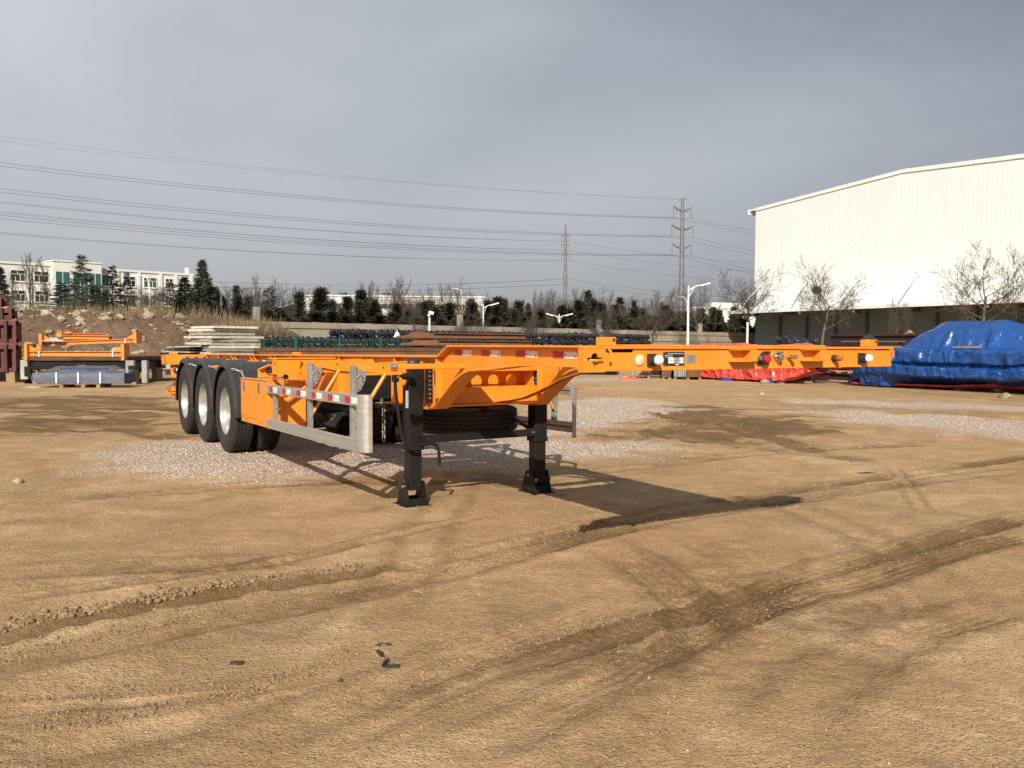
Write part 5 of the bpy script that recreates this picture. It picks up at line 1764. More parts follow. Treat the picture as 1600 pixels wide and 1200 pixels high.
def bare_protos(seed, kind):
    r = random.Random(seed)
    tr, cr = MB(), MB()

    def limb(p, d, L, rad, lev, maxlev, up):
        n = (7, 5, 4, 3, 2)[min(lev, 4)]
        pts, rs_ = [p.copy()], [rad]
        q = p.copy()
        dd = d.copy()
        for i in range(n):
            dd = (dd + Vector((r.uniform(-1, 1), r.uniform(-1, 1), r.uniform(-.6, 1))) * (0.10 + 0.05 * lev) + Vector((0, 0, up)) * 0.12).normalized()
            q = q + dd * (L / n)
            pts.append(q.copy())
            rs_.append(rad * (1 - 0.72 * (i + 1) / n) if lev else rad * (1 - 0.45 * (i + 1) / n))
        (tr if lev == 0 else cr).tube(pts, [max(x, 0.009 if kind == 'vase' else 0.012) for x in rs_], (8, 6, 5, 3, 3)[min(lev, 4)], lev < 1)
        if lev >= maxlev:
            return
        if kind == 'vase':
            nb = (10, 8, 6, 5)[lev]
            lo = (0.55, 0.25, 0.25, 0.2)[lev]
        else:
            nb = (18, 6, 5, 3)[lev]
            lo = (0.22, 0.25, 0.25, 0.2)[lev]
        for b in range(nb):
            t = lo + (1 - lo) * (b + r.random()) / nb
            f = t * n
            i = min(int(f), n - 1)
            pos = pts[i].lerp(pts[i + 1], f - i)
            ax = (pts[i + 1] - pts[i]).normalized()
            a = b * 2.4 + r.uniform(-.5, .5)
            side = ax.cross(Vector((math.cos(a), math.sin(a), 0.1)))
            if side.length < 1e-3:
                side = Vector((1, 0, 0))
            side.normalize()
            if kind == 'vase':
                ang = R(r.uniform(38, 66)) if lev == 0 else R(r.uniform(25, 55))
                Lc = (0.62, 0.52, 0.48, 0.45)[lev] * L * (1.0 if lev else 0.95) * r.uniform(0.7, 1.15)
            else:
                ang = R(r.uniform(18, 35))
                Lc = (0.42, 0.45, 0.45, 0.4)[lev] * L * r.uniform(0.6, 1.1) * (1.15 - 0.6 * t if lev == 0 else 1)
            nd = (ax * math.cos(ang) + side * math.sin(ang)).normalized()
            limb(pos, nd, Lc, max(rs_[i] * (0.50 if lev == 0 else 0.55), 0.006), lev + 1, maxlev, up)

    H = 1.0
    if kind == 'vase':
        limb(Vector((0, 0, 0)), Vector((0, 0, 1)), 5.2, 0.13, 0, 4, 0.5)
    else:
        limb(Vector((0, 0, 0)), Vector((0, 0, 1)), 8.0, 0.10, 0, 3, 0.9)
    ht = max(v[2] for v in cr.v)
    tm = tr.mesh("trunk", 'bark', 60)
    cm = cr.mesh("branches", 'twig' if kind == 'vase' else 'twig_grey', 60)
    return tm, cm, ht


def conifer_protos(seed, kind):
    r = random.Random(seed)
    tr, cr = MB(), MB()
    H = 10.0
    pts = [(0.12 * math.sin(i * 1.3), 0.1 * math.cos(i * 1.7), H * i / 8) for i in range(9)]
    tr.tube(pts, [0.18 * (1 - 0.93 * i / 8) for i in range(9)], 7)
    V_, F_ = [], []

    def clump(p, d, s, n):
        """a spray of narrow leaf-sized triangles round a twig"""
        for _ in range(n):
            a = Vector((r.uniform(-1, 1), r.uniform(-1, 1), r.uniform(-1, 0.7)))
            e = (d * 0.9 + a * 0.8).normalized()
            sd = e.cross(Vector((r.uniform(-1, 1), r.uniform(-1, 1), r.uniform(-1, 1))))
            if sd.length < 1e-3:
                continue
            sd.normalize()
            L = s * r.uniform(0.6, 1.3)
            o = len(V_)
            b = p + a * s * 0.35
            V_.extend([b - sd * L * 0.16, b + sd * L * 0.16, b + e * L])
            F_.append((o, o + 1, o + 2))

    if kind == 'cypress':
        for i in range(820):
            t = r.random() ** 0.8
            z = 0.25 + t * (H - 0.4)
            rad = 1.35 * (min(1, (1 - t) * 1.15)) ** 1.0 * (0.9 + 0.25 * math.sin(z * 2.1 + seed)) * (0.8 + 0.3 * math.sin(seed * 3 + z * 0.9))
            a = r.uniform(0, 6.283)
            rr_ = rad * (r.random() ** 0.35)
            lob = 1 + 0.22 * math.sin(3 * a + z * 1.1 + seed)
            p = Vector((math.cos(a) * rr_ * lob, math.sin(a) * rr_ * lob, z))
            clump(p, Vector((math.cos(a) * 0.5, math.sin(a) * 0.5, 1)).normalized(), 0.62, 4)
    else:
        n = 76 if kind == 'spruce' else 50
        for i in range(n):
            t = (i + r.random() * 0.8) / n
            z = 0.5 + t * (H - 0.8)
            if kind == 'spruce':
                L = 2.3 * (1 - t) ** 0.85 * r.uniform(0.75, 1.15) + 0.12
                droop = -0.15
            else:
                L = 3.0 * (1 - t) ** 0.7 * r.uniform(0.35, 1.2) + 0.15
                droop = 0.12 - 0.25 * r.random()
            a = i * 2.4 + r.uniform(-.4, .4)
            d = Vector((math.cos(a), math.sin(a), droop + 0.35 * t)).normalized()
            p0 = Vector((0, 0, z))
            cr.tube([p0, p0 + d * L * 0.6, p0 + d * L + Vector((0, 0, -0.06 * L * L))], [0.03, 0.018, 0.006], 3, False)
            m = max(3, int(L * (6.5 if kind == 'spruce' else 6)))
            for j in range(m):
                u = 0.18 + 0.82 * (j + r.random()) / m
                p = p0 + d * L * u + Vector((0, 0, -0.06 * (L * u) ** 2))
                w = 0.45 * L * (1 - u) * 0.9 + 0.06
                sd = Vector((-math.sin(a), math.cos(a), 0))
                for _ in range(3):
                    pp = p + sd * r.uniform(-w, w) + Vector((0, 0, r.uniform(-.1, .05)))
                    clump(pp, (d + sd * r.uniform(-.5, .5) + Vector((0, 0, -0.1))).normalized(), 0.42 if kind == 'spruce' else 0.36, 4 if kind == 'spruce' else 3)
    cr.add(V_, F_)
    tm = tr.mesh("trunk", 'bark', 60)
    cm = cr.mesh("crown", 'cypress' if kind == 'cypress' else 'conifer')
    ht = max(v[2] for v in cr.v)
    return tm, cm, ht


def ordinal(j):
    j += 1
    if j > 100:
        return "hundred-and-" + ordinal(j - 101)
    if j <= 20:
        return ORD[j - 1]
    w = ("", "", "twent", "thirt", "fort", "fift", "sixt", "sevent", "eight", "ninet")[j // 10] if j < 100 else "hundred"
    return "hundredth" if j == 100 else (w + "ieth" if j % 10 == 0 else w + "y-" + ORD[j % 10 - 1])


BARE = [bare_protos(s, 'vase') for s in (3, 8, 21)]
POP = [bare_protos(s, 'up') for s in (5, 14)]
CED = [conifer_protos(s, 'cedar') for s in (2, 9)]
SPR = [conifer_protos(s, 'spruce') for s in (4, 12)]
CYP = [conifer_protos(s, 'cypress') for s in (1, 6, 17)]
trng = random.Random(77)


def tree(name, proto, x, y, z, h, label, cat="tree", group=None, wide=1.0, rz=None):
    tm, cm, ht = proto
    t = empty(name, (x, y, z), trng.uniform(0, 6.28) if rz is None else rz, label, cat, group)
    s = h / ht
    t.scale = (s * wide, s * wide, s)
    link("trunk", tm, t)
    link("branches" if name.startswith("bare") else "crown", cm, t)
    return t


def bz(x, y):
    return float(bank_h(np.array([x]), np.array([y]))[0])


def on_bank(name, proto, p, ytop_z, label, wide=1.0, group="trees on the embankment"):
    z = bz(*p) - 0.15
    return tree(name, proto, p[0], p[1], z, ytop_z - z, label, "tree", group, wide)


on_bank("conifer_tree", CED[0], (-30.82, 60), 7.69, "dark layered cedar in front of the office block's green bay", 1.25)
on_bank("conifer_tree", CED[1], (-27.66, 58), 6.7, "dark cedar right of the tallest cedar on the embankment", 1.3)
on_bank("conifer_tree", CED[0], (-28.52, 62), 6.6, "small ragged cedar near the right half of the office block", 1.1)
on_bank("conifer_tree", CED[1], (-30.18, 56), 5.39, "low dark bushy conifer left of the tallest cedar", 2.2)
on_bank("conifer_tree", SPR[0], (-34.87, 57), 6.53, "dark conifer at the left edge of the picture", 1.2)
on_bank("conifer_tree", SPR[1], (-21.9, 56), 5.85, "broad dark conifer at the right end of the embankment", 1.7)
on_bank("conifer_tree", SPR[0], (-20.33, 55), 6.86, "tallest dark conifer at the right end of the embankment", 1.15)
on_bank("conifer_tree", CED[1], (-23.66, 58), 5.57, "low dark conifer below the office block's right end", 1.7)
on_bank("conifer_tree", CED[0], (-26.91, 54), 5.01, "low spreading conifer between the two tall cedars", 2.4)
on_bank("bare_tree", POP[0], (-35.65, 62), 8.07, "thin bare tree in front of the left office windows", 1.1)
on_bank("bare_tree", POP[1], (-38.18, 64), 6.93, "small bare tree near the left edge", 1.3)
on_bank("bare_tree", POP[1], (-33.49, 60), 7.32, "faint bare sapling left of the green bay", 1.0)
for i, (x, yt, Y) in enumerate(((222, 446, 57), (240, 442, 60), (255, 446, 56), (232, 452, 54), (120, 448, 53), (20, 452, 54), (60, 452, 53))):
    p = [(-25.26, 57), (-25.76, 60), (-23.4, 56), (-23.52, 54), (-27.63, 53), (-32.29, 54), (-30.07, 53)][i]
    zt = [5.23, 5.62, 5.17, 4.78, 4.86, 4.74, 4.69][i]
    z = bz(*p) - 0.1
    tree("bare_shrub", BARE[i % 3], p[0], p[1], z, max(zt - z, 0.9), "bare brown shrub on the embankment, %s of those under the office windows" % ORD[i], "shrub", "bare shrubs on the embankment", 1.3)

# right of the embankment
tree("conifer_tree", SPR[1], *(-21.76, 66), 0, 6.12, "narrow dark conifer just right of the embankment", "tree", None, 0.75)
tree("conifer_tree", CED[1], *(-19.08, 66), 0, 5.88, "spreading dark cedar left of the long white factory", "tree", None, 1.0)
tree("bare_tree", POP[0], *(-18.59, 60), 0, 6.47, "tall thin bare tree right of the embankment", "tree", None, 0.7)
for i, (p, h) in enumerate((((-22.58, 64), 6.21), ((-24.05, 70), 6.56), ((-22.97, 72), 6.5), ((-23.08, 76), 6.33), ((-24.4, 68), 6.0))):
    tree("bare_tree", BARE[i % 3], p[0], p[1], 0, h, "bare tree in the thicket at the embankment's end, %s" % ("tallest on its left", "second from the left", "third from the left", "rightmost", "leftmost")[i], "tree", "bare thicket by the embankment", 0.9)
# single conifers in front of the long factory
for p, h, w, lab in (((-15.46, 72), 5.27, 1.0, "lone dark cypress before the factory, left of a pair"), ((-12.32, 73), 5.28, 0.95, "lone dark cypress before the factory, right of a pair"),
                     ((-18.25, 70), 4.67, 1.3, "low dark cypress at the factory's left end"), ((-16.41, 69), 4.42, 1.2, "low dark cypress left of the lone pair"),
                     ((-13.8, 70), 4.05, 0.9, "small dark cypress between the lone pair"), ((-18.78, 68), 4.26, 1.5, "low dark cypress right of the spreading cedar")):
    tree("cypress_tree", trng.choice(CYP), p[0], p[1], 0, h, lab, "tree", None, w)

# dense evergreen row behind the boundary wall
wx0, wy0 = -20.2, 52.6
i = 0
t = 3.0
while t < 56:
    off_ = 2.2 + trng.uniform(0, 6)
    X_, Y_ = wx0 + t - 0.70 * off_, wy0 + 1.0098 * t + 0.70 * off_
    h = 3.7 + 2.0 * trng.random() ** 1.8 + 0.018 * t
    tree("cypress_tree", trng.choice(CYP), X_, Y_, 0, h, "dark cypress in the taller evergreen row behind the wall, %s from the left" % ordinal(i), "tree", "evergreen row behind the wall", trng.uniform(1.1, 1.7))
    i += 1
    t += trng.uniform(0.35, 0.62)
i = 0
t = 2.0
while t < 56:                                   # lower hedge row close behind the wall
    off_ = 1.4 + trng.uniform(0, 0.8)
    tree("cypress_tree", trng.choice(CYP), wx0 + t - 0.70 * off_, wy0 + 1.0098 * t + 0.70 * off_, 0, trng.uniform(3.1, 3.9) + 0.008 * t, "low dark cypress bush in the hedge behind the wall, %s from the left" % ordinal(i), "tree", "hedge close behind the wall", trng.uniform(2.0, 2.8))
    i += 1
    t += trng.uniform(0.7, 1.2)
i = 0
t = 6.0
while t < 52:                                   # brown bare saplings between the evergreens
    off_ = 6.5 + trng.uniform(0, 7)
    tree("bare_sapling", trng.choice(BARE + POP), wx0 + t - 0.70 * off_, wy0 + 1.0098 * t + 0.70 * off_, 0, trng.uniform(5.0, 6.6) + 0.02 * t, "brown bare sapling among the evergreens behind the wall, %s from the left" % ordinal(i), "tree", "bare saplings behind the wall", trng.uniform(0.9, 1.3))
    i += 1
    t += trng.uniform(0.7, 1.3)
for p, h, w, lab in (((9.02, 100), 7.9, 1.0, "tall pointed conifer right of the thin lattice mast"), ((10.92, 102), 6.33, 1.0, "small pointed conifer between two taller ones"),
                     ((13.37, 104), 7.47, 1.25, "broad pointed conifer left of the big power pole"), ((15.41, 106), 7.03, 0.8, "slim conifer beside the broad pointed one"),
                     ((1.74, 92), 5.95, 0.9, "slim dark conifer left of the thin mast"), ((0.4, 90), 5.98, 0.9, "slim dark conifer near the single-arm street lamp"),
                     ((19.62, 110), 7.09, 0.7, "slim dark conifer left of the big power pole base"), ((-7.1, 84), 5.39, 1.4, "round dark conifer left of the street lamps"),
                     ((-8.91, 80), 5.43, 1.3, "dark conifer right of the factory")):
    tree("conifer_tree", trng.choice(SPR), p[0], p[1], 0, h, lab, "tree", None, w)
# bare winter trees rising behind the evergreens
bt = [(-23.19, 84), (-22.27, 88), (-19.79, 86), (-18.64, 90), (-16.47, 88), (-15.53, 92), (-14.12, 92), (-13.41, 96), (-12.9, 100), (-10.97, 94), (-9.93, 98), (-8.79, 104), (-7.45, 100), (-7.1, 110), (-5.2, 104), (-4.14, 112), (-2.46, 106), (-1.07, 114), (3.58, 112), (5.04, 118), (5.71, 110), (7.33, 120), (7.96, 112), (9.79, 122), (11.73, 118), (14.23, 124), (17.84, 126), (19.14, 122), (21.13, 120), (23.63, 126), (23.31, 118), (31.36, 128)]
bh = [7.0, 7.4, 7.0, 7.6, 7.2, 7.8, 8.2, 8.8, 9.6, 8.0, 8.4, 8.8, 9.4, 9.0, 8.0, 7.6, 7.2, 7.4, 8.6, 9.0, 8.8, 9.4, 9.2, 9.6, 9.8, 9.4, 9.0, 8.8, 9.6, 10.0, 8.6, 8.0]
for j, (p, h) in enumerate(zip(bt, bh)):
    tree("bare_tree", POP[j % 2] if j % 3 else BARE[j % 3], p[0], p[1], 0, h, "bare winter tree rising behind the evergreens, %s from the left" % ordinal(j), "tree", "bare trees behind the evergreens", 1.0)
for j, (p, h) in enumerate((((-3.92, 68), 4.2), ((-2.19, 71), 3.6), ((1.97, 74), 4.0), ((-8.11, 66), 4.4), ((-0.01, 72), 3.4))):
    tree("bare_shrub", BARE[j % 3], p[0], p[1], 0, h, "bare spreading shrub close behind the wall, %s" % ("below the hook lamp", "left of the thin mast", "right of the single-arm lamp", "right of the factory", "between the two single lamps")[j], "shrub", "bare shrubs behind the wall", 1.3)
# bare street trees in the yard, along the wall and the shed
tree("bare_tree", BARE[1], *(8.59, 78), 0, 4.93, "low spreading bare tree before the wall behind the trailer's left twist lock", "tree", None, 1.45)
tree("bare_tree", BARE[0], *(13.56, 82), 0, 6.25, "bare tree before the wall left of the tall street lamp", "tree", None, 1.15)
tree("bare_tree", BARE[2], *(19.1, 86), 0, 8.21, "bare tree before the wall right of the tall street lamp", "tree", None, 0.7)
tree("bare_tree", BARE[1], *(23.67, 84), 0, 9.6, "bare tree at the left corner of the white shed", "tree", None, 1.15, 1.0)
nest_tree = tree("bare_tree", BARE[0], *(28.91, 78), 0, 9.99, "bare tree with a bird's nest in front of the white shed", "tree", None, 1.12)
tree("bare_tree", BARE[2], *(33.03, 72), 0, 5.63, "small bare tree between the two big ones before the shed", "tree", None, 0.55)
tree("bare_tree", BARE[1], *(36.13, 64), 0, 9.65, "big spreading bare tree behind the blue tarpaulin", "tree", None, 1.2, 2.2)
m = MB()
rn = random.Random(5)
for _ in range(260):
    a = Vector((rn.gauss(0, 1), rn.gauss(0, 1), rn.gauss(0, 0.7))).normalized() * rn.uniform(0.15, 0.42)
    d = Vector((-a.y, a.x, rn.uniform(-.3, .3))).normalized() * rn.uniform(0.15, 0.35)
    a.z *= 0.8
    m.tube([a - d, a + d * 0.2 + a * 0.1, a + d], 0.014, 3, False)
ns = m.build("bird_nest", 'dead_leaf')
ns.location = (*(28.27, 77.7), 6.47)
tag(ns, "round twig nest in the bare tree before the shed", "nest")

# ------------------------------------------------------------------ things standing about the yard
S27 = 0.0207                                   # metres per measured unit at the left stacks


def lx(x):
    return (x - 125) * S27


def lz(y):
    return 1.37 - (y - 534.5) * S27


# --- black steel frame on pale legs, left
bf = empty("black_frame", (-13.99, 27.0, 0), 0, "low black steel chassis frame on pale legs at the left", "frame")
b = MB()
b.bx(lx(47), lx(208), 0.05, 0.25, lz(578), lz(564))
b.bx(lx(47), lx(208), 2.5, 2.7, lz(578), lz(564))
for x in (60, 95, 160, 195):
    b.bx(lx(x) - .06, lx(x) + .06, 0.25, 5.5, lz(577), lz(566))
b.build("frame_beam", 'black_paint', bf, bevel=0.01)
MB().bx(lx(122), lx(135), -0.01, 0.048, lz(573), lz(569)).build("pocket", 'dark_cavity', bf)
for x0, x1, y1 in ((35, 46, 593), (199, 212, 590), (224, 232, 598)):
    MB().bx(lx(x0), lx(x1), -0.12, 0.04, lz(y1) if lz(y1) > 0.02 else 0.0, lz(563)).build("leg", 'grey_green' if x0 < 100 else 'grey_panel', bf, bevel=0.006)
MB().bx(lx(42), lx(52), -0.15, -0.125, lz(588), lz(573)).build("hook_plate", 'black_paint', bf)
MB().bx(lx(204), lx(215), -0.16, -0.125, lz(581), lz(571)).build("hook_plate", 'black_paint', bf)
for x in (62, 182):
    MB().lathe([(0, -0.2), (0.26, -0.2), (0.30, -0.1), (0.30, 0.1), (0, 0.2)], (lx(x), 1.2, lz(584)), 'x', 20).build("brake_drum", 'axle_black', bf, smooth=40)
MB().bx(lx(50), lx(200), 0.3, 0.5, lz(592), lz(580)).build("axle_beam", 'axle_black', bf)
for x in (48, 203):
    MB().bx(lx(x), lx(x) + 0.15, 0.1, 0.3, 0.0, lz(578)).build("stand", 'wood', bf)
wt_ = empty("tyre", (-13.99 + lx(30.5), 27.5, 0.40), 0, "dark ribbed tyre standing left of the pale frame leg", "tyre")
wt_.scale = (0.62, 0.80, 0.80)
link("tread", tyre_me, wt_)
rp_ = MB().bx(lx(47), lx(200), -0.05, 3.5, lz(563.2), lz(557.5)).build("steel_sheet", 'rust')
rp_.location = (-13.99, 27.0, 0)
tag(rp_, "brown steel sheet between the black frame and the lower orange frame", "steel sheet")


def orange_frame(x0, x1, yb0, yb1, yt0, yt1, ybot, depth, label, tilt):
    f = empty("orange_bolster", (-13.99, 27.0 + depth, 0), 0, label, "frame", "orange end frames stacked on the left")
    b = MB()
    a0, a1 = lz(yb0), lz(yb1)
    dz0, dz1 = 0.0, tilt
    for z0, z1, d0, d1 in ((a1 - 0.0, a1 + 0.02, -0.02, 0.16), (a0 - 0.02, a0, -0.02, 0.16), (a1 + 0.02, a0 - 0.02, 0.05, 0.07)):
        X0, X1 = lx(x0), lx(x1)
        b.add([(X0, d0, z0 + dz0), (X1, d0, z0 + dz1), (X1, d1, z0 + dz1), (X0, d1, z0 + dz0), (X0, d0, z1 + dz0), (X1, d0, z1 + dz1), (X1, d1, z1 + dz1), (X0, d1, z1 + dz0)],
              [(0, 3, 2, 1), (4, 5, 6, 7), (0, 1, 5, 4), (1, 2, 6, 5), (2, 3, 7, 6), (3, 0, 4, 7)])
    b.build("beam", 'orange2', f, bevel=0.004)
    for sx, s, dz, yt in ((x0, 1, dz0, yt0), (x1, -1, dz1, yt1)):
        X = lx(sx)
        MB().bx(*sorted((X, X - s * 0.10)), -0.10, 0.30, lz(ybot) + dz, lz(yt)).build("end_plate", 'orange2', f, bevel=0.006)
        MB().prism([(X + s * 0.002, a0 + dz), (X + s * 0.30, a0 + dz + 0.01), (X + s * 0.002, lz(yt) - 0.03)], 0.04, 0.06, 'y').build("gusset", 'orange2', f)
    for t, n in ((0.06, 3), (0.95, 1)):
        for q in range(n):
            X = lx(x0) + (lx(x1) - lx(x0)) * t + q * 0.075
            zc = (a0 + a1) / 2 + dz0 + (dz1 - dz0) * t
            MB().lathe([(0, -0.002), (0.022, -0.002), (0.022, 0.004)], (X, 0.049, zc), 'y', 10).build("bolt_hole", 'dark_cavity', f)
    for t in (0.11, 0.90):
        X = lx(x0) + (lx(x1) - lx(x0)) * t
        zc = dz0 + (dz1 - dz0) * t
        MB().bx(X - 0.02, X + 0.02, -0.026, 0.17, a1 + zc - 0.006, a0 + zc + 0.006).build("strap", 'strap', f)
    return f


orange_frame(47, 193, 549, 557, 538, 537, 563, -0.05, "lower orange steel end frame on the black chassis", 0.0)
orange_frame(62, 206, 534.5, 540.5, 522, 518, 542, 0.25, "upper orange steel end frame, tilted, on the lower one", 0.12)
for x0, x1, y0, y1, dep, rz, lab in ((92, 163, 526, 531.5, 0.32, 0.01, "long orange beam lying on the upper orange frame"), (98, 158, 522.6, 526, 0.36, -0.015, "top orange beam lying on the upper orange frame"),
                                    (94, 104, 517, 522.6, 0.30, 0.0, "small square orange bracket on top of the orange beams"), (83, 91, 519, 528, 0.24, 0.4, "tilted orange bracket at the left end of the beams"),
                                    (58, 66, 541, 548.6, -0.04, 0.5, "small tilted orange bracket on the lower orange frame")):
    b = MB()
    w, h = lx(x1) - lx(x0), lz(y0) - lz(y1)
    b.bx(-w / 2, w / 2, -0.05, 0.12, -h / 2, -h / 2 + 0.012)
    b.bx(-w / 2, w / 2, -0.05, 0.12, h / 2 - 0.012, h / 2)
    b.bx(-w / 2, w / 2, 0.02, 0.04, -h / 2 + 0.012, h / 2 - 0.012)
    o = b.build("orange_bracket" if w < 0.5 else "orange_girder", 'orange2', None, bevel=0.003)
    o.location = (-13.99 + (lx(x0) + lx(x1)) / 2, 27.0 + dep, (lz(y0) + lz(y1)) / 2 + 0.03)
    o.rotation_euler = (0, rz, 0)
    tag(o, lab, "steel part", "orange steel parts on the frames")


def crumple(name, loc, sx, sy, sz, mat, label, cat, seed, n=14):
    g = np.linspace(-1, 1, n)
    A, B = np.meshgrid(g, g)
    rr_ = np.sqrt(A ** 2 + B ** 2)
    Z = np.clip(1 - rr_, 0, 1) ** 0.6 * (0.6 + 1.6 * np.abs(fbm(A * 3 + seed, B * 3, 1.3, 3, 0.7)))
    P = np.stack([A * sx * (1 + 0.4 * fbm(A + seed, B, 2, 2)), B * sy * (1 + 0.4 * fbm(A, B + seed, 2, 2)), Z * sz], -1)
    o = link(name, grid_mesh(name, mat, P, False))
    o.location = loc
    return tag(o, label, cat)


crumple("plastic_wrap", (-13.99 + lx(80), 27.25, lz(534)), 0.36, 0.2, 0.11, 'wrap', "crumpled white plastic wrap on the upper orange frame", "wrap", 3)
crumple("plastic_wrap", (-13.99 + lx(112), 24.75, 0.0), 0.32, 0.25, 0.05, 'wrap', "crumpled clear plastic on the ground before the blue package", "wrap", 8)

# --- blue goods wrapped in film on a pallet
pk = empty("wrapped_package", (-12.95, 25.3, 0), 0, "long blue goods package wrapped in clear film on a pallet", "package")
MB().bx(-1.36, 1.33, -0.35, 0.45, 0.14, 0.43).build("blue_goods", 'blue_goods', pk, bevel=0.02)
MB().bx(-0.72, 0.70, -0.10, 0.45, 0.435, 0.60).build("blue_goods", 'blue_goods', pk, bevel=0.02)
g = np.linspace(0, 1, 40)
prof_ = [(-0.40, 0.135), (-0.42, 0.3), (-0.41, 0.44), (-0.30, 0.47), (-0.12, 0.51), (0.0, 0.61), (0.2, 0.63), (0.5, 0.62)]
P = np.zeros((len(prof_), 40, 3))
for i, (d, z) in enumerate(prof_):
    xx = -1.40 + 2.77 * g
    inner = sstep(0, 0.22, g) * sstep(1, 0.74, g)
    zz = np.where(z > 0.44, 0.44 + (z - 0.44) * (0.25 + 0.75 * inner), z)
    P[i, :, 0] = xx + 0.02 * fbm(xx * 3, np.full(40, z * 5), 1.5, 2)
    P[i, :, 1] = d + 0.05 * fbm(xx, np.full(40, z * 4), 2.5, 3)
    P[i, :, 2] = zz + 0.06 * fbm(xx + 3, np.full(40, d * 5), 3.0, 3) * (1 if 0 < i else 0)
link("film_wrap", grid_mesh("film_wrap", 'film', P), pk)
for x in (-0.65, 0.0, 0.66):
    MB().bx(x - 0.025, x + 0.025, -0.432, -0.424, 0.14, 0.46).build("strap", 'strap', pk)
pal = empty("pallet", (-12.95, 25.3, 0), 0, "wooden pallet under the blue wrapped package", "pallet")
for y in (-0.30, 0.0, 0.32):
    MB().bx(-0.60, 0.62, y - 0.05, y + 0.05, 0.105, 0.13).build("board", 'wood', pal)
for x in (-0.56, 0.10, 0.55):
    MB().bx(x - 0.06, x + 0.06, -0.34, 0.36, 0.0, 0.104).build("block", 'wood', pal)

# --- long pale steel chassis lying behind, right of the orange frames
pb = empty("pale_chassis", (-13.3, 29.3, 0), R(14), "pale grey steel chassis with a rusty top beside the trailer's rear", "chassis")
MB().bx(-0.4, 3.6, 0, 0.12, 0.42, 0.86).build("side_beam", 'grey_green', pb, bevel=0.006)
MB().bx(-0.5, 3.7, -0.12, 1.6, 0.865, 0.93).build("top_sheet", 'rust_bright', pb)
for x in (0.0, 1.35, 2.4):
    MB().bx(x, x + 0.28, -0.10, -0.004, 0.30, 0.84).build("bracket", 'grey_panel', pb)
for x in (0.6, 2.9):
    MB().bx(x, x + 0.3, -0.02, 0.3, 0.0, 0.418).build("block", 'concrete', pb)
MB().bx(-0.4, 3.6, 1.3, 1.42, 0.42, 0.86).build("side_beam", 'black_paint', pb)

# --- maroon primed frames stacked at the left edge
for i, (x0, x1, z0, z1, y0, lab) in enumerate(((-20.5, -16.62, 0.35, 1.28, 28.0, "lowest maroon steel frame of the stack at the left edge"),
                                               (-20.5, -16.66, 1.33, 2.08, 28.1, "middle maroon steel frame of the stack at the left edge"),
                                               (-20.5, -16.85, 2.12, 2.50, 28.2, "upper maroon steel frame of the stack at the left edge"),
                                               (-20.5, -17.25, 2.54, 2.82, 28.3, "topmost maroon steel box of the stack at the left edge"))):
    f = empty("maroon_chassis", (0, y0, 0), 0, lab, "frame", "maroon frames stacked at the left edge")
    MB().bx(x0, x1, 0, 0.1, z1 - 0.16, z1).build("top_beam", 'maroon', f, bevel=0.006)
    MB().bx(x0, x1, 0, 0.1, z0, z0 + 0.14).build("bottom_beam", 'maroon', f, bevel=0.006)
    MB().bx(x0, x1 - 0.05, 0.16, 0.2, z0 + 0.02, z1 - 0.02).build("web", 'maroon', f)
    x = x1
    q = 0
    while x > x0 + 0.3:
        MB().bx(x - 0.10, x, -0.05 - 0.03 * (q % 2), 0.12, z0 + 0.01, z1 - 0.01).build("post", 'maroon_dark' if q % 2 else 'maroon', f, bevel=0.005)
        x -= 0.28 + 0.09 * (q % 3)
        q += 1
    MB().bx(x1 - 0.30, x1 - 0.18, 0.21, 0.6, z0 + 0.05, z1 - 0.06).build("side_rail", 'maroon', f, bevel=0.005)
for x in (-18.4, -17.0):
    MB().bx(x, x + 0.3, 28.0, 30.0, 0, 0.345).build("support_block", 'wood')
    o = [q for q in bpy.data.objects if q.name.startswith("support_block")][-1]
    tag(o, "timber block under the maroon stack, %s one" % ("left" if x < -18 else "right"), "block")

# --- stack of weathered white steel panels
rp = random.Random(21)
z = 0.02
npan = 15
for i in range(npan):
    th = rp.choice((0.09, 0.10, 0.11))
    f = empty("steel_plate", (-12.55 + rp.uniform(-.12, .12) - (0.35 if i < 5 else 0), 36.2 + rp.uniform(-.1, .1), z), R(-43 + rp.uniform(-3, 3)),
              "weathered pale steel panel, %s from the bottom of the panel stack" % ORD[i], "panel", "pale steel panels in the stack by the embankment")
    mt = 'white_panel' if rp.random() < 0.7 else 'grey_panel'
    sx, sy = rp.uniform(0.95, 1.15), rp.uniform(1.0, 1.25)
    MB().bx(-sx, sx, -sy, sy, th - 0.012, th).build("sheet", mt, f)
    e = MB()
    e.bx(-sx, sx, -sy, -sy + 0.02, 0, th - 0.013)
    e.bx(-sx, -sx + 0.02, -sy + 0.02, sy, 0, th - 0.013)
    e.bx(sx - 0.02, sx, -sy + 0.02, sy, 0, th - 0.013)
    e.bx(-sx, sx, sy - 0.02, sy, 0, th - 0.013)
    e.build("edge_rim", mt, f)
    z += th + rp.uniform(0.02, 0.06)
for i in range(4):
    o = MB().bx(-0.75, 0.75, -0.5, 0.5, 0, 0.05).build("steel_sheet", 'grey_panel' if i % 2 else 'black_paint')
    o.location = (-14.1 + 0.12 * i, 35.6, 0.85 + 0.11 * i)
    o.rotation_euler = (0.03, 0.05 - 0.03 * i, R(-30 + 8 * i))
    tag(o, "thin steel sheet left of the pale panel stack, %s from the bottom" % ORD[i], "steel sheet", "thin sheets beside the pale panels")
o = MB().bx(-0.7, 0.7, -0.45, 0.45, 0, 0.84).build("steel_crate", 'maroon_dark', None, bevel=0.01)
o.location = (-13.95, 35.65, 0)
o.rotation_euler = (0, 0, R(-25))
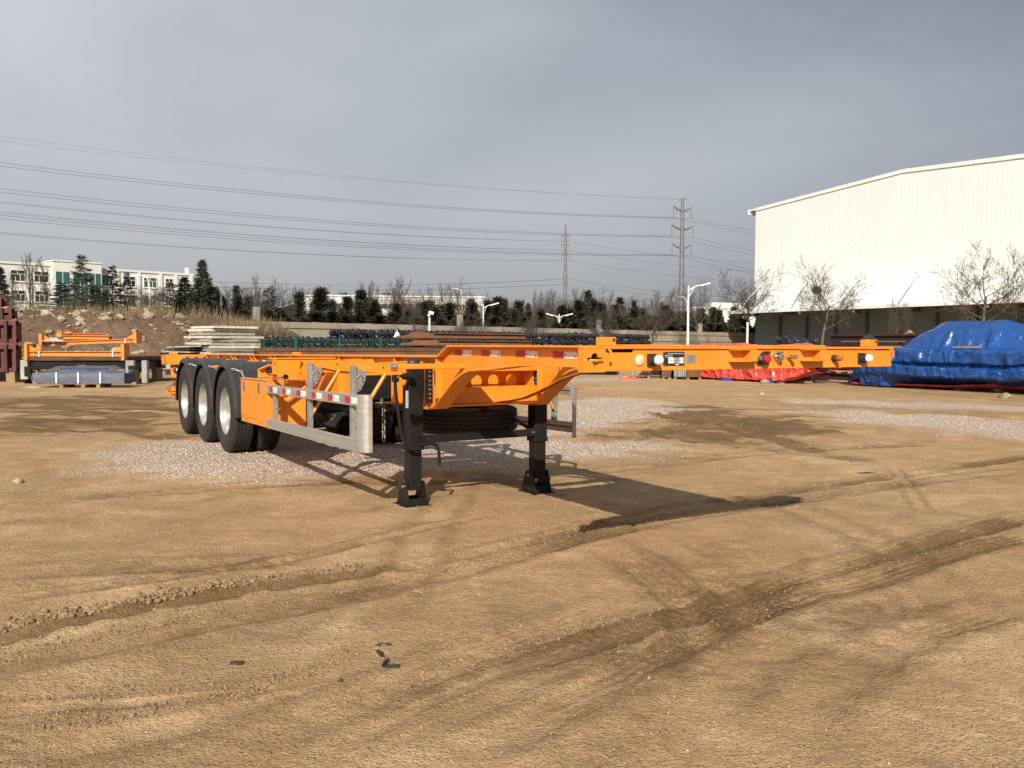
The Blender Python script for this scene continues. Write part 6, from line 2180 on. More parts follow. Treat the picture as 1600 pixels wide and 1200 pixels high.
tag(o, "dark box under the thin sheets left of the pale panels", "box")

# --- rusty plates and beams stacked behind the trailer
z = 0.06
for i in range(8):
    L = 3.62 + rp.uniform(-.15, .2)
    o = MB().bx(-L, L, -0.8, 0.8, 0, 0.115).build("rusty_plate", 'rust', None, bevel=0.004)
    o.location = (-5.9 + rp.uniform(-.25, .25), 31.6 + rp.uniform(-.12, .12), z)
    o.rotation_euler = (0, 0, R(4 + rp.uniform(-1.5, 1.5)))
    tag(o, "long rusty steel plate behind the trailer, %s from the bottom" % ORD[i], "steel plate", "rusty plates behind the trailer")
    z += 0.115 + rp.uniform(0.012, 0.05)
for i in range(5):
    z0 = 0.45 + i * 0.285
    L = 2.75 - 0.04 * i
    f = empty("rusty_girder", (-2.05 + (0.22 if i > 2 else -0.05) * (i % 2), 33.6, z0), R(5), "rusty tapered steel beam, %s from the bottom of the raised stack" % ORD[i], "beam", "rusty beams in the raised stack")
    MB().prism([(-L, 0.0), (L, 0.0), (L, 0.14), (-L + 1.5, 0.17), (-L + 1.0, 0.26), (-L + 0.75, 0.26), (-L + 0.35, 0.10), (-L, 0.08)], 0.0, 0.05, 'y').build("web", 'rust_bright', f)
    MB().bx(-L, L, -0.12, 0.9, -0.025, -0.002).build("flange", 'rust', f)
    MB().prism([(-L + 1.5, 0.172), (L, 0.142), (L, 0.162), (-L + 1.5, 0.192)], -0.12, 0.17, 'y').build("flange", 'rust_bright' if i > 2 else 'rust', f)
    MB().prism([(-L, 0.0), (L, 0.0), (L, 0.14), (-L + 1.5, 0.17), (-L, 0.08)], 0.8, 0.85, 'y').build("web", 'rust', f)
for x in (-4.0, -0.3):
    o = MB().bx(x, x + 0.3, 33.5, 34.5, 0, 0.42).build("timber_support", 'wood')
    tag(o, "timber support under the raised rusty beams, %s one" % ("left" if x < -2 else "right"), "timber")
crumple("paper_bag", (-4.62, 33.5, 1.62), 0.12, 0.1, 0.22, 'white_ref', "white bag on the left end of the raised rusty beams", "bag", 5)

# --- green wire fence
FA, FB = Vector((-12.9, 41.0, 0)), Vector((-3.2, 47.6, 0))
fd = (FB - FA)
fl = fd.length
fen = empty("wire_fence", FA, math.atan2(fd.y, fd.x), "green wire mesh fence in front of the axle racks", "fence")
npost = 5
for i in range(npost + 1):
    x = fl * i / npost
    MB().bx(x - 0.04, x + 0.04, -0.04, 0.04, 0, 1.66).build("post", 'green_wire', fen)
for i in range(npost):
    a, b = fl * i / npost + 0.06, fl * (i + 1) / npost - 0.06
    m = MB()
    nn = 26
    for q in range(nn + 1):
        x = a + (b - a) * q / nn
        m.bx(x - 0.004, x + 0.004, -0.004, 0.004, 0.08, 1.58)
    for q in range(9):
        zz = 0.1 + q * 0.182
        m.bx(a, b, -0.010, -0.0045, zz, zz + 0.008)
    o = m.build("mesh_panel", 'green_wire', fen)
    o["kind"] = "stuff"
gt = empty("green_frame", (-12.0, 39.0, 0), R(60), "green looped steel gate frame beside the pale panel stack", "gate")
for x in (0.0, 0.32):
    MB().tube([(x, 0, 0.0), (x, 0, 1.35), (x + 0.04, 0.05, 1.62), (x + 0.14, 0.05, 1.68), (x + 0.22, 0.02, 1.60), (x + 0.24, 0, 0.0)], 0.022, 8).build("loop", 'green_wire', gt, smooth=60)

# --- racks of trailer axles
axm = MB()
axm.tube([(0, -0.85, 0), (0, 0.85, 0)], 0.075, 8)
for s in (-1, 1):
    axm.lathe([(0.08, s * 0.55), (0.20, s * 0.56), (0.215, s * 0.62), (0.215, s * 0.80), (0.19, s * 0.82), (0.12, s * 0.83), (0.115, s * 0.95), (0.09, s * 0.97), (0.0, s * 0.97)], (0, 0, 0), 'y', 16)
    axm.bx(-0.25, -0.15, s * 0.30 - 0.05, s * 0.30 + 0.05, -0.05, 0.22)
    axm.lathe([(0, 0.02), (0.10, 0.02), (0.11, 0.10), (0.10, 0.18), (0, 0.18)], (-0.22, s * 0.30, 0.05), 'z', 10)
axle_me = axm.mesh("axle", 'axle_black', 40)
rd_ = Vector((0.7071, 0.7071, 0))
rn_ = Vector((-0.7071, 0.7071, 0))
ra = random.Random(31)
base_pt = Vector((-14.6, 47.4, 0))
s = 0.0
nr = 0
while s < 36:
    gap = 1.0 if 0 else 0
    lay = 3 if nr in (0, 1) else 4
    if nr in (9,):
        s += 1.0
    rk = empty("axle_rack", base_pt + rd_ * s, math.atan2(rd_.y, rd_.x), "blue steel rack of black axles before the wall, %s from the left" % ORD[nr], "rack", "axle racks before the wall")
    for x in (0.06, 2.44):
        for y in (-0.5, 0.5):
            MB().bx(x - 0.04, x + 0.04, y - 0.04, y + 0.04, 0, 0.50 * lay - 0.05).build("post", 'blue_paint', rk)
    for l in range(lay):
        MB().bx(0.02, 2.48, -0.54, -0.46, 0.18 + l * 0.5, 0.26 + l * 0.5).build("bar", 'blue_paint', rk)
        MB().bx(0.02, 2.48, 0.46, 0.54, 0.18 + l * 0.5, 0.26 + l * 0.5).build("bar", 'blue_paint', rk)
    for l in range(max(0, lay - 3), lay):
        for q in range(5):
            if l == lay - 1 and ra.random() < 0.10:
                continue
            o = link("axle", axle_me)
            p = base_pt + rd_ * (s + 0.30 + q * 0.47 + ra.uniform(-.05, .05)) + rn_ * ra.uniform(-.12, .12)
            o.location = (p.x, p.y, 0.50 + l * 0.5 + ra.uniform(-.03, .03))
            o.rotation_euler = (0, ra.uniform(-.6, .6), math.atan2(rd_.y, rd_.x) + ra.uniform(-.05, .05))
            tag(o, "black trailer axle, %s in the %s layer of the %s axle rack from the left" % (ORD[q], ("top", "second", "third")[lay - 1 - l], ORD[nr]), "axle", "axles in the racks before the wall")
    s += 2.62
    nr += 1
    if nr in (11, 12):
        s += 1.0
for j in range(12):
    o = link("axle", axle_me)
    o.location = (*[(11.39, 62), (11.73, 62.3), (12.08, 62.6), (12.42, 62.9), (12.77, 63.2), (13.13, 63.5), (13.48, 63.8), (13.84, 64.1), (14.2, 64.4), (14.56, 64.7), (14.93, 65), (15.35, 65.3)][j], 1.12)
    o.rotation_euler = (0, ra.uniform(-.5, .5), R(40))
    tag(o, "black axle in the low row left of the shed, %s from the left" % ORD[j], "axle", "low row of axles left of the shed")
o = empty("axle_rack", (*(11.57, 63), 0), R(30), "low blue rack under the row of axles left of the shed", "rack", None)
for x in (0.0, 1.9, 3.9):
    for y in (-0.6, 0.6):
        MB().bx(x, x + 0.1, y, y + 0.1, 0, 0.92).build("post", 'blue_paint', o)
for y in (-0.6, 0.6):
    MB().bx(0, 4.0, y, y + 0.1, 0.92, 1.0).build("bar", 'blue_paint', o)
for j in range(6):
    o = link("axle", axle_me)
    o.location = (*[(18.83, 58), (19.28, 58.4), (19.46, 58), (19.97, 58.6), (20.15, 58.2), (20.56, 58.5)][j], 1.45 + 0.22 * (j % 2))
    o.rotation_euler = (ra.uniform(-.2, .2), ra.uniform(-.9, .9), R(30 + 60 * (j % 2)))
    tag(o, "dark axle piled before the shed's grey wall, %s from the left" % ORD[j], "axle", "axles piled before the shed")
o = empty("axle_rack", (*(18.75, 58.3), 0), R(0), "dark blue stand under the axles before the shed's grey wall", "rack", None)
for x in (0.0, 0.9, 1.8):
    MB().bx(x, x + 0.1, -0.3, 0.3, 0, 1.3).build("post", 'blue_paint', o)
MB().bx(0, 1.9, -0.3, 0.3, 1.3, 1.38).build("bar", 'blue_paint', o)

# --- tarpaulin covered stacks along the right side
RD = Vector((0.503, -0.864, 0)).normalized()      # along the row, towards the viewer on the right
RN = Vector((0.864, 0.503, 0)).normalized()


def cover(name, P0, length, profs, mat, label, seed, amp=0.07, nseg=150, end0=0.5, end1=0.5):
    """drape: cross sections (depth, height) along the row, blended between stations"""
    NR = 112
    dense = []
    for st, pr in profs:
        pr = np.array(pr, float)
        seg = np.hypot(*np.diff(pr, axis=0).T)
        cum = np.concatenate([[0], np.cumsum(seg)])
        tt = np.linspace(0, 1, NR)
        key = cum / cum[-1]
        dense.append((st, np.stack([np.interp(tt, np.linspace(0, 1, len(pr)), pr[:, 0]), np.interp(tt, np.linspace(0, 1, len(pr)), pr[:, 1])], 1)))
    ss = np.linspace(0, length, nseg)
    P = np.zeros((NR, nseg, 3))
    for j, s in enumerate(ss):
        i = max(q for q in range(len(dense)) if dense[q][0] <= s + 1e-9)
        i = min(i, len(dense) - 2)
        t = np.clip((s - dense[i][0]) / (dense[i + 1][0] - dense[i][0]), 0, 1)
        t = t * t * (3 - 2 * t)
        pr = dense[i][1] * (1 - t) + dense[i + 1][1] * t
        P[:, j, 0] = s
        P[:, j, 1] = pr[:, 0]
        P[:, j, 2] = pr[:, 1]
    T_ = np.linspace(0, 1, NR)[:, None] * np.ones((1, nseg))
    Sg = ss[None, :] * np.ones((NR, 1))
    fold = 0.16 - np.abs(fbm(Sg * 1.0 + seed, T_ * 1.4, 2.2, 3, 0.55)) + 0.5 * (0.1 - np.abs(vnoise(Sg * 1.2 + 1.5 * T_ + seed, T_ * 0.9, 5.0)))
    wr = fbm(Sg * 0.9 + T_ * 2.0, T_ * 5 + seed, 1.8, 4, 0.6)
    sharp = (1 - np.clip(np.abs(vnoise(Sg * 1.1 + 0.9 * T_ + seed, T_ * 0.7 + seed, 2.6)) * 7, 0, 1)) ** 2
    sharp2 = (1 - np.clip(np.abs(vnoise(Sg * 0.8 - 1.6 * T_ + seed, T_ * 2.2, 3.7)) * 6, 0, 1)) ** 2
    P[..., 1] -= amp * (1.3 * fold + 0.5 * wr + 0.75 * sharp + 0.5 * sharp2)
    P[..., 2] += amp * 0.55 * wr * (P[..., 2] > 0.15)
    P[..., 2] = np.maximum(P[..., 2], 0.02)
    P[..., 0] += 0.05 * fbm(Sg, T_ * 6 + seed, 2.0, 2)
    o = link(name, grid_mesh(name, mat, P))
    sm = o.modifiers.new("thickness", 'SOLIDIFY')
    sm.thickness = 0.006
    o.location = P0
    o.rotation_euler = (0, 0, math.atan2(RD.y, RD.x))
    return tag(o, label, "tarpaulin")


T0 = Vector((11.15, 28.3, 0))
flat_ = [(1.6, 0.03), (0.9, 0.04), (0.5, 0.05), (0.4, 0.10), (0.4, 0.2), (0.5, 0.3), (0.6, 0.4), (0.7, 0.5), (0.9, 0.6), (1.1, 0.7), (1.4, 0.75), (1.8, 0.7), (2.2, 0.5), (2.4, 0.1)]
lowp = [(0.30, 0.03), (0.22, 0.20), (0.12, 0.42), (0.02, 0.52), (-0.02, 0.74), (0.10, 0.80), (0.10, 0.84), (-0.03, 0.90), (-0.02, 1.20), (0.06, 1.28), (0.6, 1.31), (1.3, 1.33), (2.2, 1.25), (2.6, 0.2)]
midp = [(0.55, 0.10), (0.35, 0.28), (0.06, 0.40), (-0.02, 0.46), (-0.04, 0.72), (0.09, 0.78), (0.10, 0.82), (-0.02, 0.88), (-0.03, 1.20), (0.05, 1.27), (0.62, 1.32), (0.95, 1.62), (1.7, 1.9), (2.6, 0.3)]
highp = [(0.75, 0.16), (0.45, 0.30), (0.06, 0.38), (-0.02, 0.43), (-0.04, 0.70), (0.09, 0.75), (0.10, 0.79), (-0.02, 0.85), (-0.03, 1.18), (0.05, 1.25), (0.55, 1.30), (0.85, 1.85), (1.6, 2.16), (2.8, 0.4)]
dipp = [(0.7, 0.14), (0.42, 0.28), (0.05, 0.37), (-0.02, 0.42), (-0.04, 0.68), (0.09, 0.73), (0.10, 0.77), (-0.02, 0.83), (-0.03, 1.16), (0.05, 1.23), (0.55, 1.29), (0.85, 1.78), (1.6, 2.02), (2.8, 0.4)]
cover("blue_tarpaulin", T0, 10.5, [(0.0, flat_), (0.7, lowp), (1.5, lowp), (2.1, midp), (2.9, highp), (4.6, highp), (5.3, dipp), (6.2, highp), (8.0, highp), (10.5, dipp)], 'tarp_blue',
      "large blue tarpaulin draped over a stack of steel frames at the right", 4, 0.075, 380)
cover("red_tarp_edge", T0 + RD * 0.2 - RN * 0.03, 9.5, [(0, [(0.9, 0.03), (0.5, 0.035), (0.35, 0.06), (0.33, 0.09), (0.34, 0.12)]), (3, [(0.9, 0.05), (0.6, 0.06), (0.45, 0.10), (0.44, 0.13), (0.45, 0.15)]), (5, [(0.9, 0.10), (0.7, 0.14), (0.62, 0.20), (0.6, 0.23), (0.62, 0.25)]), (9.5, [(0.9, 0.05), (0.7, 0.09), (0.6, 0.12), (0.58, 0.14), (0.6, 0.16)])], 'tarp_red',
      "red hem of a second tarpaulin showing under the large blue one", 9, 0.02, 90)
st = empty("steel_frame_stack", T0, math.atan2(RD.y, RD.x), "dark steel frames stacked under the blue tarpaulin", "frame")
for i in range(3):
    MB().bx(0.9, 10.3, 0.75, 0.85, 0.12 + 0.36 * i, 0.32 + 0.36 * i).build("side_beam", 'maroon_dark', st, bevel=0.005)
    MB().bx(0.9, 10.3, 2.1, 2.2, 0.12 + 0.36 * i, 0.32 + 0.36 * i).build("side_beam", 'maroon_dark', st, bevel=0.005)
for i in range(8):
    MB().bx(1.2 + 1.2 * i, 1.4 + 1.2 * i, 0.7, 2.3, 0.0, 0.115).build("timber", 'wood', st)
# timber lying on the ledge of the tarpaulin
for p, L, lab in ((1.55, 1.1, "thin timber batten lying on the left ledge of the blue tarpaulin"), (4.3, 0.8, "thin timber batten lying on the right ledge of the blue tarpaulin")):
    o = MB().bx(-L / 2, L / 2, -0.06, 0.06, 0, 0.05).build("timber_batten", 'wood')
    q = T0 + RD * p + RN * 0.14
    o.location = (q.x, q.y, 1.30)
    o.rotation_euler = (0, 0, math.atan2(RD.y, RD.x) + 0.05)
    tag(o, lab, "timber")

# dark frames left of and behind the blue tarpaulin
for i, (z0, z1, mt, lab) in enumerate(((0.12, 0.42, 'maroon_dark', "lowest dark steel frame left of the blue tarpaulin"), (0.46, 0.74, 'maroon', "red steel frame above the lowest one left of the blue tarpaulin"),
                                       (0.80, 1.10, 'maroon_dark', "third dark steel frame left of the blue tarpaulin"), (1.15, 1.45, 'maroon_dark', "fourth dark steel frame behind the blue tarpaulin"), (1.48, 1.80, 'maroon_dark', "topmost dark steel frame behind the blue tarpaulin"))):
    f = empty("steel_chassis", T0 - RD * 2.3 + RN * (1.5 if i < 3 else 2.3), math.atan2(RD.y, RD.x), lab, "frame", "dark frames behind the blue tarpaulin")
    L = 4.6
    MB().bx(0, L, 0, 0.08, z0, z1 - 0.10).build("web", mt, f)
    MB().bx(-0.02, L, -0.09, 0.13, z1 - 0.098, z1 - 0.06).build("flange", mt, f)
    for q in range(9):
        MB().bx(0.2 + q * 0.5, 0.32 + q * 0.5, -0.08, 0.12, z1 - 0.058, z1 - 0.01).build("lug", mt, f)
    if i == 4:
        MB().tube([(0.6, -0.12, z0 + 0.02), (3.2, -0.12, z0 + 0.02)], 0.02, 8).build("bar", 'steel', f, smooth=40)
o = crumple("sack", (*(14.72, 31), 1.78), 0.16, 0.12, 0.16, 'wood', "small pale sack on the dark frames behind the blue tarpaulin", "sack", 12)

# red tarpaulin over a long low stack
T1 = Vector((6.6, 34.6, 0))
ra_ = [(0.5, 0.04), (0.2, 0.05), (0.05, 0.08), (0.02, 0.3), (0.02, 0.7), (0.05, 1.05), (0.15, 1.2), (0.6, 1.28), (1.2, 1.30), (1.8, 1.1), (2.1, 0.3)]
rb_ = [(0.35, 0.03), (0.1, 0.04), (-0.05, 0.10), (0.03, 0.35), (-0.02, 0.7), (0.05, 1.15), (0.2, 1.36), (0.7, 1.42), (1.2, 1.42), (1.8, 1.2), (2.1, 0.3)]
rc_ = [(0.6, 0.40), (0.4, 0.42), (0.25, 0.5), (0.15, 0.6), (0.1, 0.8), (0.1, 1.0), (0.2, 1.2), (0.7, 1.3), (1.2, 1.3), (1.8, 1.1), (2.1, 0.6)]
cover("red_tarpaulin", T1, 7.2, [(0, ra_), (0.8, ra_), (1.6, rb_), (2.4, ra_), (3.0, rb_), (4.5, ra_), (5.6, rb_), (7.2, rc_)], 'tarp_red', "crumpled red tarpaulin over a low stack behind the front beam", 15, 0.10, 260)
st = empty("steel_frame_stack", T1, math.atan2(RD.y, RD.x), "dark steel frames under the red tarpaulin", "frame")
for i in range(3):
    MB().bx(0.3, 6.6, 0.55, 0.65, 0.1 + 0.36 * i, 0.3 + 0.36 * i).build("side_beam", 'maroon_dark', st)
    MB().bx(0.3, 6.6, 1.5, 1.6, 0.1 + 0.36 * i, 0.3 + 0.36 * i).build("side_beam", 'maroon_dark', st)
for i in range(5):
    MB().bx(0.5 + 1.3 * i, 0.7 + 1.3 * i, 0.5, 1.7, 0.0, 0.095).build("timber", 'wood', st)
# blue lining showing at the hem
for i, (s, h) in enumerate(((0.3, 0.35), (3.3, 0.12), (5.3, 0.16))):
    p = T1 + RD * s - RN * 0.10
    o = crumple("blue_tarp_corner", (p.x, p.y, 0.0), 0.35, 0.12, h, 'tarp_blue', ["blue tarpaulin corner under the left end of the red tarpaulin", "blue tarpaulin corner under the middle of the red tarpaulin", "blue tarpaulin corner under the right part of the red tarpaulin"][i], "tarpaulin", i * 3 + 1, 10)
    o.rotation_euler = (0, 0, math.atan2(RD.y, RD.x))
# small blue tarpaulin further left
T2 = Vector((1.2, 38.0, 0))
sa = [(0.4, 0.03), (0.15, 0.05), (0.0, 0.15), (0.02, 0.4), (0.05, 0.7), (0.2, 0.85), (0.7, 0.9), (1.2, 0.8), (1.5, 0.2)]
sb = [(0.3, 0.03), (0.1, 0.05), (0.0, 0.2), (0.0, 0.45), (0.02, 0.75), (0.2, 0.95), (0.7, 1.0), (1.2, 0.9), (1.5, 0.2)]
o = cover("blue_tarpaulin", T2, 3.6, [(0, sa), (1.0, sb), (2.2, sa), (3.6, sa)], 'tarp_blue', "smaller blue tarpaulin seen under the trailer's gooseneck", 22, 0.08, 90)
o.rotation_euler = (0, 0, R(-16))
o = MB().bx(0.05, 3.5, 0.35, 1.25, 0.03, 0.72).build("covered_crate", 'wood')
o.location = T2
o.rotation_euler = (0, 0, R(-16))
tag(o, "low crate under the smaller blue tarpaulin", "crate")
# slatted crates between the blue and red covers
for i, (p, w, h, mt, lab) in enumerate((((5.18, 33.5), 0.72, 0.95, 'grey_panel', "grey slatted steel crate, leftmost under the front beam"), ((6.11, 33), 0.36, 0.95, 'rust_bright', "narrow rusty slatted crate under the front beam"),
                                       ((6.61, 32.6), 0.56, 0.98, 'grey_panel', "grey slatted crate left of the red tarpaulin"), ((7.05, 32.3), 0.56, 0.95, 'rust_bright', "rusty slatted crate beside the red tarpaulin"),
                                       ((5.86, 34.2), 0.7, 0.9, 'black_paint', "black steel crate standing between the slatted crates"))):
    c = empty("slatted_crate", (p[0], p[1], 0), R(-8), lab, "crate", "slatted crates under the front beam")
    MB().bx(-w / 2, w / 2, 0.04, 0.7, 0.10, h - 0.02).build("core", 'rust' if mt != 'black_paint' else 'black_paint', c)
    n = max(4, int(w / 0.075))
    for q in range(n):
        x = -w / 2 + w * (q + 0.5) / n
        MB().bx(x - w / n * 0.34, x + w / n * 0.34, 0.0, 0.035, 0.11, h).build("slat", mt, c)
    for x in (-w / 2 + 0.06, w / 2 - 0.06):
        MB().bx(x - 0.04, x + 0.04, 0.0, 0.65, 0.0, 0.095).build("foot", 'wood', c)
crumple("plastic_scrap", (*(4.62, 32.6), 0.0), 0.45, 0.2, 0.10, 'tarp_red', "scrap of red plastic sheet on the ground left of the crates", "plastic sheet", 4)

# --- litter on the near ground
lt = empty("rubber_strip", (-0.53, 3.49, 0.0), R(10), "black curled rubber strip lying on the near ground", "rubber strip")
z_ = float(ground(np.array([-0.53]), np.array([3.49]))[0][0])
lt.location.z = z_
pts = [(-0.012, 0.10, 0.006), (-0.035, 0.07, 0.028), (-0.03, 0.035, 0.048), (-0.008, 0.01, 0.045), (0.005, -0.005, 0.025), (-0.01, -0.02, 0.010), (-0.015, -0.03, 0.004)]
m = MB()
for a, b in zip(pts[:-1], pts[1:]):
    m.beam(a, b, 0.022, 0.004, (0.8, 0.2, 0.5))
m.build("strip", 'black_plastic', lt)
m = MB()
m.beam((-0.012, -0.03, 0.006), (0.055, -0.035, 0.006), 0.018, 0.010)
m.build("strip_end", 'black_plastic', lt)
for (x, y, sx, sy, lab) in ((*(-0.57, 3.71), 0.035, 0.014, "flat dark scrap of rubber behind the curled strip"), (*(-1.17, 3.5), 0.030, 0.020, "dark trodden scrap left of the curled strip"), (*(-0.69, 3.32), 0.012, 0.014, "tiny dark scrap before the curled strip"),
                            (*(3.86, 8.99), 0.10, 0.03, "dark twig scrap on the yard near the right rut"), (*(1.44, 4.26), 0.03, 0.015, "small dark scrap beside the right rut")):
    zz = float(ground(np.array([x]), np.array([y]))[0][0])
    crumple("rubber_scrap", (x, y, zz), sx, sy, 0.008, 'black_plastic', lab, "scrap", int(x * 10) % 7 + 1, 8)

# ------------------------------------------------------------------ street lamps, masts, power poles and lines


def street_lamp(p, h, arms, label, r=0.075, arm=1.7, rise=0.55):
    t = empty("street_lamp", (p[0], p[1], 0), 0, label, "street lamp", "white street lamps")
    MB().tube([(0, 0, 0), (0, 0, h * 0.5), (0, 0, h)], [r, r * 0.85, r * 0.6], 10).build("pole", 'white_paint', t, smooth=40)
    for s in arms:
        MB().tube([(0, 0, h - 0.35), (s * arm * 0.35, 0, h - 0.35 + rise * 0.55), (s * arm * 0.75, 0, h - 0.35 + rise * 0.9), (s * arm, 0, h - 0.35 + rise)], r * 0.45, 8).build("arm", 'white_paint', t, smooth=60)
        MB().tube([(0, 0, h - 0.9), (s * arm * 0.4, 0, h - 0.35 + rise * 0.5)], r * 0.25, 6).build("strut", 'white_paint', t)
        MB().box((s * (arm + 0.28), 0, h - 0.30 + rise), (0.75, 0.24, 0.11), (0, -s * 0.28, 0)).build("lamp_head", 'white_paint', t, bevel=0.03)
    return t


street_lamp((13.03, 62), 5.69, (1,), "tall white single-arm street lamp left of the shed", 0.10, 0.95, 0.42)
street_lamp((-2.57, 74), 4.81, (1,), "white single-arm street lamp left of the double-arm lamp", 0.08, 0.75, 0.35)
street_lamp((4.49, 80), 4.21, (1, -1), "white double-arm street lamp below the thin mast", 0.08, 0.65, 0.25)


def hook_lamp(p, h, s, label, c=0.10):
    t = empty("street_lamp", (p[0], p[1], 0), 0, label, "street lamp", "white street lamps")
    MB().tube([(0, 0, 0), (0, 0, h - 0.9), (s * 0.12, 0, h - 0.35), (s * 0.45, 0, h - 0.05), (s * 0.9, 0, h)], [c, c * 0.7, c * 0.6, c * 0.5, c * 0.5], 8).build("pole", 'white_paint', t, smooth=60)
    MB().box((s * 1.1, 0, h), (0.6, 0.22, 0.12), (0, 0, 0)).build("lamp_head", 'white_paint', t, bevel=0.03)


hook_lamp((-7.2, 120), 9.22, -1, "curved white street lamp rising from the bare trees", 0.12)
hook_lamp((27.07, 130), 8.73, -1, "small curved street lamp behind the tall single-arm lamp", 0.12)
hook_lamp((-32.49, 75), 7.36, -1, "white curved lamp in front of the office block", 0.08)
t = empty("camera_pole", (*(-5.94, 60), 0), 0, "white camera pole on the boundary wall", "pole")
MB().tube([(0, 0, 0), (0, 0, 3.6)], 0.07, 8).build("pole", 'white_paint', t, smooth=40)
MB().box((0.12, -0.05, 3.55), (0.36, 0.3, 0.22), (0, 0.2, 0.3)).build("camera", 'white_paint', t, bevel=0.03)
MB().lathe([(0, -0.1), (0.11, -0.05), (0.11, 0.05), (0, 0.1)], (-0.02, -0.1, 3.37), 'z', 12).build("dome", 'white_paint', t, smooth=50)
t = empty("white_pole", (*(-20.17, 58), 0), 0, "thin white pole right of the embankment", "pole")
MB().tube([(0, 0, 0), (0, 0, 4.83)], 0.06, 8).build("pole", 'white_paint', t, smooth=40)
MB().bx(-0.10, 0.10, -0.08, 0.08, 3.95, 4.17).build("junction_box", 'white_paint', t)
t = empty("white_pole", (*(16.32, 58), 0), 0, "short white pole before the shed's left corner", "pole")
MB().tube([(0, 0, 0), (0, 0, 2.82)], 0.07, 8).build("pole", 'white_paint', t, smooth=40)
MB().lathe([(0.0, 0.12), (0.09, 0.06), (0.09, 0.0)], (0, 0, 2.82), 'z', 10).build("cap", 'white_paint', t, smooth=40)

# --- steel monopoles of the power line
P1 = Vector((*(50.43, 250), 0))
P2 = Vector((*(18.91, 300), 0))


def zz_(y, Y, x):
    return 0


t = empty("power_pole", P1, R(20), "tall tapered steel power pole with three pairs of arms", "power pole")
H1 = 44.67
MB().tube([(0, 0, 0), (0, 0, H1 * 0.5), (0, 0, H1)], [0.95, 0.72, 0.45], 14).build("pole", 'pole_grey', t, smooth=40)
A1 = {}
for lev, zc, la, ra2 in (("a", 41.09, 3.0, 3.0), ("b", 35.62, 3.5, 3.8), ("c", 30.14, 3.4, 3.2)):
    for s, L in ((-1, la), (1, ra2)):
        a = MB().tube([(0, 0, zc - 0.2), (s * L * 0.55, 0, zc + 0.25), (s * L, 0, zc + 1.1)], [0.42, 0.30, 0.16], 8).build("cross_arm", 'pole_grey', t, smooth=40)
        n = MB()
        for q in range(10):
            n.lathe([(0.03, 0.12), (0.14, 0.07), (0.03, 0.0)], (s * L, 0, zc + 0.7 - 0.26 * (q + 1)), 'z', 8)
        n.tube([(s * L, 0, zc + 0.9), (s * L, 0, zc - 2.2)], 0.04, 6)
        n.build("insulator_string", 'insulator', a)
        A1[lev + ('l' if s < 0 else 'r')] = P1 + Matrix.Rotation(R(20), 3, 'Z') @ Vector((s * L, 0, 0)) + Vector((0, 0, zc - 2.2))
MB().tube([(-1.0, 0, H1 - 0.6), (0, 0, H1), (1.2, 0, H1 + 0.05)], 0.16, 6).build("earth_wire_arm", 'pole_grey', t, smooth=40)
for i in range(10):
    MB().bx(-0.9, -0.6, -0.1, 0.1, 20 + i * 2.2, 20.15 + i * 2.2).build("climbing_rung", 'pole_grey', t)

t = empty("power_pole", P2, R(10), "slimmer steel power pole with short arms further left", "power pole")
H2 = 44.11
MB().tube([(0, 0, 0), (0, 0, H2 * 0.5), (0, 0, H2 * 0.85), (0, 0, H2)], [0.75, 0.62, 0.5, 0.22], 12).build("pole", 'pole_grey', t, smooth=40)
A2 = {}
for lev, zc in (("a", 39.81), ("b", 36.63), ("c", 33.0), ("d", 25.03), ("e", 23.21)):
    for s in (-1, 1):
        L = 1.5 if lev in "abc" else 0.9
        a = MB().tube([(0, 0, zc), (s * L, 0, zc + 0.35)], [0.28, 0.16], 6).build("cross_arm", 'pole_grey', t)
        n = MB()
        if lev in "abc":
            for q in range(7):
                n.lathe([(0.03, 0.10), (0.13, 0.06), (0.03, 0.0)], (s * L, 0, zc + 0.2 - 0.3 * (q + 1)), 'z', 8)
        n.tube([(s * L, 0, zc + 0.3), (s * L, 0, zc - 1.9 if lev in "abc" else zc - 0.4)], 0.04, 6)
        n.build("insulator_string", 'insulator', a)
        A2[lev + ('l' if s < 0 else 'r')] = P2 + Matrix.Rotation(R(10), 3, 'Z') @ Vector((s * L, 0, 0)) + Vector((0, 0, zc - (1.9 if lev in "abc" else 0.4)))


def cable(a, b, sag, label, r=0.05, group="power lines across the sky"):
    a, b = Vector(a), Vector(b)
    n = 24
    pts = []
    for i in range(n + 1):
        u = i / n
        p = a.lerp(b, u)
        p.z -= sag * 4 * u * (1 - u)
        pts.append(p)
    o = MB().tube(pts, r, 5, False).build("power_line", 'cable', None, smooth=60)
    tag(o, label, "power line", group)


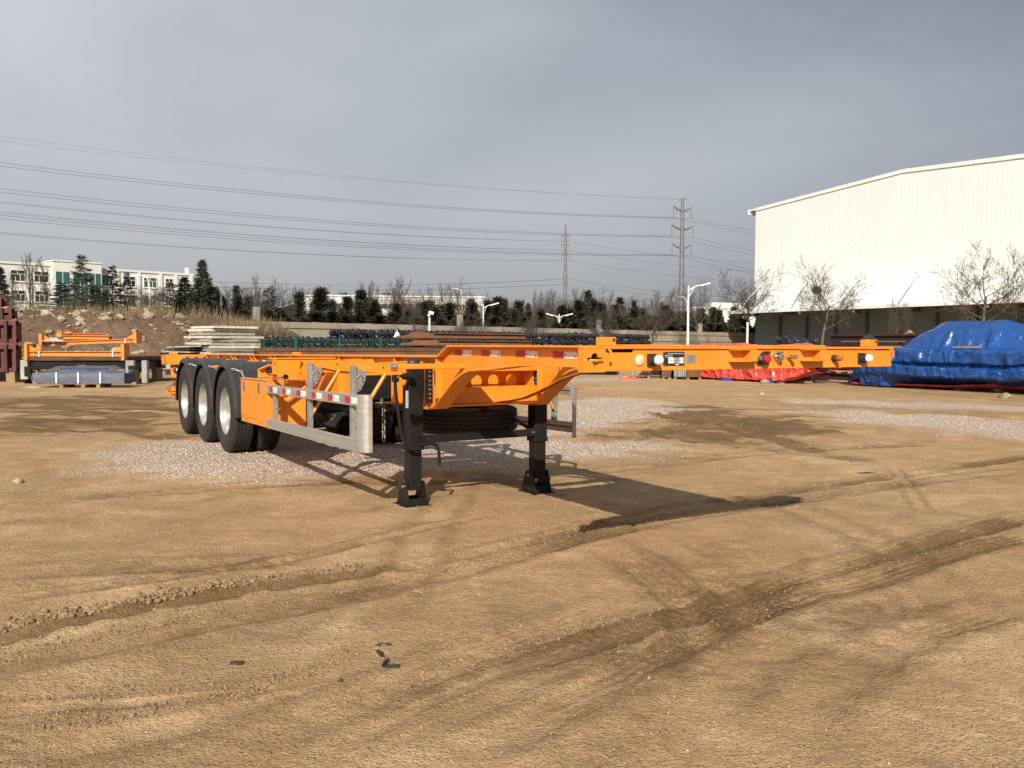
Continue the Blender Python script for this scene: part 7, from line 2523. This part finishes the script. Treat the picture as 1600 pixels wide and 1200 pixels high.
EL = Vector((*(-154.41, 190), 0))               # next pole, out of the picture to the left
L1 = [("a", "l", 47.18), ("a", "r", 45.48), ("b", "l", 40.92), ("b", "r", 39.21), ("c", "l", 34.5), ("c", "r", 32.92)]
nm = {"a": "top", "b": "middle", "c": "lowest"}
for lev, sd, z in L1:
    off_ = Vector((-2.5 if sd == 'l' else 2.5, 0, 0))
    cable(EL + off_ + Vector((0, 0, z)), A1[lev + sd], 3.4, "power line from the left to the big pole's %s %s arm" % (nm[lev], "left" if sd == 'l' else "right"))
cable(EL + Vector((0, 0, 52.72)), P1 + Vector((-0.8, 0, H1 - 0.4)), 2.8, "faint earth wire from the left to the big pole's top, left side", 0.022)
cable(EL + Vector((1.5, 0, 51.16)), P1 + Vector((1.0, 0, H1 - 0.2)), 2.8, "faint earth wire from the left to the big pole's top, right side", 0.022)
E2 = Vector((*(-186.92, 230), 0))
for lev, z, sag in (("a", 44.76, 3.0), ("b", 41.99, 3.0), ("c", 35.4, 3.0)):
    for sd in "lr":
        cable(E2 + Vector((-2 if sd == 'l' else 2, 0, z)), A2[lev + sd], sag, "power line from the left to the slim pole's %s %s arm" % (nm[lev], "left" if sd == 'l' else "right"), 0.045)
E3 = Vector((*(-129.58, 260), 0))
for lev, z, nn_ in (("d", 22.07, "fourth"), ("e", 20.49, "fifth")):
    for sd in "lr":
        cable(E3 + Vector((-1 if sd == 'l' else 1, 0, z)), A2[lev + sd], 2.6, "low power line over the factory to the slim pole's %s %s arm" % (nn_, "left" if sd == 'l' else "right"), 0.04)
ER = Vector((*(104.17, 200), 0))
for lev, sd, z in (("a", "r", 24.95), ("a", "l", 23.89), ("b", "r", 18.89), ("b", "l", 17.82), ("c", "r", 14.33), ("c", "l", 13.26)):
    cable(A1[lev + sd], ER + Vector((2 if sd == 'r' else -2, 0, z)), 2.0, "power line from the big pole's %s %s arm towards the shed" % (nm[lev], "left" if sd == 'l' else "right"), 0.04)
ER2 = Vector((*(113.98, 240), 0))
for lev, z, nn_ in (("a", 23.25, "top"), ("b", 21.07, "middle"), ("c", 17.42, "lowest"), ("d", 13.4, "fourth"), ("e", 12.3, "fifth")):
    cable(A2[lev + 'r'], ER2 + Vector((0, 0, z)), 2.2, "power line from the slim pole's %s arm off to the right" % nn_, 0.04)
